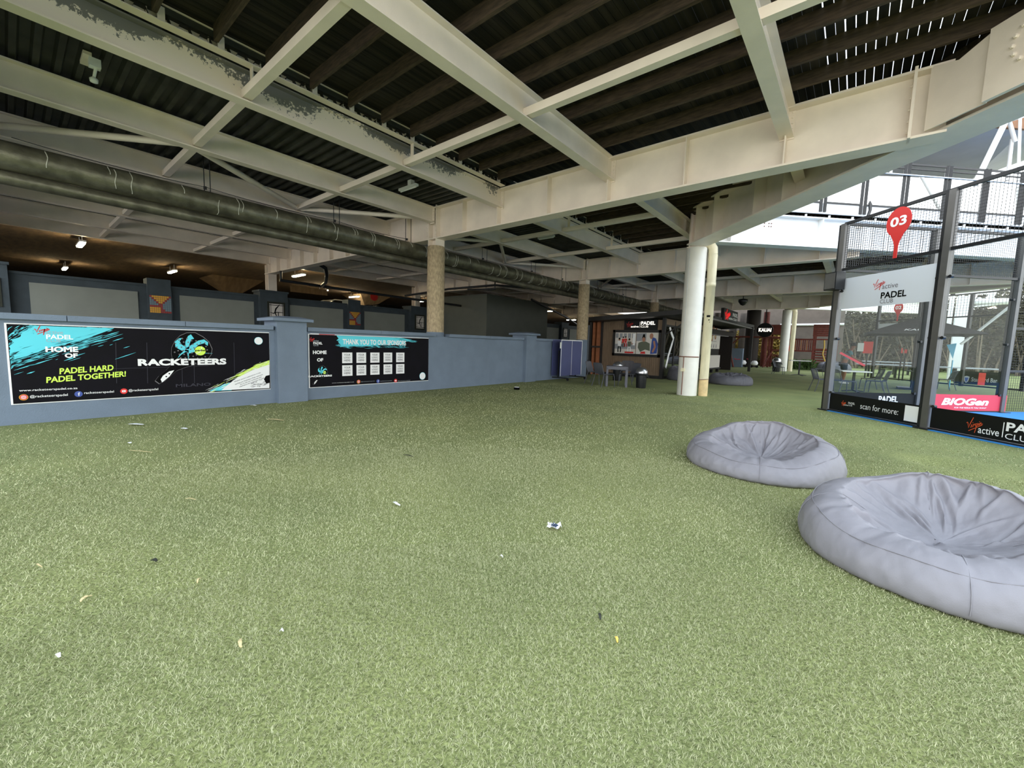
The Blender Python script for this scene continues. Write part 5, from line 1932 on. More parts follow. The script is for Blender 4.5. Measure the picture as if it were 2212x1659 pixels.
# ================================================================== PADEL COURT FENCE
PW = 2.09
ZG, ZM = 3.10, 4.12


def seg(u, v, z=0.0):
    return ct(u, v, z)


def fence_post(a, root, h=ZM, w=0.11):
    b = MB()
    b.cbox((a.x, a.y, h / 2), (w, w, h), rz=PI / 4)
    o = b.build('court_post', 'post_grey', root)
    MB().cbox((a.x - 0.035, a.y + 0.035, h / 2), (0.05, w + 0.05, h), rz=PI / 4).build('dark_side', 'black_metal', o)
    MB().cbox((a.x, a.y, 0.012), (0.24, 0.24, 0.024), rz=PI / 4).build('foot_plate', 'black_metal', o)
    return o


def mesh_wires(a, b, z0, z1, step=0.05, r=0.0022):
    m2 = MB()
    d = (b - a)
    L = d.length
    d.normalize()
    k = 0
    while k * step < L:
        p = a + d * (k * step)
        m2.bar(p + V3((0, 0, z0)), p + V3((0, 0, z1)), 2 * r, 2 * r, up=d)
        k += 1
    z = z0
    while z < z1:
        m2.bar(a + V3((0, 0, z)), b + V3((0, 0, z)), 2 * r, 2 * r)
        z += step
    return m2


def rail(a, b, z, w=0.05, h=0.055):
    return MB().bar(a + V3((0, 0, z)), b + V3((0, 0, z)), w, h)


def fence_bay(u0, v0, u1, v1, root, wire_step=0.05, glass=True, low=3.1):
    a, b = seg(u0, v0), seg(u1, v1)
    d = (b - a).normalized()
    n = d.cross(V3((0, 0, 1)))
    a2, b2_ = a + d * 0.06, b - d * 0.06
    if glass:
        t = MB().bar(a2 + V3((0, 0, (0.04 + ZG) / 2)), b2_ + V3((0, 0, (0.04 + ZG) / 2)), 0.010, ZG - 0.06).build('glass_sheet', 'glass', root)
        mesh_wires(a2, b2_, ZG + 0.05, ZM, wire_step).build('wire_mesh', 'black_metal', t)
        MB().bar(a + V3((0, 0, 0.02)), b + V3((0, 0, 0.02)), 0.05, 0.04).build('bottom_rail', 'black_metal', t)
        for e, s in ((a2, 1), (b2_, -1)):
            for z in (0.42, 1.62, 2.66):
                p = e + d * (0.04 * s)
                MB().tube([p + V3((0, 0, z)) - n * 0.02, p + V3((0, 0, z)) + n * 0.035], 0.028, 12).bar(p + V3((0, 0, z)), e - d * (0.06 * s) + V3((0, 0, z)), 0.03, 0.03).build('glass_clamp', 'black_metal', t)
    else:
        t = mesh_wires(a2, b2_, 0.05, low, wire_step).build('wire_mesh', 'black_metal', root)
    for z in ((ZG + 0.03, ZM) if glass else (1.0, 2.0, low)):
        MB().bar(a + V3((0, 0, z)), b + V3((0, 0, z)), 0.05, 0.055).build('rail', 'black_metal', t)
    return t


NC = thing('padel_court', 'near glass walled padel court with tall grey posts and wire mesh above, at the right', 'padel court', tuple(seg(0, 0)))
for i in range(4):
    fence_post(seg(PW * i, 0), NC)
for i in range(3):
    fence_bay(PW * i, 0, PW * (i + 1), 0, NC)

# the outer face of the near fence looks back towards the viewer: print frame on it
NF = -EV


def nfr(u, z):
    return (seg(u, 0) + NF * 0.007 + V3((0, 0, z)), EU, V3((0, 0, 1)))


def npt(px, py):
    q = Q(px, py, 1, 1, CORNER.x + CORNER.y - 0.012)
    return ((q - CORNER).dot(EU), q.z)


def nbox(x0, y0, x1, y1):
    a, b = npt(x0, y0), npt(x1, y1)
    return (a[0], a[1], b[0], b[1])


NFR = nfr(0, 0)


def nbox2(x0, yb, x1, yt):        # both heights measured at the left end
    a, b = npt(x0, yb), npt(x0, yt)
    return (a[0], a[1], npt(x1, yb)[0], b[1])


# grey club banner across the first panel
gbn = thing('club_banner', 'pale grey banner reading PADEL CLUB across the glass of the first court panel', 'banner', tuple(seg(PW / 2, 0, 2.26)))
mb = MB()
mb.poly2([(0.08, 2.265), (PW - 0.07, 2.265), (PW - 0.07, 2.925), (0.08, 2.925)], NFR, 0.001)
mb.build('sheet', 'banner_white', gbn)
mb = MB()
script_logo(mb, nbox(1885, 627, 1913, 601), NFR, 0.004, 0.05)
mb.build('script_word', 'red', gbn)
for nm, s_, bx, bold, mk in (('word_active', 'active', nbox2(1905, 624.3, 1939, 614.5), 0.0, 'mid_grey'), ('word_padel', 'PADEL', nbox2(1902, 645.5, 1957, 632), 0.025, 'black'), ('word_club', 'CLUB', nbox2(1900.5, 656, 1928.5, 647.5), 0.0, 'mid_grey')):
    mb = MB()
    mb.text(s_, bx, NFR, 0.004, bold)
    mb.build(nm, mk, gbn)


# black logo strips at the foot of each panel
def strip(u0, u1, label):
    c = seg((u0 + u1) / 2, 0, 0.05)
    t = thing('logo_strip', label, 'sign strip', tuple(c), 0, 'black strips at the foot of the near court fence')
    mb = MB()
    mb.poly2([(u0 + 0.07, 0.045), (u1 - 0.06, 0.045), (u1 - 0.06, 0.405), (u0 + 0.07, 0.405)], NFR, 0.001)
    mb.build('sheet', 'black_vinyl', t)
    return t


s0 = strip(0, PW, 'black strip reading scan for more at the foot of the first glass panel')
mb = MB()
mb.text('scan for more:', nbox2(1858, 882.6, 1941.5, 870.5), NFR, 0.004, 0.0, rot=0.0)
mb.build('lettering', 'white', s0)
mb = MB()
script_logo(mb, nbox(1817, 876, 1828, 866), NFR, 0.004, 0.08)
mb.build('script_word', 'orange_red', s0)
for nm, s_, bx in (('word_padel', 'PADEL', nbox2(1832.5, 872.5, 1847, 868)), ('word_active', 'active', nbox2(1822, 875.5, 1832, 872.5)), ('word_club', 'CLUB', nbox2(1832.5, 876.5, 1841, 873.8))):
    mb = MB()
    mb.text(s_, bx, NFR, 0.004, 0.01)
    mb.build(nm, 'white', s0)
q0, q1 = npt(1951, 915), npt(1990, 879)
mb = MB()
u0_, u1_ = q0[0], q0[0] + 0.275
mb.poly2([(u0_, 0.085), (u1_, 0.085), (u1_, 0.375), (u0_, 0.375)], NFR, 0.003)
mb.build('white_square', 'white', s0)
s1 = strip(PW, 2 * PW, 'black strip with a large orange script logo at the foot of the second glass panel')
mb = MB()
script_logo(mb, nbox(2086, 930, 2124, 905), NFR, 0.004, 0.045)
mb.build('script_word', 'orange_red', s1)
mb = MB()
mb.text('active', nbox2(2112, 935, 2158.6, 920.5), NFR, 0.004, 0.005)
mb.build('word_active', 'white', s1)
a = npt(2167, 930)
mb = MB()
mb.stroke2([(a[0], 0.10), (a[0], 0.33)], 0.012, NFR, 0.004)
mb.build('divider', 'white', s1)
a = npt(2172, 936)
mb = MB()
mb.text('PADEL', (a[0], 0.205, a[0] + 0.62, 0.34), NFR, 0.004, 0.03)
mb.build('word_padel', 'white', s1)
mb = MB()
mb.text('CLUB', (a[0], 0.085, a[0] + 0.34, 0.17), NFR, 0.004, 0.0)
mb.build('word_club', 'white', s1)
strip(2 * PW, 3 * PW, 'plain black strip at the foot of the third glass panel')


# red racket shaped court number
def racket_sign(u, frm, z0, hgt, label, number):
    t = thing('racket_sign', label, 'sign', tuple(frm[0] + frm[1] * u + V3((0, 0, z0))), 0, 'red racket shaped court signs')
    hd = []
    n = 40
    for k in range(n + 1):
        a = -0.36 * PI + 1.72 * PI * k / n
        hd.append((0.235 * math.cos(a), 0.68 + 0.27 * math.sin(a) - 0.0))
    right = [(0.035, 0.0), (0.034, 0.22), (0.06, 0.32), (0.11, 0.42)]
    left = [(-0.11, 0.42), (-0.06, 0.32), (-0.034, 0.22), (-0.035, 0.0)]
    pts = right + [q for q in hd if q[1] > 0.44] + left
    pts = [(u + x * hgt, z0 + y * hgt) for x, y in pts]
    b = MB()
    b.prism(pts, frm[0] + frm[1].cross(frm[2]) * 0.02, frm[1], frm[2], 0.012)
    b.build('racket_board', 'red', t)
    mb = MB()
    mb.text(number, (u - 0.155 * hgt, z0 + 0.60 * hgt, u + 0.155 * hgt, z0 + 0.78 * hgt), frm, 0.036, 0.03)
    mb.build('number', 'white', t)
    return t


u_, z_ = npt(1933, 556)
racket_sign(u_ + 0.02, NFR, z_ - 0.02, 1.0, 'red racket shaped sign numbered 03 hanging on the near court mesh', '03')

# ---- left side wall of the court (runs away to the right), glass then mesh
for i in range(2):
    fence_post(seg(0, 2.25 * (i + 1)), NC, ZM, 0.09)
fence_bay(0, 0, 0, 2.25, NC)
fence_bay(0, 2.25, 0, 4.5, NC)
for k in range(3):
    fence_bay(0, 4.5 + 2.7 * k, 0, 7.2 + 2.7 * k, NC, 0.06, False, 3.1)
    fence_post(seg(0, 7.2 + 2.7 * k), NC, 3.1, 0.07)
# strips seen from inside the court: inner face looks to +EU
SFR = (seg(0, 0) + EU * 0.007, EV, V3((0, 0, 1)))


def spt(px, py):
    q = Q(px, py, -1, 1, CORNER.y - CORNER.x - 0.01)
    return ((q - CORNER).dot(EV), q.z)


vb = thing('logo_strip', 'dark strip with white PADEL letters on the left side glass, seen through the front panel', 'sign strip', tuple(seg(0, 1.1, 0.05)), 0, 'strips along the left side of the court')
mb = MB()
x_end = spt(1993, 860)[0]
mb.poly2([(0.08, 0.05), (x_end, 0.05), (x_end, 0.42), (0.08, 0.42)], SFR, 0.001)
mb.build('sheet', 'black_vinyl', vb)
a, b = spt(1897, 866), spt(1939, 866)
mb = MB()
mb.text('PADEL', (a[0], 0.20, b[0], 0.35), SFR, 0.004, 0.03)
mb.build('word_padel', 'white', vb)
rb_ = thing('sponsor_board', 'bright pink red strip reading BIOGEN inside the court, behind the second glass panel', 'sponsor board', tuple(seg(0, 3.2, 0.03)))
x0_, x1_ = x_end + 0.01, spt(2172, 880)[0]
mb = MB()
mb.poly2([(x0_, 0.03), (x1_, 0.03), (x1_, 0.42), (x0_, 0.42)], SFR, 0.002)
mb.build('sheet', 'pink', rb_)
a, b = spt(2032, 878), spt(2134, 878)
mb = MB()
mb.text('BIOGen', (a[0], 0.165, b[0], 0.335), SFR, 0.005, 0.045, 0.25)
mb.build('lettering', 'white', rb_)
a, b = spt(2060, 884), spt(2130, 884)
mb = MB()
mb.text('FOR THE RESULTS YOU WANT', (a[0], 0.09, b[0], 0.125), SFR, 0.005, 0.01, 0.2)
mb.build('small_lettering', 'white', rb_)

# ================================================================== BALCONY OVER THE FAR EDGE OF THE WELL
BF = V3((S2, -S2, 0))
b0 = V3((-3.1, 12.5, 0)) + BF * 0.05
sl = thing('balcony', 'upper terrace edge with white fascia, above the bright white edge girder', 'balcony', (1.0, 17.0, 5.1))
MB().bar(b0 + V3((0, 0, 5.25)), b0 + EV * 17 + V3((0, 0, 5.25)), 0.06, 0.27).build('fascia', 'white_steel', sl)
MB().bar(b0 - BF * 0.6 + V3((0, 0, 5.28)), b0 - BF * 0.6 + EV * 17 + V3((0, 0, 5.28)), 1.1, 0.10).build('floor_edge', 'deck', sl)
bl_ = MB()
for k in range(24):
    p = b0 + EV * (0.3 + 0.7 * k)
    bl_.bar(p + V3((0, 0, 5.05)), p - BF * 1.2 + EV * 0.9 + V3((0, 0, 5.05)), 0.05, 0.06)
bl_.build('underside_ribs', 'white_steel', sl)
us = [((V3((x_, x_ + 15.65, 0)) - b0).dot(EV)) for x_ in (-1.98, -1.116, -0.271, 0.594, 1.50, 2.36, 3.2, 4.1, 5.0)]
bal = thing('balustrade', 'dark framed glass balustrade along the upper terrace at the upper right', 'balustrade', (1.0, 17.0, 5.2))
for k, u in enumerate(us):
    p = b0 + EV * u + BF * 0.04
    m2 = MB()
    for s_ in (-0.06, 0.06):
        m2.bar(p + EV * s_ + V3((0, 0, 5.15)), p + EV * s_ + V3((0, 0, 6.60)), 0.075, 0.06)
    t = m2.build('rail_post', 'black_metal', bal)
    if k % 2 == 0:
        pr = [(0.0, 0.0), (0.10, 0.08), (0.14, 0.22), (0.13, 0.38), (0.07, 0.46), (0.04, 0.40), (0.07, 0.22), (0.03, 0.08)]
        m2 = MB()
        m2.prism([(x_ - 0.02, z_ + 5.02) for x_, z_ in pr], V3((p.x, p.y, 0)) + BF * 0.10 + EV * 0.03, EV, (0, 0, 1), 0.03)
        m2.build('bracket', 'black_metal', t)
for k in range(len(us) - 1):
    pa, pb = b0 + EV * (us[k] + 0.08) + BF * 0.04, b0 + EV * (us[k + 1] - 0.08) + BF * 0.04
    t = MB().bar(pa + EV * 0.03 + V3((0, 0, 5.80)), pb - EV * 0.03 + V3((0, 0, 5.80)), 0.010, 0.80).build('glass_sheet', 'glass', bal)
    for z_, w_ in ((5.40, 0.045), (6.45, 0.03), (6.57, 0.05)):
        MB().bar(pa + V3((0, 0, z_)), pb + V3((0, 0, z_)), 0.03, w_).build('rail', 'black_metal', t)
MB().tube([b0 + EV * us[0] + BF * 0.09 + V3((0, 0, 6.26)), b0 + EV * us[-1] + BF * 0.09 + V3((0, 0, 6.26))], 0.024, 12).build('handrail', 'steel', bal)

# big grey membrane canopy over the terrace, with a light brown soffit along its high edge
cbk = 22.0


def bq(px, py, c):
    return Q(px, py, -1, 1, c)


cv = MB()
low = [bq(1700, 372, 22.0), bq(2098, 388, 22.0), bq(2212, 347, 22.0), bq(2400, 280, 22.0)]
hi = [bq(1700, 243, 17.6), bq(2092, 273, 17.6), bq(2212, 282, 17.6), bq(2400, 297, 17.6)]
top = [bq(1700, 214, 17.4), bq(2092, 249, 17.4), bq(2212, 258, 17.4), bq(2400, 274, 17.4)]
up = [bq(1700, 40, 16.9), bq(2092, 80, 16.9), bq(2212, 90, 16.9), bq(2400, 110, 16.9)]


def sheet(A_, B_, t_):
    m2 = MB()
    n = len(A_)
    t_ = V3(t_)
    vs = A_ + B_ + [q + t_ for q in A_] + [q + t_ for q in B_]
    fs = []
    for i in range(n - 1):
        fs += [(i, i + 1, n + i + 1, n + i), (2 * n + i, 3 * n + i, 3 * n + i + 1, 2 * n + i + 1), (i, 2 * n + i, 2 * n + i + 1, i + 1), (n + i, n + i + 1, 3 * n + i + 1, 3 * n + i)]
    fs += [(0, n, 3 * n, 2 * n), (n - 1, 3 * n - 1, 4 * n - 1, 2 * n - 1)]
    return m2.add(vs, fs)


tag(sheet(low, hi, (0, 0, 0.06)).build('canopy_membrane', 'membrane'), 'large grey canopy membrane over the upper terrace at the right', 'canopy')
tag(sheet(hi, top, BF * 0.1).build('canopy_soffit', 'soffit'), 'light brown band along the high edge of the grey canopy, upper right', 'soffit')
tag(sheet(top, up, BF * 0.08).build('canopy_valance', 'membrane'), 'grey sheet above the light brown band at the upper right', 'canopy')
for pts, r_, lab, c_ in ((((2105, 400), (2187, 232)), 0.075, 'thick slanting white strut under the canopy at the right', 16.4), (((2205, 215), (2197, 470)), 0.035, 'slim upright white pole near the right edge', 16.2),
                         (((1960, 332), (2214, 252)), 0.02, 'thin white stay rod crossing the grey canopy', 16.3), (((2180, 262), (2193, 306)), 0.05, 'short white strut branching off the thick slanting strut', 16.5),
                         (((1929, 338), (1924, 376)), 0.035, 'short white upright above the terrace handrail', 17.0), (((2150, 248), (2187, 238)), 0.05, 'short white arm at the head of the thick slanting strut', 16.4),
                         (((2186, 300), (2176, 390)), 0.05, 'white canopy pole behind the thick slanting strut', 18.0), (((1990, 380), (2040, 470)), 0.05, 'white strut seen through the terrace balustrade glass', 19.0)):
    pa, pb = bq(pts[0][0], pts[0][1], c_), bq(pts[1][0], pts[1][1], c_)
    tag(MB().tube([pa, pb], r_, 12).build('canopy_strut', 'white_steel'), lab, 'strut', 'white canopy struts')

# ================================================================== BEYOND: PLAYGROUND, HEDGES, SECOND COURT, TREES
# low wall, brown end wall with white pipe, columns
p = P(1560, 788, 2, 0)
ew = MB().box((-14.5, 43.5, 0), (-0.9, 43.9, 6.2))
structure(ew.build('wall_right', 'wall_brown'))
tag(MB().tube([(-5.3, 43.42, 3.62), (-0.9, 43.42, 3.66)], 0.10, 12).build('white_pipe', 'white_steel'), 'long white pipe along the brown wall behind the playground', 'pipe')
lwp0, lwp1 = P(1560, 790, 1, 36.0), P(1602, 790, 1, 36.0)
tag(MB().box((lwp0.x - 0.3, 36, 0), (lwp1.x, 36.4, 1.45)).build('low_partition', 'blue_paint'), 'low blue grey partition behind the kiosk, left of the dark roof post', 'partition')


def leaves(mb, c, r, n, size, rnd, mi=0, flat=1.0, hollow=0.5):
    c = V3(c)
    for _ in range(n):
        d = V3((rnd.gauss(0, 1), rnd.gauss(0, 1), rnd.gauss(0, 1))).normalized()
        rr_ = hollow + (1 - hollow) * rnd.random()
        p = c + V3((d.x * r[0] * rr_, d.y * r[1] * rr_, d.z * r[2] * rr_))
        a = V3((rnd.gauss(0, 1), rnd.gauss(0, 1), rnd.gauss(0, 0.6))).normalized()
        b = a.cross(V3((rnd.gauss(0, 1), rnd.gauss(0, 1), rnd.gauss(0, 1)))).normalized()
        s = size * rnd.uniform(0.6, 1.4)
        mb.add([p - a * s, p - b * s * 0.45, p + a * s, p + b * s * 0.45], ((0, 1, 2, 3),), mi)


rl = random.Random(21)
for k, (px0, px1) in enumerate(((1563, 1585), (1590, 1600), (1606, 1628), (1634, 1662), (1666, 1690))):
    a, b = P(px0, 750, 1, 42), P(px1, 750, 1, 42)
    mb = MB()
    cx_ = (a.x + b.x) / 2
    hw = (b.x - a.x) / 2 + 0.15
    mb.box((a.x - 0.1, 42.3, 0), (b.x + 0.1, 42.6, 3.0), 1)
    for z in (0.5, 1.2, 1.9, 2.6):
        leaves(mb, (cx_, 42.1, z), (hw, 0.25, 0.55), 260, 0.10, rl, 0 if z > 0.9 else 2)
    tag(mb.build('creeper_hedge', ['leaf_gold', 'leaf_olive', 'leaf_olive']), f'golden green creeper between dark columns beyond the kiosk, {ORD[k]} patch from the left', 'hedge', 'creeper patches beyond the kiosk')
for k, (px, r_, m_, yy, lab) in enumerate(((1545, 0.32, 'wall_brown', 40, 'brown column behind the white counter'), (1579, 0.3, 'wall_brown', 41, 'brown column left of the swing frame'), (1603, 0.36, 'wall_brown', 41, 'grey brown column between creeper patches'),
                                          (1622, 0.5, 'kiosk_ceiling', 38, 'thick dark timber column beside the dark roof post'), (1650, 0.22, 'red_timber', 40, 'slim dark red column left of the playground ladder'))):
    p = P(px, 760, 1, yy)
    tag(MB().lathe(((r_, 0), (r_, 4.5)), 18, (p.x, yy, 0)).build('far_column', m_), lab, 'column')
a, b, c_, d_ = P(1571, 727, 1, 35), P(1690, 729, 1, 35), P(1558, 792, 2, 0), P(1578, 790, 2, 0)
sw_ = thing('swing_frame', 'dark red A shaped swing frame with a long top bar beyond the kiosk', 'swing', (a.x, 35, 0))
MB().tube([a, b], 0.06, 8).build('top_bar', 'red_timber', sw_)
za_ = a.z
MB().tube([(a.x, 35, za_), (a.x - 0.55, 34.2, 0.0)], 0.06, 8).build('leg', 'red_timber', sw_)
MB().tube([(a.x, 35, za_), (a.x + 0.5, 35.4, 0.0)], 0.06, 8).build('leg', 'red_timber', sw_)
MB().tube([(a.x + 0.3, 35, za_ - 0.6), (a.x + 0.9, 35, za_ - 0.02)], 0.045, 8).build('corner_brace', 'red_timber', sw_)

# playground: two red brown towers joined by a bridge
YP = 39.0


def pp(px, py, y=YP):
    return P(px, py, 1, y)


tw = thing('play_tower', 'red brown timber play tower with a slatted base, right end of the playground', 'play tower', (pp(1780, 790).x, YP, 0), 0, 'playground towers')
xa, xb = pp(1757, 750).x, pp(1806, 750).x
zr0, zr1 = pp(1780, 727).z, pp(1780, 701).z
for x_ in (xa, xb):
    for y_ in (YP, YP + 1.3):
        MB().box((x_ - 0.07, y_ - 0.07, 0), (x_ + 0.07, y_ + 0.07, zr1)).build('post', 'red_timber', tw)
m2 = MB()
z = zr0
while z < zr1:
    m2.box((xa - 0.1, YP - 0.1, z), (xb + 0.1, YP - 0.05, z + 0.14))
    z += 0.15
m2.build('roof_boards', 'red_timber', tw)
m2 = MB()
z = 0.05
zt_ = pp(1780, 757).z
while z < zt_:
    m2.box((xa, YP - 0.03, z), (xb, YP + 0.02, z + 0.11))
    z += 0.2
m2.build('base_slats', 'red_timber', tw)
MB().box((xa, YP - 0.05, zt_), (xb, YP + 0.05, zt_ + 0.12)).build('rail', 'red_timber', tw)
zh = pp(1780, 735).z
MB().box((xa, YP - 0.05, zh), (xb, YP + 0.05, zh + 0.1)).build('rail', 'red_timber', tw)
MB().box((xa, YP, zt_ - 0.05), (xb, YP + 1.3, zt_)).build('platform', 'red_timber', tw)
tw2 = thing('play_tower', 'red brown timber play tower with a ladder, left of the far white column', 'play tower', (pp(1672, 790).x, YP, 0), 0, 'playground towers')
xc, xd_ = pp(1661, 750).x, pp(1692, 750).x
for x_ in (xc, xd_):
    for y_ in (YP, YP + 1.3):
        MB().box((x_ - 0.07, y_ - 0.07, 0), (x_ + 0.07, y_ + 0.07, zr1)).build('post', 'red_timber', tw2)
MB().box((xc - 0.1, YP - 0.1, pp(1680, 722).z), (xd_ + 0.3, YP + 1.4, zr1)).build('roof_boards', 'red_timber', tw2)
for py in (732, 757, 770, 782):
    z = pp(1675, py).z
    MB().box((xc, YP - 0.05, z), (xd_, YP + 0.05, z + 0.09)).build('rail', 'red_timber', tw2)
m2 = MB()
m2.bar((xc - 0.2, YP - 0.9, 0), (xc + 0.3, YP, zt_), 0.08, 0.05).bar((xd_ - 0.3, YP - 0.9, 0), (xd_ + 0.1, YP, zt_), 0.08, 0.05)
for k in range(5):
    f_ = (k + 0.5) / 5
    m2.bar((xc - 0.2 + 0.5 * f_, YP - 0.9 + 0.9 * f_, zt_ * f_), (xd_ - 0.3 + 0.4 * f_, YP - 0.9 + 0.9 * f_, zt_ * f_), 0.05, 0.05)
m2.build('ladder', 'red_timber', tw2)
br = thing('play_bridge', 'red brown timber bridge railing between the playground towers', 'play bridge', ((xd_ + xa) / 2, YP, pp(1730, 760).z))
for nm, py in (('top_rail', 733), ('deck_beam', 758)):
    z = pp(1730, py).z
    MB().box((xd_, YP - 0.05, z - 0.06), (xa, YP + 0.05, z + 0.05)).build(nm, 'red_timber', br)
zb0, zb1 = pp(1730, 757).z, pp(1730, 734).z
n = 16
for k in range(n):
    x_ = xd_ + (xa - xd_) * (k + 0.5) / n
    MB().box((x_ - 0.04, YP - 0.02, zb0), (x_ + 0.04, YP + 0.02, zb1)).build('baluster', 'red_timber' if k % 3 else 'orange_timber', br)
tag(MB().tube([pp(1781, 735) + V3((0, -0.2, 0)), pp(1780, 750) + V3((0.03, -0.2, 0)), pp(1779, 765) + V3((-0.05, -0.2, 0)), pp(1782, 784) + V3((0.04, -0.2, 0))], 0.045, 8).build('climbing_rope', 'rope'), 'yellow climbing rope hanging in front of the right play tower', 'rope')
p = pp(1704, 752)
tag(MB().box((p.x - 0.12, YP - 0.25, p.z - 0.25), (p.x + 0.12, YP - 0.1, p.z + 0.2)).build('red_cloth', 'red_pad'), 'small red cloth hanging on the bridge railing beside the far white pipe', 'cloth')
rg = random.Random(9)
for k in range(7):
    p = P(1704 + 8 * k, 790, 1, 37.6)
    mb = MB()
    for _ in range(60):
        a = rg.uniform(0, 2 * PI)
        l = rg.uniform(0.4, 0.95)
        bx, by = p.x + rg.gauss(0, 0.12), 37.6 + rg.gauss(0, 0.12)
        s = rg.uniform(0.1, 0.5)
        mb.add([(bx - 0.015, by, 0), (bx + 0.015, by, 0), (bx + math.cos(a) * s * 0.6 + 0.012, by + math.sin(a) * s * 0.6, l * 0.8), (bx + math.cos(a) * s, by + math.sin(a) * s, l * (0.95 - s * 0.3))], ((0, 1, 2), (0, 2, 3)))
    tag(mb.build('grass_clump', 'leaf'), f'dark green strappy plant under the playground bridge, {ORD[k]} from the left', 'plant', 'strappy plants under the bridge')
for px, py, lab in ((1605, 783, 'small white ride on toy by the dark roof post'), (1630, 781, 'small white toy car beyond the dark roof post')):
    p = P(px, py + 4, 2, 0)
    p = P(px, py, 1, 36.5)
    t = thing('ride_on_toy', lab, 'toy', (p.x, 36.5, 0), 0, 'white ride on toys')
    MB().lathe(((0.0, 0.18), (0.2, 0.2), (0.25, 0.35), (0.16, 0.52), (0.0, 0.55)), 16, (p.x, 36.5, 0)).build('body', 'white', t)
    for s_ in (-0.18, 0.18):
        MB().tube([(p.x + s_, 36.42, 0.1), (p.x + s_, 36.52, 0.1)], 0.1, 12).build('wheel', 'rubber', t)
for pts, lab in ((((1586, 774.5), (1592, 776.5), (1599, 776)), 'short length of red tape hanging left of the dark roof post'), (((1613, 775), (1620, 777.5)), 'short length of red tape hanging right of the dark roof post')):
    tag(MB().tube([P(x_, y_, 1, 33.5) for x_, y_ in pts], 0.03, 6).build('barrier_tape', 'pink'), lab, 'tape', 'red barrier tapes by the roof post')
kd = P(1652, 713, 1, 33.8)
ks = thing('round_sign', 'black round sign with lit KAUAI letters left of the far white column', 'sign', tuple(kd - V3((0, 0, 0.45))))
MB().tube([kd, kd + V3((0, 0.16, 0))], 0.50, 36).tube([kd + V3((0, 0.08, 0.45)), V3((kd.x, kd.y + 0.08, 4.9))], 0.03, 6).build('disc', 'black_vinyl', ks)
mb = MB()
mb.text('KAUAI', (-0.37, -0.12, 0.40, 0.14), (kd + V3((0, -0.012, 0)), V3((1, 0, 0)), V3((0, 0, 1))), 0.002, 0.05)
mb.build('lettering', 'sign_lit', ks)
fd = P(1605, 652, 1, 24.5)
fn = thing('hanging_fan', 'small dark ceiling lamp with a looped cable under the far girder', 'ceiling light', tuple(fd))
MB().lathe(((0.0, -0.2), (0.1, -0.16), (0.22, 0.0), (0.22, 0.12), (0.05, 0.16)), 18, fd).tube([fd + V3((0, 0, 0.15)), V3((fd.x, fd.y, 4.9))], 0.02, 6).build('lamp_body', 'bin', fn)

# far furniture outside the court
def pedestal_table(p, s, label, top='steel', rz=0.2):
    t = thing('pedestal_table', label, 'table', (p.x, p.y, 0), rz, 'small pedestal tables')
    MB().box((-0.4 * s, -0.4 * s, 0.70 * s), (0.4 * s, 0.4 * s, 0.73 * s)).build('tabletop', top, t, world=False)
    MB().box((-0.035, -0.035, 0.04), (0.035, 0.035, 0.70 * s)).build('pedestal', 'black_metal', t, world=False)
    m2 = MB()
    for k in range(4):
        a = PI / 2 * k + 0.4
        m2.bar((0, 0, 0.06), (0.34 * s * math.cos(a), 0.34 * s * math.sin(a), 0.015), 0.045, 0.03)
    m2.build('base', 'black_metal', t, world=False)
    return t


p = P(1725, 811, 2, 0)
pedestal_table(p, 1.15, 'far small pedestal table with a bright top between the far white column and the court')
for dx, dy, lab in ((-0.95, 0.1, 'far chair left of the bright topped pedestal table, in front of the white column'), (0.9, 0.5, 'far chair right of the bright topped pedestal table')):
    q = V3((p.x + dx, p.y + dy, 0))
    chair(CSLAT, q.x, q.y, face(q, p), lab)
p = P(1771, 846, 2, 0)
chair(CSLAT, p.x + 0.05, p.y + 0.2, math.radians(-65), 'slatted grey chair standing alone left of the court corner post')

pt = P(1841, 846, 2, 0)
pedestal_table(pt, 0.98, 'pedestal table with a white top seen through the first glass panel', 'white')
for px, py, rz, lab in ((1822, 850, -1.0, 'slatted chair behind the glass, left of the white topped table'), (1890, 849, 1.3, 'slatted chair behind the glass, right of the white topped table'), (1878, 842, 1.9, 'slatted chair behind the glass, farther right of the white topped table')):
    q = P(px, py, 2, 0)
    chair(CSLAT, q.x, q.y, rz, lab)
pt2 = P(1985, 842, 2, 0)
pedestal_table(pt2, 0.98, 'dark pedestal table seen through the glass near the second court post', 'black_metal')
q = P(2035, 842, 2, 0)
chair(CSLAT, q.x, q.y, 1.1, 'slatted chair behind the glass near the second court post')
# long grey benches and tables far behind
for k, (x0, x1, py, lab) in enumerate(((1858, 2012, 779, 'long pale table top far behind the court glass, upper row'), (1850, 2170, 785, 'long pale table top far behind the court glass, lower row'))):
    a, b = P(x0, py, 1, 38 - 6 * k), P(x1, py + 9 + 3 * k, 1, 38 - 6 * k)
    t = thing('long_table', lab, 'table', ((a.x + b.x) / 2, a.y, 0), 0, 'long tables behind the court')
    z_ = max(a.z, 0.75)
    MB().box((a.x, a.y - 0.4, z_ - 0.05), (b.x, a.y + 0.4, z_)).build('tabletop', 'pale_grey', t)
    n = 5
    for i in range(n):
        x_ = a.x + (b.x - a.x) * (i + 0.5) / n
        MB().box((x_ - 0.05, a.y - 0.3, 0), (x_ + 0.05, a.y + 0.3, z_ - 0.05)).build('leg', 'black_metal', t)

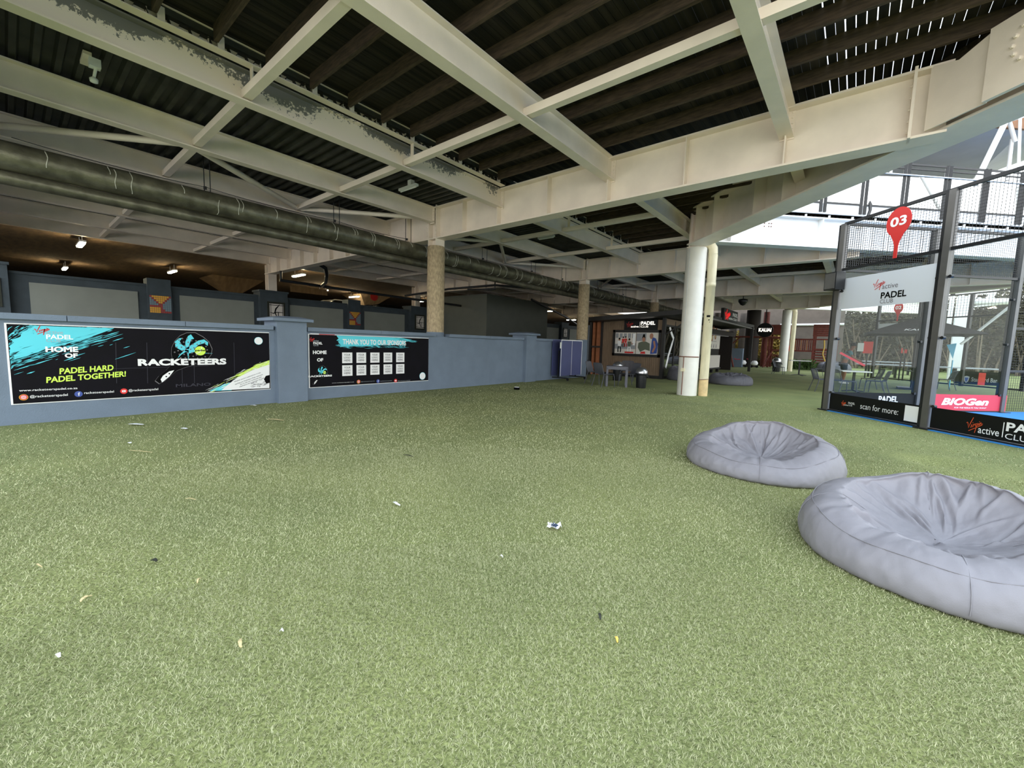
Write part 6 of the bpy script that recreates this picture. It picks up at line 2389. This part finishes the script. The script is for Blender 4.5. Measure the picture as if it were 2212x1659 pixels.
# umbrella
pc = P(1985, 700, 1, 22)
ub = thing('parasol', 'large charcoal parasol with white KAUAI lettering behind the court glass', 'umbrella', (pc.x, 22, 0))
hw = 1.55
za_, zc_ = P(1900, 722, 1, 22).z, P(1990, 690, 1, 22).z + 0.1
cn_ = [(pc.x - hw, 22 - hw, za_), (pc.x + hw, 22 - hw, za_), (pc.x + hw, 22 + hw, za_), (pc.x - hw, 22 + hw, za_)]
m2 = MB()
ap = (pc.x, 22, zc_)
vs = cn_ + [ap] + [(x_, y_, z_ - 0.02) for x_, y_, z_ in cn_] + [(pc.x, 22, zc_ - 0.02)]
m2.add(vs, ((0, 1, 4), (1, 2, 4), (2, 3, 4), (3, 0, 4), (6, 5, 9), (7, 6, 9), (8, 7, 9), (5, 8, 9), (0, 5, 6, 1), (1, 6, 7, 2), (2, 7, 8, 3), (3, 8, 5, 0)))
m2.build('canopy', 'umbrella', ub)
MB().tube([(pc.x, 22, 0), (pc.x, 22, zc_)], 0.035, 10).build('pole', 'black_metal', ub)
MB().box((pc.x - 0.4, 21.6, 0), (pc.x + 0.4, 22.4, 0.08)).build('base', 'black_metal', ub)
m2 = MB()
for c in cn_:
    m2.tube([V3(c) + V3((0, 0, -0.04)), V3((pc.x, 22, za_ + 0.12))], 0.014, 6)
m2.build('ribs', 'black_metal', ub)
slope = V3((0, hw, zc_ - za_)).normalized()
mb = MB()
mb.text('KAUAI', (-0.48, 0.18, 0.30, 0.36), (V3((pc.x, 22 - hw, za_)), V3((1, 0, 0)), slope), 0.02, 0.03, 0.3)
mb.build('lettering', 'white', ub)

# person in a teal shirt bending over a table
pf = P(1838, 829, 2, 0)


def person(x, y, rz, label):
    t = thing('person', label, 'person', (x, y, 0), rz)

    def skin(name, joints, edges, m, parent=t, sub=2):
        me = D.meshes.new(name)
        me.from_pydata([j[:3] for j in joints], edges, [])
        o = D.objects.new(name, me)
        COL.objects.link(o)
        o.parent = parent
        sk = o.modifiers.new('skin', 'SKIN')
        for i, j in enumerate(joints):
            v = me.skin_vertices[0].data[i]
            v.radius = (j[3], j[4] if len(j) > 4 else j[3])
            v.use_root = i == 0
        ss = o.modifiers.new('sub', 'SUBSURF')
        ss.levels = ss.render_levels = sub
        me.materials.append(M[m])
        for pz in me.polygons:
            pz.use_smooth = True
        return o
    # faces local +x, leaning forward
    body = [(0, 0, 0.93, 0.14, 0.11), (0.06, 0, 1.12, 0.13, 0.11), (0.15, 0, 1.30, 0.15, 0.12), (0.19, 0, 1.42, 0.10, 0.09), (0.23, 0, 1.50, 0.05), (0.27, 0, 1.58, 0.075, 0.085), (0.28, 0, 1.70, 0.08, 0.085),
            (0.16, 0.17, 1.38, 0.06), (0.25, 0.22, 1.14, 0.045), (0.46, 0.20, 1.00, 0.036), (0.54, 0.19, 0.98, 0.03),
            (0.16, -0.17, 1.38, 0.06), (0.27, -0.22, 1.14, 0.045), (0.47, -0.16, 1.02, 0.036), (0.55, -0.14, 1.00, 0.03),
            (0, 0.10, 0.86, 0.10), (0.03, 0.12, 0.48, 0.062), (-0.02, 0.12, 0.09, 0.042), (0.12, 0.13, 0.04, 0.035),
            (0, -0.10, 0.86, 0.10), (0.07, -0.12, 0.48, 0.062), (0.03, -0.12, 0.09, 0.042), (0.17, -0.13, 0.04, 0.035)]
    ed = [(0, 1), (1, 2), (2, 3), (3, 4), (4, 5), (5, 6), (3, 7), (7, 8), (8, 9), (9, 10), (3, 11), (11, 12), (12, 13), (13, 14), (0, 15), (15, 16), (16, 17), (17, 18), (0, 19), (19, 20), (20, 21), (21, 22)]
    # five fingers on each hand, short chains off the end of the wrist
    for base, sy in ((10, 1), (14, -1)):
        bx, by, bz = body[base][:3]
        for k in range(4):
            i = len(body)
            body.append((bx + 0.045, by + (k - 1.5) * 0.018, bz - 0.004, 0.009))
            body.append((bx + 0.075 - 0.006 * abs(k - 1.5), by + (k - 1.5) * 0.021, bz - 0.028, 0.008))
            ed += [(base, i), (i, i + 1)]
        i = len(body)
        body.append((bx + 0.02, by - sy * 0.045, bz - 0.012, 0.010))
        ed.append((base, i))
    skin('body', body, ed, 'skin')
    skin('shirt', [(0.02, 0, 1.00, 0.155, 0.13), (0.06, 0, 1.12, 0.155, 0.13), (0.15, 0, 1.30, 0.175, 0.145), (0.19, 0, 1.42, 0.115, 0.10), (0.16, 0.18, 1.38, 0.082), (0.21, 0.22, 1.22, 0.075), (0.16, -0.18, 1.38, 0.082), (0.22, -0.22, 1.22, 0.075)],
         [(0, 1), (1, 2), (2, 3), (3, 4), (4, 5), (3, 6), (6, 7)], 'teal_cloth')
    skin('shorts', [(0, 0, 0.95, 0.16, 0.13), (0, 0.10, 0.84, 0.125), (0.03, 0.12, 0.56, 0.105), (0, -0.10, 0.84, 0.125), (0.07, -0.12, 0.56, 0.105)], [(0, 1), (1, 2), (0, 3), (3, 4)], 'navy_cloth')
    h = MB().lathe(((0.0, 0.105), (0.06, 0.095), (0.095, 0.05), (0.102, 0.0), (0.095, -0.04), (0.08, -0.05)), 18, (0.265, 0, 1.68))
    h.build('hair', 'hair', t, world=False)
    f = MB()
    f.lathe(((0.012, 0), (0.016, 0.02), (0.0, 0.045)), 8, (0.345, 0, 1.60), ax=(V3((0, 1, 0)), V3((0, 0, 1)), V3((1, 0, 0))))
    f.build('nose', 'skin', t, world=False)
    e = MB()
    for s_ in (-0.032, 0.032):
        e.lathe(((0.0, -0.01), (0.011, 0.0), (0.0, 0.01)), 8, (0.352, s_, 1.645), ax=(V3((0, 1, 0)), V3((0, 0, 1)), V3((1, 0, 0))))
    e.build('eye', 'hair', t, world=False)
    MB().cbox((0.347, 0, 1.565), (0.012, 0.045, 0.010)).build('mouth', 'tile_red', t, world=False)
    for s_ in (-0.09, 0.09):
        MB().lathe(((0.0, -0.01), (0.022, 0.0), (0.0, 0.01)), 10, (0.275, s_, 1.63), ax=(V3((1, 0, 0)), V3((0, 0, 1)), V3((0, 1, 0)))).build('ear', 'skin', t, world=False)
    for (fx, fy) in ((-0.02, 0.12), (0.03, -0.12)):
        s = MB()
        s.add([(fx - 0.07, fy - 0.045, 0), (fx + 0.21, fy - 0.05, 0), (fx + 0.21, fy + 0.05, 0), (fx - 0.07, fy + 0.045, 0), (fx - 0.06, fy - 0.04, 0.10), (fx + 0.10, fy - 0.045, 0.085), (fx + 0.10, fy + 0.045, 0.085), (fx - 0.06, fy + 0.04, 0.10), (fx + 0.20, fy - 0.04, 0.05), (fx + 0.20, fy + 0.04, 0.05)],
              ((0, 3, 2, 1), (4, 5, 6, 7), (5, 8, 9, 6), (0, 1, 8, 5), (0, 5, 4), (3, 6, 9), (3, 9, 2), (3, 7, 6), (0, 4, 7, 3), (1, 2, 9, 8)))
        s.build('shoe', 'shoe', t, world=False)
    return t


person(pf.x - 0.32, pf.y, 0.1, 'person in a teal shirt and navy shorts leaning forward behind the court glass')
qa = P(1815, 762, 1, 18.0)
qb = P(1868, 790, 1, 18.0)
tag(MB().bar(qa, qb, 0.05, 0.07).build('pink_bar', 'pink'), 'straight pink bar slanting in front of the person in the teal shirt', 'bar')

# second court far behind: posts, bars, banner, racket sign, strip
C2 = 31.0


def q2(px, py):
    return Q(px, py, 1, 1, C2)


FE = V3((S2, -S2, 0))
f0 = q2(1886, 790)
f0.z = 0
FC = thing('padel_court', 'far padel court fence with dark posts, seen through the near court glass', 'padel court', tuple(f0))
for k in range(4):
    p = f0 + FE * (2.1 * k)
    MB().cbox((p.x, p.y, 2.06), (0.11, 0.11, 4.12), rz=PI / 4).build('court_post', 'black_metal', FC)
for k in range(3):
    a, b = f0 + FE * (2.1 * k), f0 + FE * (2.1 * (k + 1))
    t = MB().bar(a + V3((0, 0, 1.75)), b + V3((0, 0, 1.75)), 0.01, 2.6).build('glass_sheet', 'glass', FC)
    mesh_wires(a, b, 3.13, 4.08, 0.12, 0.004).build('wire_mesh', 'black_metal', t)
    for z in (0.05, 3.1, 4.1):
        MB().bar(a + V3((0, 0, z)), b + V3((0, 0, z)), 0.05, 0.06).build('rail', 'black_metal', t)
FFR = (f0 - V3((S2, S2, 0)) * 0.012, FE, V3((0, 0, 1)))
fb = thing('club_banner', 'small far pale grey banner behind the charcoal parasol', 'banner', tuple(f0 + V3((0, 0, 2.3))))
mb = MB()
mb.poly2([(0.08, 2.28), (2.02, 2.28), (2.02, 2.95), (0.08, 2.95)], FFR, 0.002)
mb.build('sheet', 'banner_white', fb)
mb = MB()
script_logo(mb, (0.85, 2.5, 1.2, 2.8), FFR, 0.006, 0.06)
mb.build('script_word', 'red', fb)
racket_sign(1.05, FFR, 3.05, 1.0, 'tiny far red racket shaped sign below the grey club banner', '02')
st_ = thing('logo_strip', 'far black strip with a shield and Standard Bank lettering, behind the red strip', 'sign strip', (5.0, 30.6, 0))
a, b = P(2064, 808, 1, 29.5), P(2172, 812, 1, 29.5)
MB().box((a.x, 29.5, 0.0), (b.x, 29.56, 0.62)).build('board', 'black_vinyl', st_)
fr = frame((a.x, 29.494, 0.0), (1, 0, 0), (0, 0, 1))
Wd_ = b.x - a.x
mb = MB()
mb.poly2([(Wd_ * 0.18, 0.36), (Wd_ * 0.20, 0.14), (Wd_ * 0.24, 0.06), (Wd_ * 0.28, 0.14), (Wd_ * 0.30, 0.36), (Wd_ * 0.24, 0.40)], fr, 0.002, 0)
mb.poly2([(Wd_ * 0.20, 0.32), (Wd_ * 0.215, 0.16), (Wd_ * 0.24, 0.10), (Wd_ * 0.265, 0.16), (Wd_ * 0.28, 0.32)], fr, 0.004, 1)
mb.build('shield', ['pale_grey', 'poster_blue'], st_)
mb = MB()
mb.text('Standard Bank', (Wd_ * 0.34, 0.14, Wd_ * 0.92, 0.34), fr, 0.004, 0.01)
mb.build('lettering', 'pale_grey', st_)
for k, (x0, y0, x1, y1, lab) in enumerate(((1863, 738, 1887, 763, 'tall red plastic chair back far behind the glass, left of the others'), (1946, 752, 1951, 763, 'small red panel far behind the glass, left of a pair'), (1953, 755, 1960, 763, 'small red panel far behind the glass, right of a pair'),
                                           (1972, 749, 1986, 769, 'square red panel far behind the glass beside the dark umbrella pole'), (1989, 754, 2000, 770, 'square red panel far behind the glass left of the second court post'),
                                           (2112, 806, 2130, 826, 'low red panel in front of the far black lettered strip'))):
    a, b = P(x0, y1, 1, 29.2), P(x1, y0, 1, 29.2)
    t = thing('red_stand', lab, 'red stand', ((a.x + b.x) / 2, 29.2, 0), 0, 'red panels behind the court glass')
    MB().box((a.x, 29.17, a.z if a.z > 0.3 else 0.0), (b.x, 29.23, b.z)).build('panel', 'red_pad', t)
    if a.z > 0.3:
        MB().box(((a.x + b.x) / 2 - 0.03, 29.2, 0), ((a.x + b.x) / 2 + 0.03, 29.26, a.z + 0.1)).build('leg', 'black_metal', t)
a = P(1868, 741, 1, 29.1)
tag(MB().box((a.x - 0.28, 29.05, a.z - 0.45), (a.x - 0.02, 29.12, a.z)).build('notice', 'white'), 'small white notice beside the tall red chair back far behind the glass', 'sign')

# white steel frame far right
YW = 34.0
wc = thing('steel_portal', 'white steel post with a round arm, seen far off through the second glass panel', 'post', (P(2075, 790, 1, YW).x, YW, 0))
a, b = P(2068, 806, 1, YW), P(2082, 640, 1, YW)
MB().box((b.x - 0.24, YW - 0.2, 0), (b.x + 0.24, YW + 0.2, b.z)).build('post', 'white_steel', wc)
MB().tube([P(2084, 652, 1, YW), P(2188, 651, 1, YW)], 0.17, 14).build('arm', 'white_steel', wc)
MB().tube([P(2112, 651, 1, YW), P(2116, 651, 1, YW)], 0.22, 14).build('arm_collar', 'white_steel', wc)
MB().tube([P(2136, 648, 1, YW), P(2172, 585, 1, YW)], 0.13, 12).build('strut', 'white_steel', wc)
MB().tube([P(2090, 664, 1, YW), P(2186, 654, 1, YW)], 0.05, 8).build('stay', 'white_steel', wc)
tag(MB().tube([P(2075, 744, 1, 26), P(2110, 718, 1, 26), P(2188, 657, 1, 26)], 0.05, 8).build('stay_rod', 'white_steel'), 'thin white rod slanting up to the right behind the charcoal parasol', 'rod')
tag(MB().box((P(2053, 638, 1, YW + 2).x, YW + 2, P(2053, 638, 1, YW + 2).z), (P(2140, 638, 1, YW + 2).x, YW + 2.1, P(2140, 632, 1, YW + 2).z + 0.15)).box((P(2053, 638, 1, YW + 2).x, YW + 2, 3.2), (P(2053, 638, 1, YW + 2).x + 0.2, YW + 2.1, 5.2)).build('far_balcony_edge', 'white_steel'), 'short far white balcony edge left of the white steel post', 'balcony')
p = P(2050, 760, 1, 24)  # reflection of a figure in the glass, built as a solid triangle on a pole
tag(MB().prism([(0, 0), (0.05, 0.62), (-0.22, 0.55)], P(2058, 775, 1, 24), (1, 0, 0), (0, 0, 1), 0.03).tube([P(2058, 778, 1, 24), V3((P(2058, 778, 1, 24).x, 24, 0))], 0.02, 6).build('pale_blue_reflection', 'sky_blue'), 'pale blue triangle standing in for a glass reflection behind the second court post', 'reflection')

# trees and scrub along the back
rt = random.Random(33)
TREES = ((1835, 50, 6.2, 'leaf_dark', 'dense dark tree behind the court glass at its left end'), (1880, 54, 6.4, 'leaf_olive', 'bushy olive tree behind the court glass, right of the dark one'), (1925, 50, 6.3, 'leaf_dark', 'dark scrubby tree behind the tiny racket sign'),
         (1970, 53, 6.5, 'leaf_olive', 'olive tree behind the charcoal parasol'), (2020, 50, 6.0, 'leaf_dark', 'dark tree behind the second court post'), (2065, 55, 6.8, 'leaf_olive', 'pale olive tree behind the white steel post'),
         (2110, 50, 6.6, 'leaf_dark', 'dark tree right of the white steel post'), (2160, 54, 8.4, 'leaf_olive', 'tall pale tree behind the white round arm'), (2205, 50, 7.2, 'leaf_dark', 'dark tree at the right edge behind the mesh'), (2260, 55, 8.0, 'leaf_olive', 'olive tree beyond the right edge'),
         (2330, 50, 7.5, 'leaf_dark', 'dark tree farther beyond the right edge'), (1790, 58, 7.0, 'leaf_dark', 'dark tree peeping over the brown wall by the play tower'))
for px, Y_, H_, mk, lab in TREES:
    p = P(px, 760, 1, Y_)
    t = thing('tree', lab, 'tree', (p.x, Y_, 0), 0, 'trees behind the courts')
    m2 = MB()
    for _ in range(9):
        a = rt.uniform(0, 2 * PI)
        l = rt.uniform(1.5, 3.6)
        bx, by = p.x + rt.gauss(0, 1.0), Y_ - 1.0 + rt.gauss(0, 0.4)
        m2.tube([(bx, by, 0), (bx + 0.3 * math.cos(a), by + 0.2, l * 0.5), (bx + 0.9 * math.cos(a), by + 0.4 * math.sin(a), l * 1.3)], [0.09, 0.06, 0.02], 6)
    m2.build('stems', 'bark', t)
    m2 = MB()
    for k in range(7):
        z = H_ * (0.12 + 0.13 * k)
        leaves(m2, (p.x + rt.gauss(0, 0.5), Y_ + rt.gauss(0, 0.3), z), (1.9, 1.2, H_ * 0.12), 330, 0.15, rt, 0, hollow=0.35)
    m2.build('foliage', mk, t)
bank = MB()
bank.add([(-1.5, 57, 0), (60, 57, 0), (60, 59, 7.2), (-1.5, 59, 5.6), (-1.5, 70, 5.6), (60, 70, 7.2)], ((0, 1, 2, 3), (3, 2, 5, 4)))
bank.add([(x_, 57 + 0.0, 0) for x_ in ()], ())
structure(bank.build('bank_back', 'leaf_dark'))

# ================================================================== LITTER ON THE TURF
def bit(name, px, py, l, w, ang, m_, label, cat, h=0.012, curl=0.3):
    p = P(px, py, 2, 0.018)
    n = 6
    vs, fs = [], []
    r_ = random.Random(int(px * 7 + py))
    for k in range(n + 1):
        f = k / n - 0.5
        ww = w * (0.55 + 0.6 * math.sin(PI * k / n))
        off_ = curl * l * (f * f) + r_.uniform(-0.1, 0.1) * w
        z = h * (0.6 + 0.8 * math.sin(PI * k / n)) + r_.uniform(0, 0.004)
        for s_ in (-0.5, 0.5):
            x_, y_ = f * l, off_ + s_ * ww
            vs.append((p.x + x_ * math.cos(ang) - y_ * math.sin(ang), p.y + x_ * math.sin(ang) + y_ * math.cos(ang), 0.012 + z))
    m = len(vs)
    vs += [(a, b, c - 0.003) for a, b, c in vs]
    for k in range(n):
        a = 2 * k
        fs += [(a, a + 1, a + 3, a + 2), (a + m, a + 2 + m, a + 3 + m, a + 1 + m), (a, a + 2, a + 2 + m, a + m), (a + 1, a + 1 + m, a + 3 + m, a + 3)]
    fs += [(0, m, m + 1, 1), (2 * n, 2 * n + 1, 2 * n + 1 + m, 2 * n + m)]
    tag(MB().add(vs, fs).build(name, m_), label, cat)


p = P(1197, 1139, 2, 0.02)
cw = thing('crumpled_wrapper', 'crumpled white and dark wrapper lying in the middle of the turf', 'litter', (p.x, p.y, 0.012))
r_ = random.Random(6)
for nm, m_, dx, sx in (('wrapper_sheet', 'paper', 0.0, 0.045), ('wrapper_fold', 'navy_cloth', 0.005, 0.022), ('wrapper_corner', 'paper', -0.03, 0.018)):
    mb = MB()
    g_ = 5
    vs = [(p.x + dx + (i - 2) * sx * 0.45 + r_.gauss(0, 0.004), p.y + (j - 2) * sx * 0.35 + r_.gauss(0, 0.004), 0.018 + abs(r_.gauss(0, 0.012)) + (0.01 if nm != 'wrapper_sheet' else 0)) for j in range(g_) for i in range(g_)]
    mb.add(vs, [(j * g_ + i, j * g_ + i + 1, (j + 1) * g_ + i + 1, (j + 1) * g_ + i) for j in range(g_ - 1) for i in range(g_ - 1)])
    mb.build(nm, m_, cw)
bit('dark_leaf', 1295, 1332, 0.045, 0.012, -1.0, 'dark_leaf', 'small dark shrivelled leaf on the turf near the yellow stub', 'leaf')
bit('yellow_stub', 1332, 1382, 0.036, 0.010, -0.9, 'stick_yellow', 'small yellow paper stub lying on the near turf', 'litter', curl=0)
bit('dry_leaf', 518, 1391, 0.055, 0.012, -0.3, 'tan', 'dry tan leaf scrap on the near turf at the lower left', 'leaf')
bit('dry_leaf', 184, 1294, 0.05, 0.014, -0.9, 'tan', 'dry tan leaf scrap nearest the lower left corner', 'leaf')
bit('dry_leaf', 428, 1255, 0.05, 0.008, -0.5, 'tan', 'thin dry leaf on the turf left of the middle', 'leaf')
bit('paper_scrap', 126, 1418, 0.02, 0.012, 0.2, 'paper', 'tiny white paper scrap at the lower left', 'litter')
bit('paper_scrap', 608, 1364, 0.016, 0.010, 0.8, 'paper', 'tiny white paper scrap right of the dry tan leaf', 'litter')
bit('paper_scrap', 855, 1089, 0.10, 0.018, -0.1, 'paper', 'white paper scrap beyond the middle of the turf', 'litter')
bit('paper_strip', 594, 907, 0.28, 0.03, 0.5, 'tan', 'long pale strip of litter near the foot of the large banner wall', 'litter')
bit('paper_scrap', 292, 917, 0.22, 0.05, 0.6, 'paper', 'white paper scrap near the wall below the large banner', 'litter')
bit('paper_scrap', 397, 926, 0.10, 0.04, 0.4, 'paper', 'small white paper scrap between two larger ones near the wall', 'litter')
bit('paper_scrap', 547, 876, 0.12, 0.04, 0.5, 'paper', 'flat white scrap at the foot of the wall by the pilaster', 'litter')
bit('dark_twig', 880, 985, 0.14, 0.015, 0.2, 'dark_leaf', 'short dark twig on the turf in front of the second banner', 'twig')
bit('dark_leaf', 332, 1212, 0.04, 0.02, 0.4, 'dark_leaf', 'small dark leaf on the turf at the left', 'leaf')
bit('straw', 410, 1079, 0.09, 0.006, 0.6, 'tan', 'pale straw on the turf left of the middle', 'straw')
bit('straw', 82, 1223, 0.06, 0.006, 0.3, 'tan', 'pale straw on the turf at the far left', 'straw')
bit('straw', 300, 976, 0.30, 0.008, 0.5, 'tan', 'long thin straw on the turf below the large banner', 'straw')
bit('paper_scrap', 1083, 1203, 0.02, 0.008, 0.2, 'paper', 'tiny white scrap below the crumpled wrapper', 'litter')
bit('paper_scrap', 280, 957, 0.04, 0.03, 0.2, 'paper', 'small white speck of paper left of the long straw', 'litter')
p = P(1116, 842, 2, 0.0)
cn_ = thing('crushed_can', 'small crushed can with a pale top on the turf before the blue wall', 'litter', (p.x, p.y, 0))
MB().tube([(p.x - 0.07, p.y - 0.03, 0.04), (p.x + 0.07, p.y + 0.03, 0.04)], [0.035, 0.04], 12).build('can_body', 'black', cn_)
MB().cbox((p.x + 0.02, p.y - 0.02, 0.08), (0.13, 0.07, 0.012), rz=0.4).build('can_label', 'paper', cn_)
bit('food_crumbs', 1092, 840, 0.16, 0.05, 0.2, 'tan', 'scatter of tan crumbs left of the crushed can', 'litter')
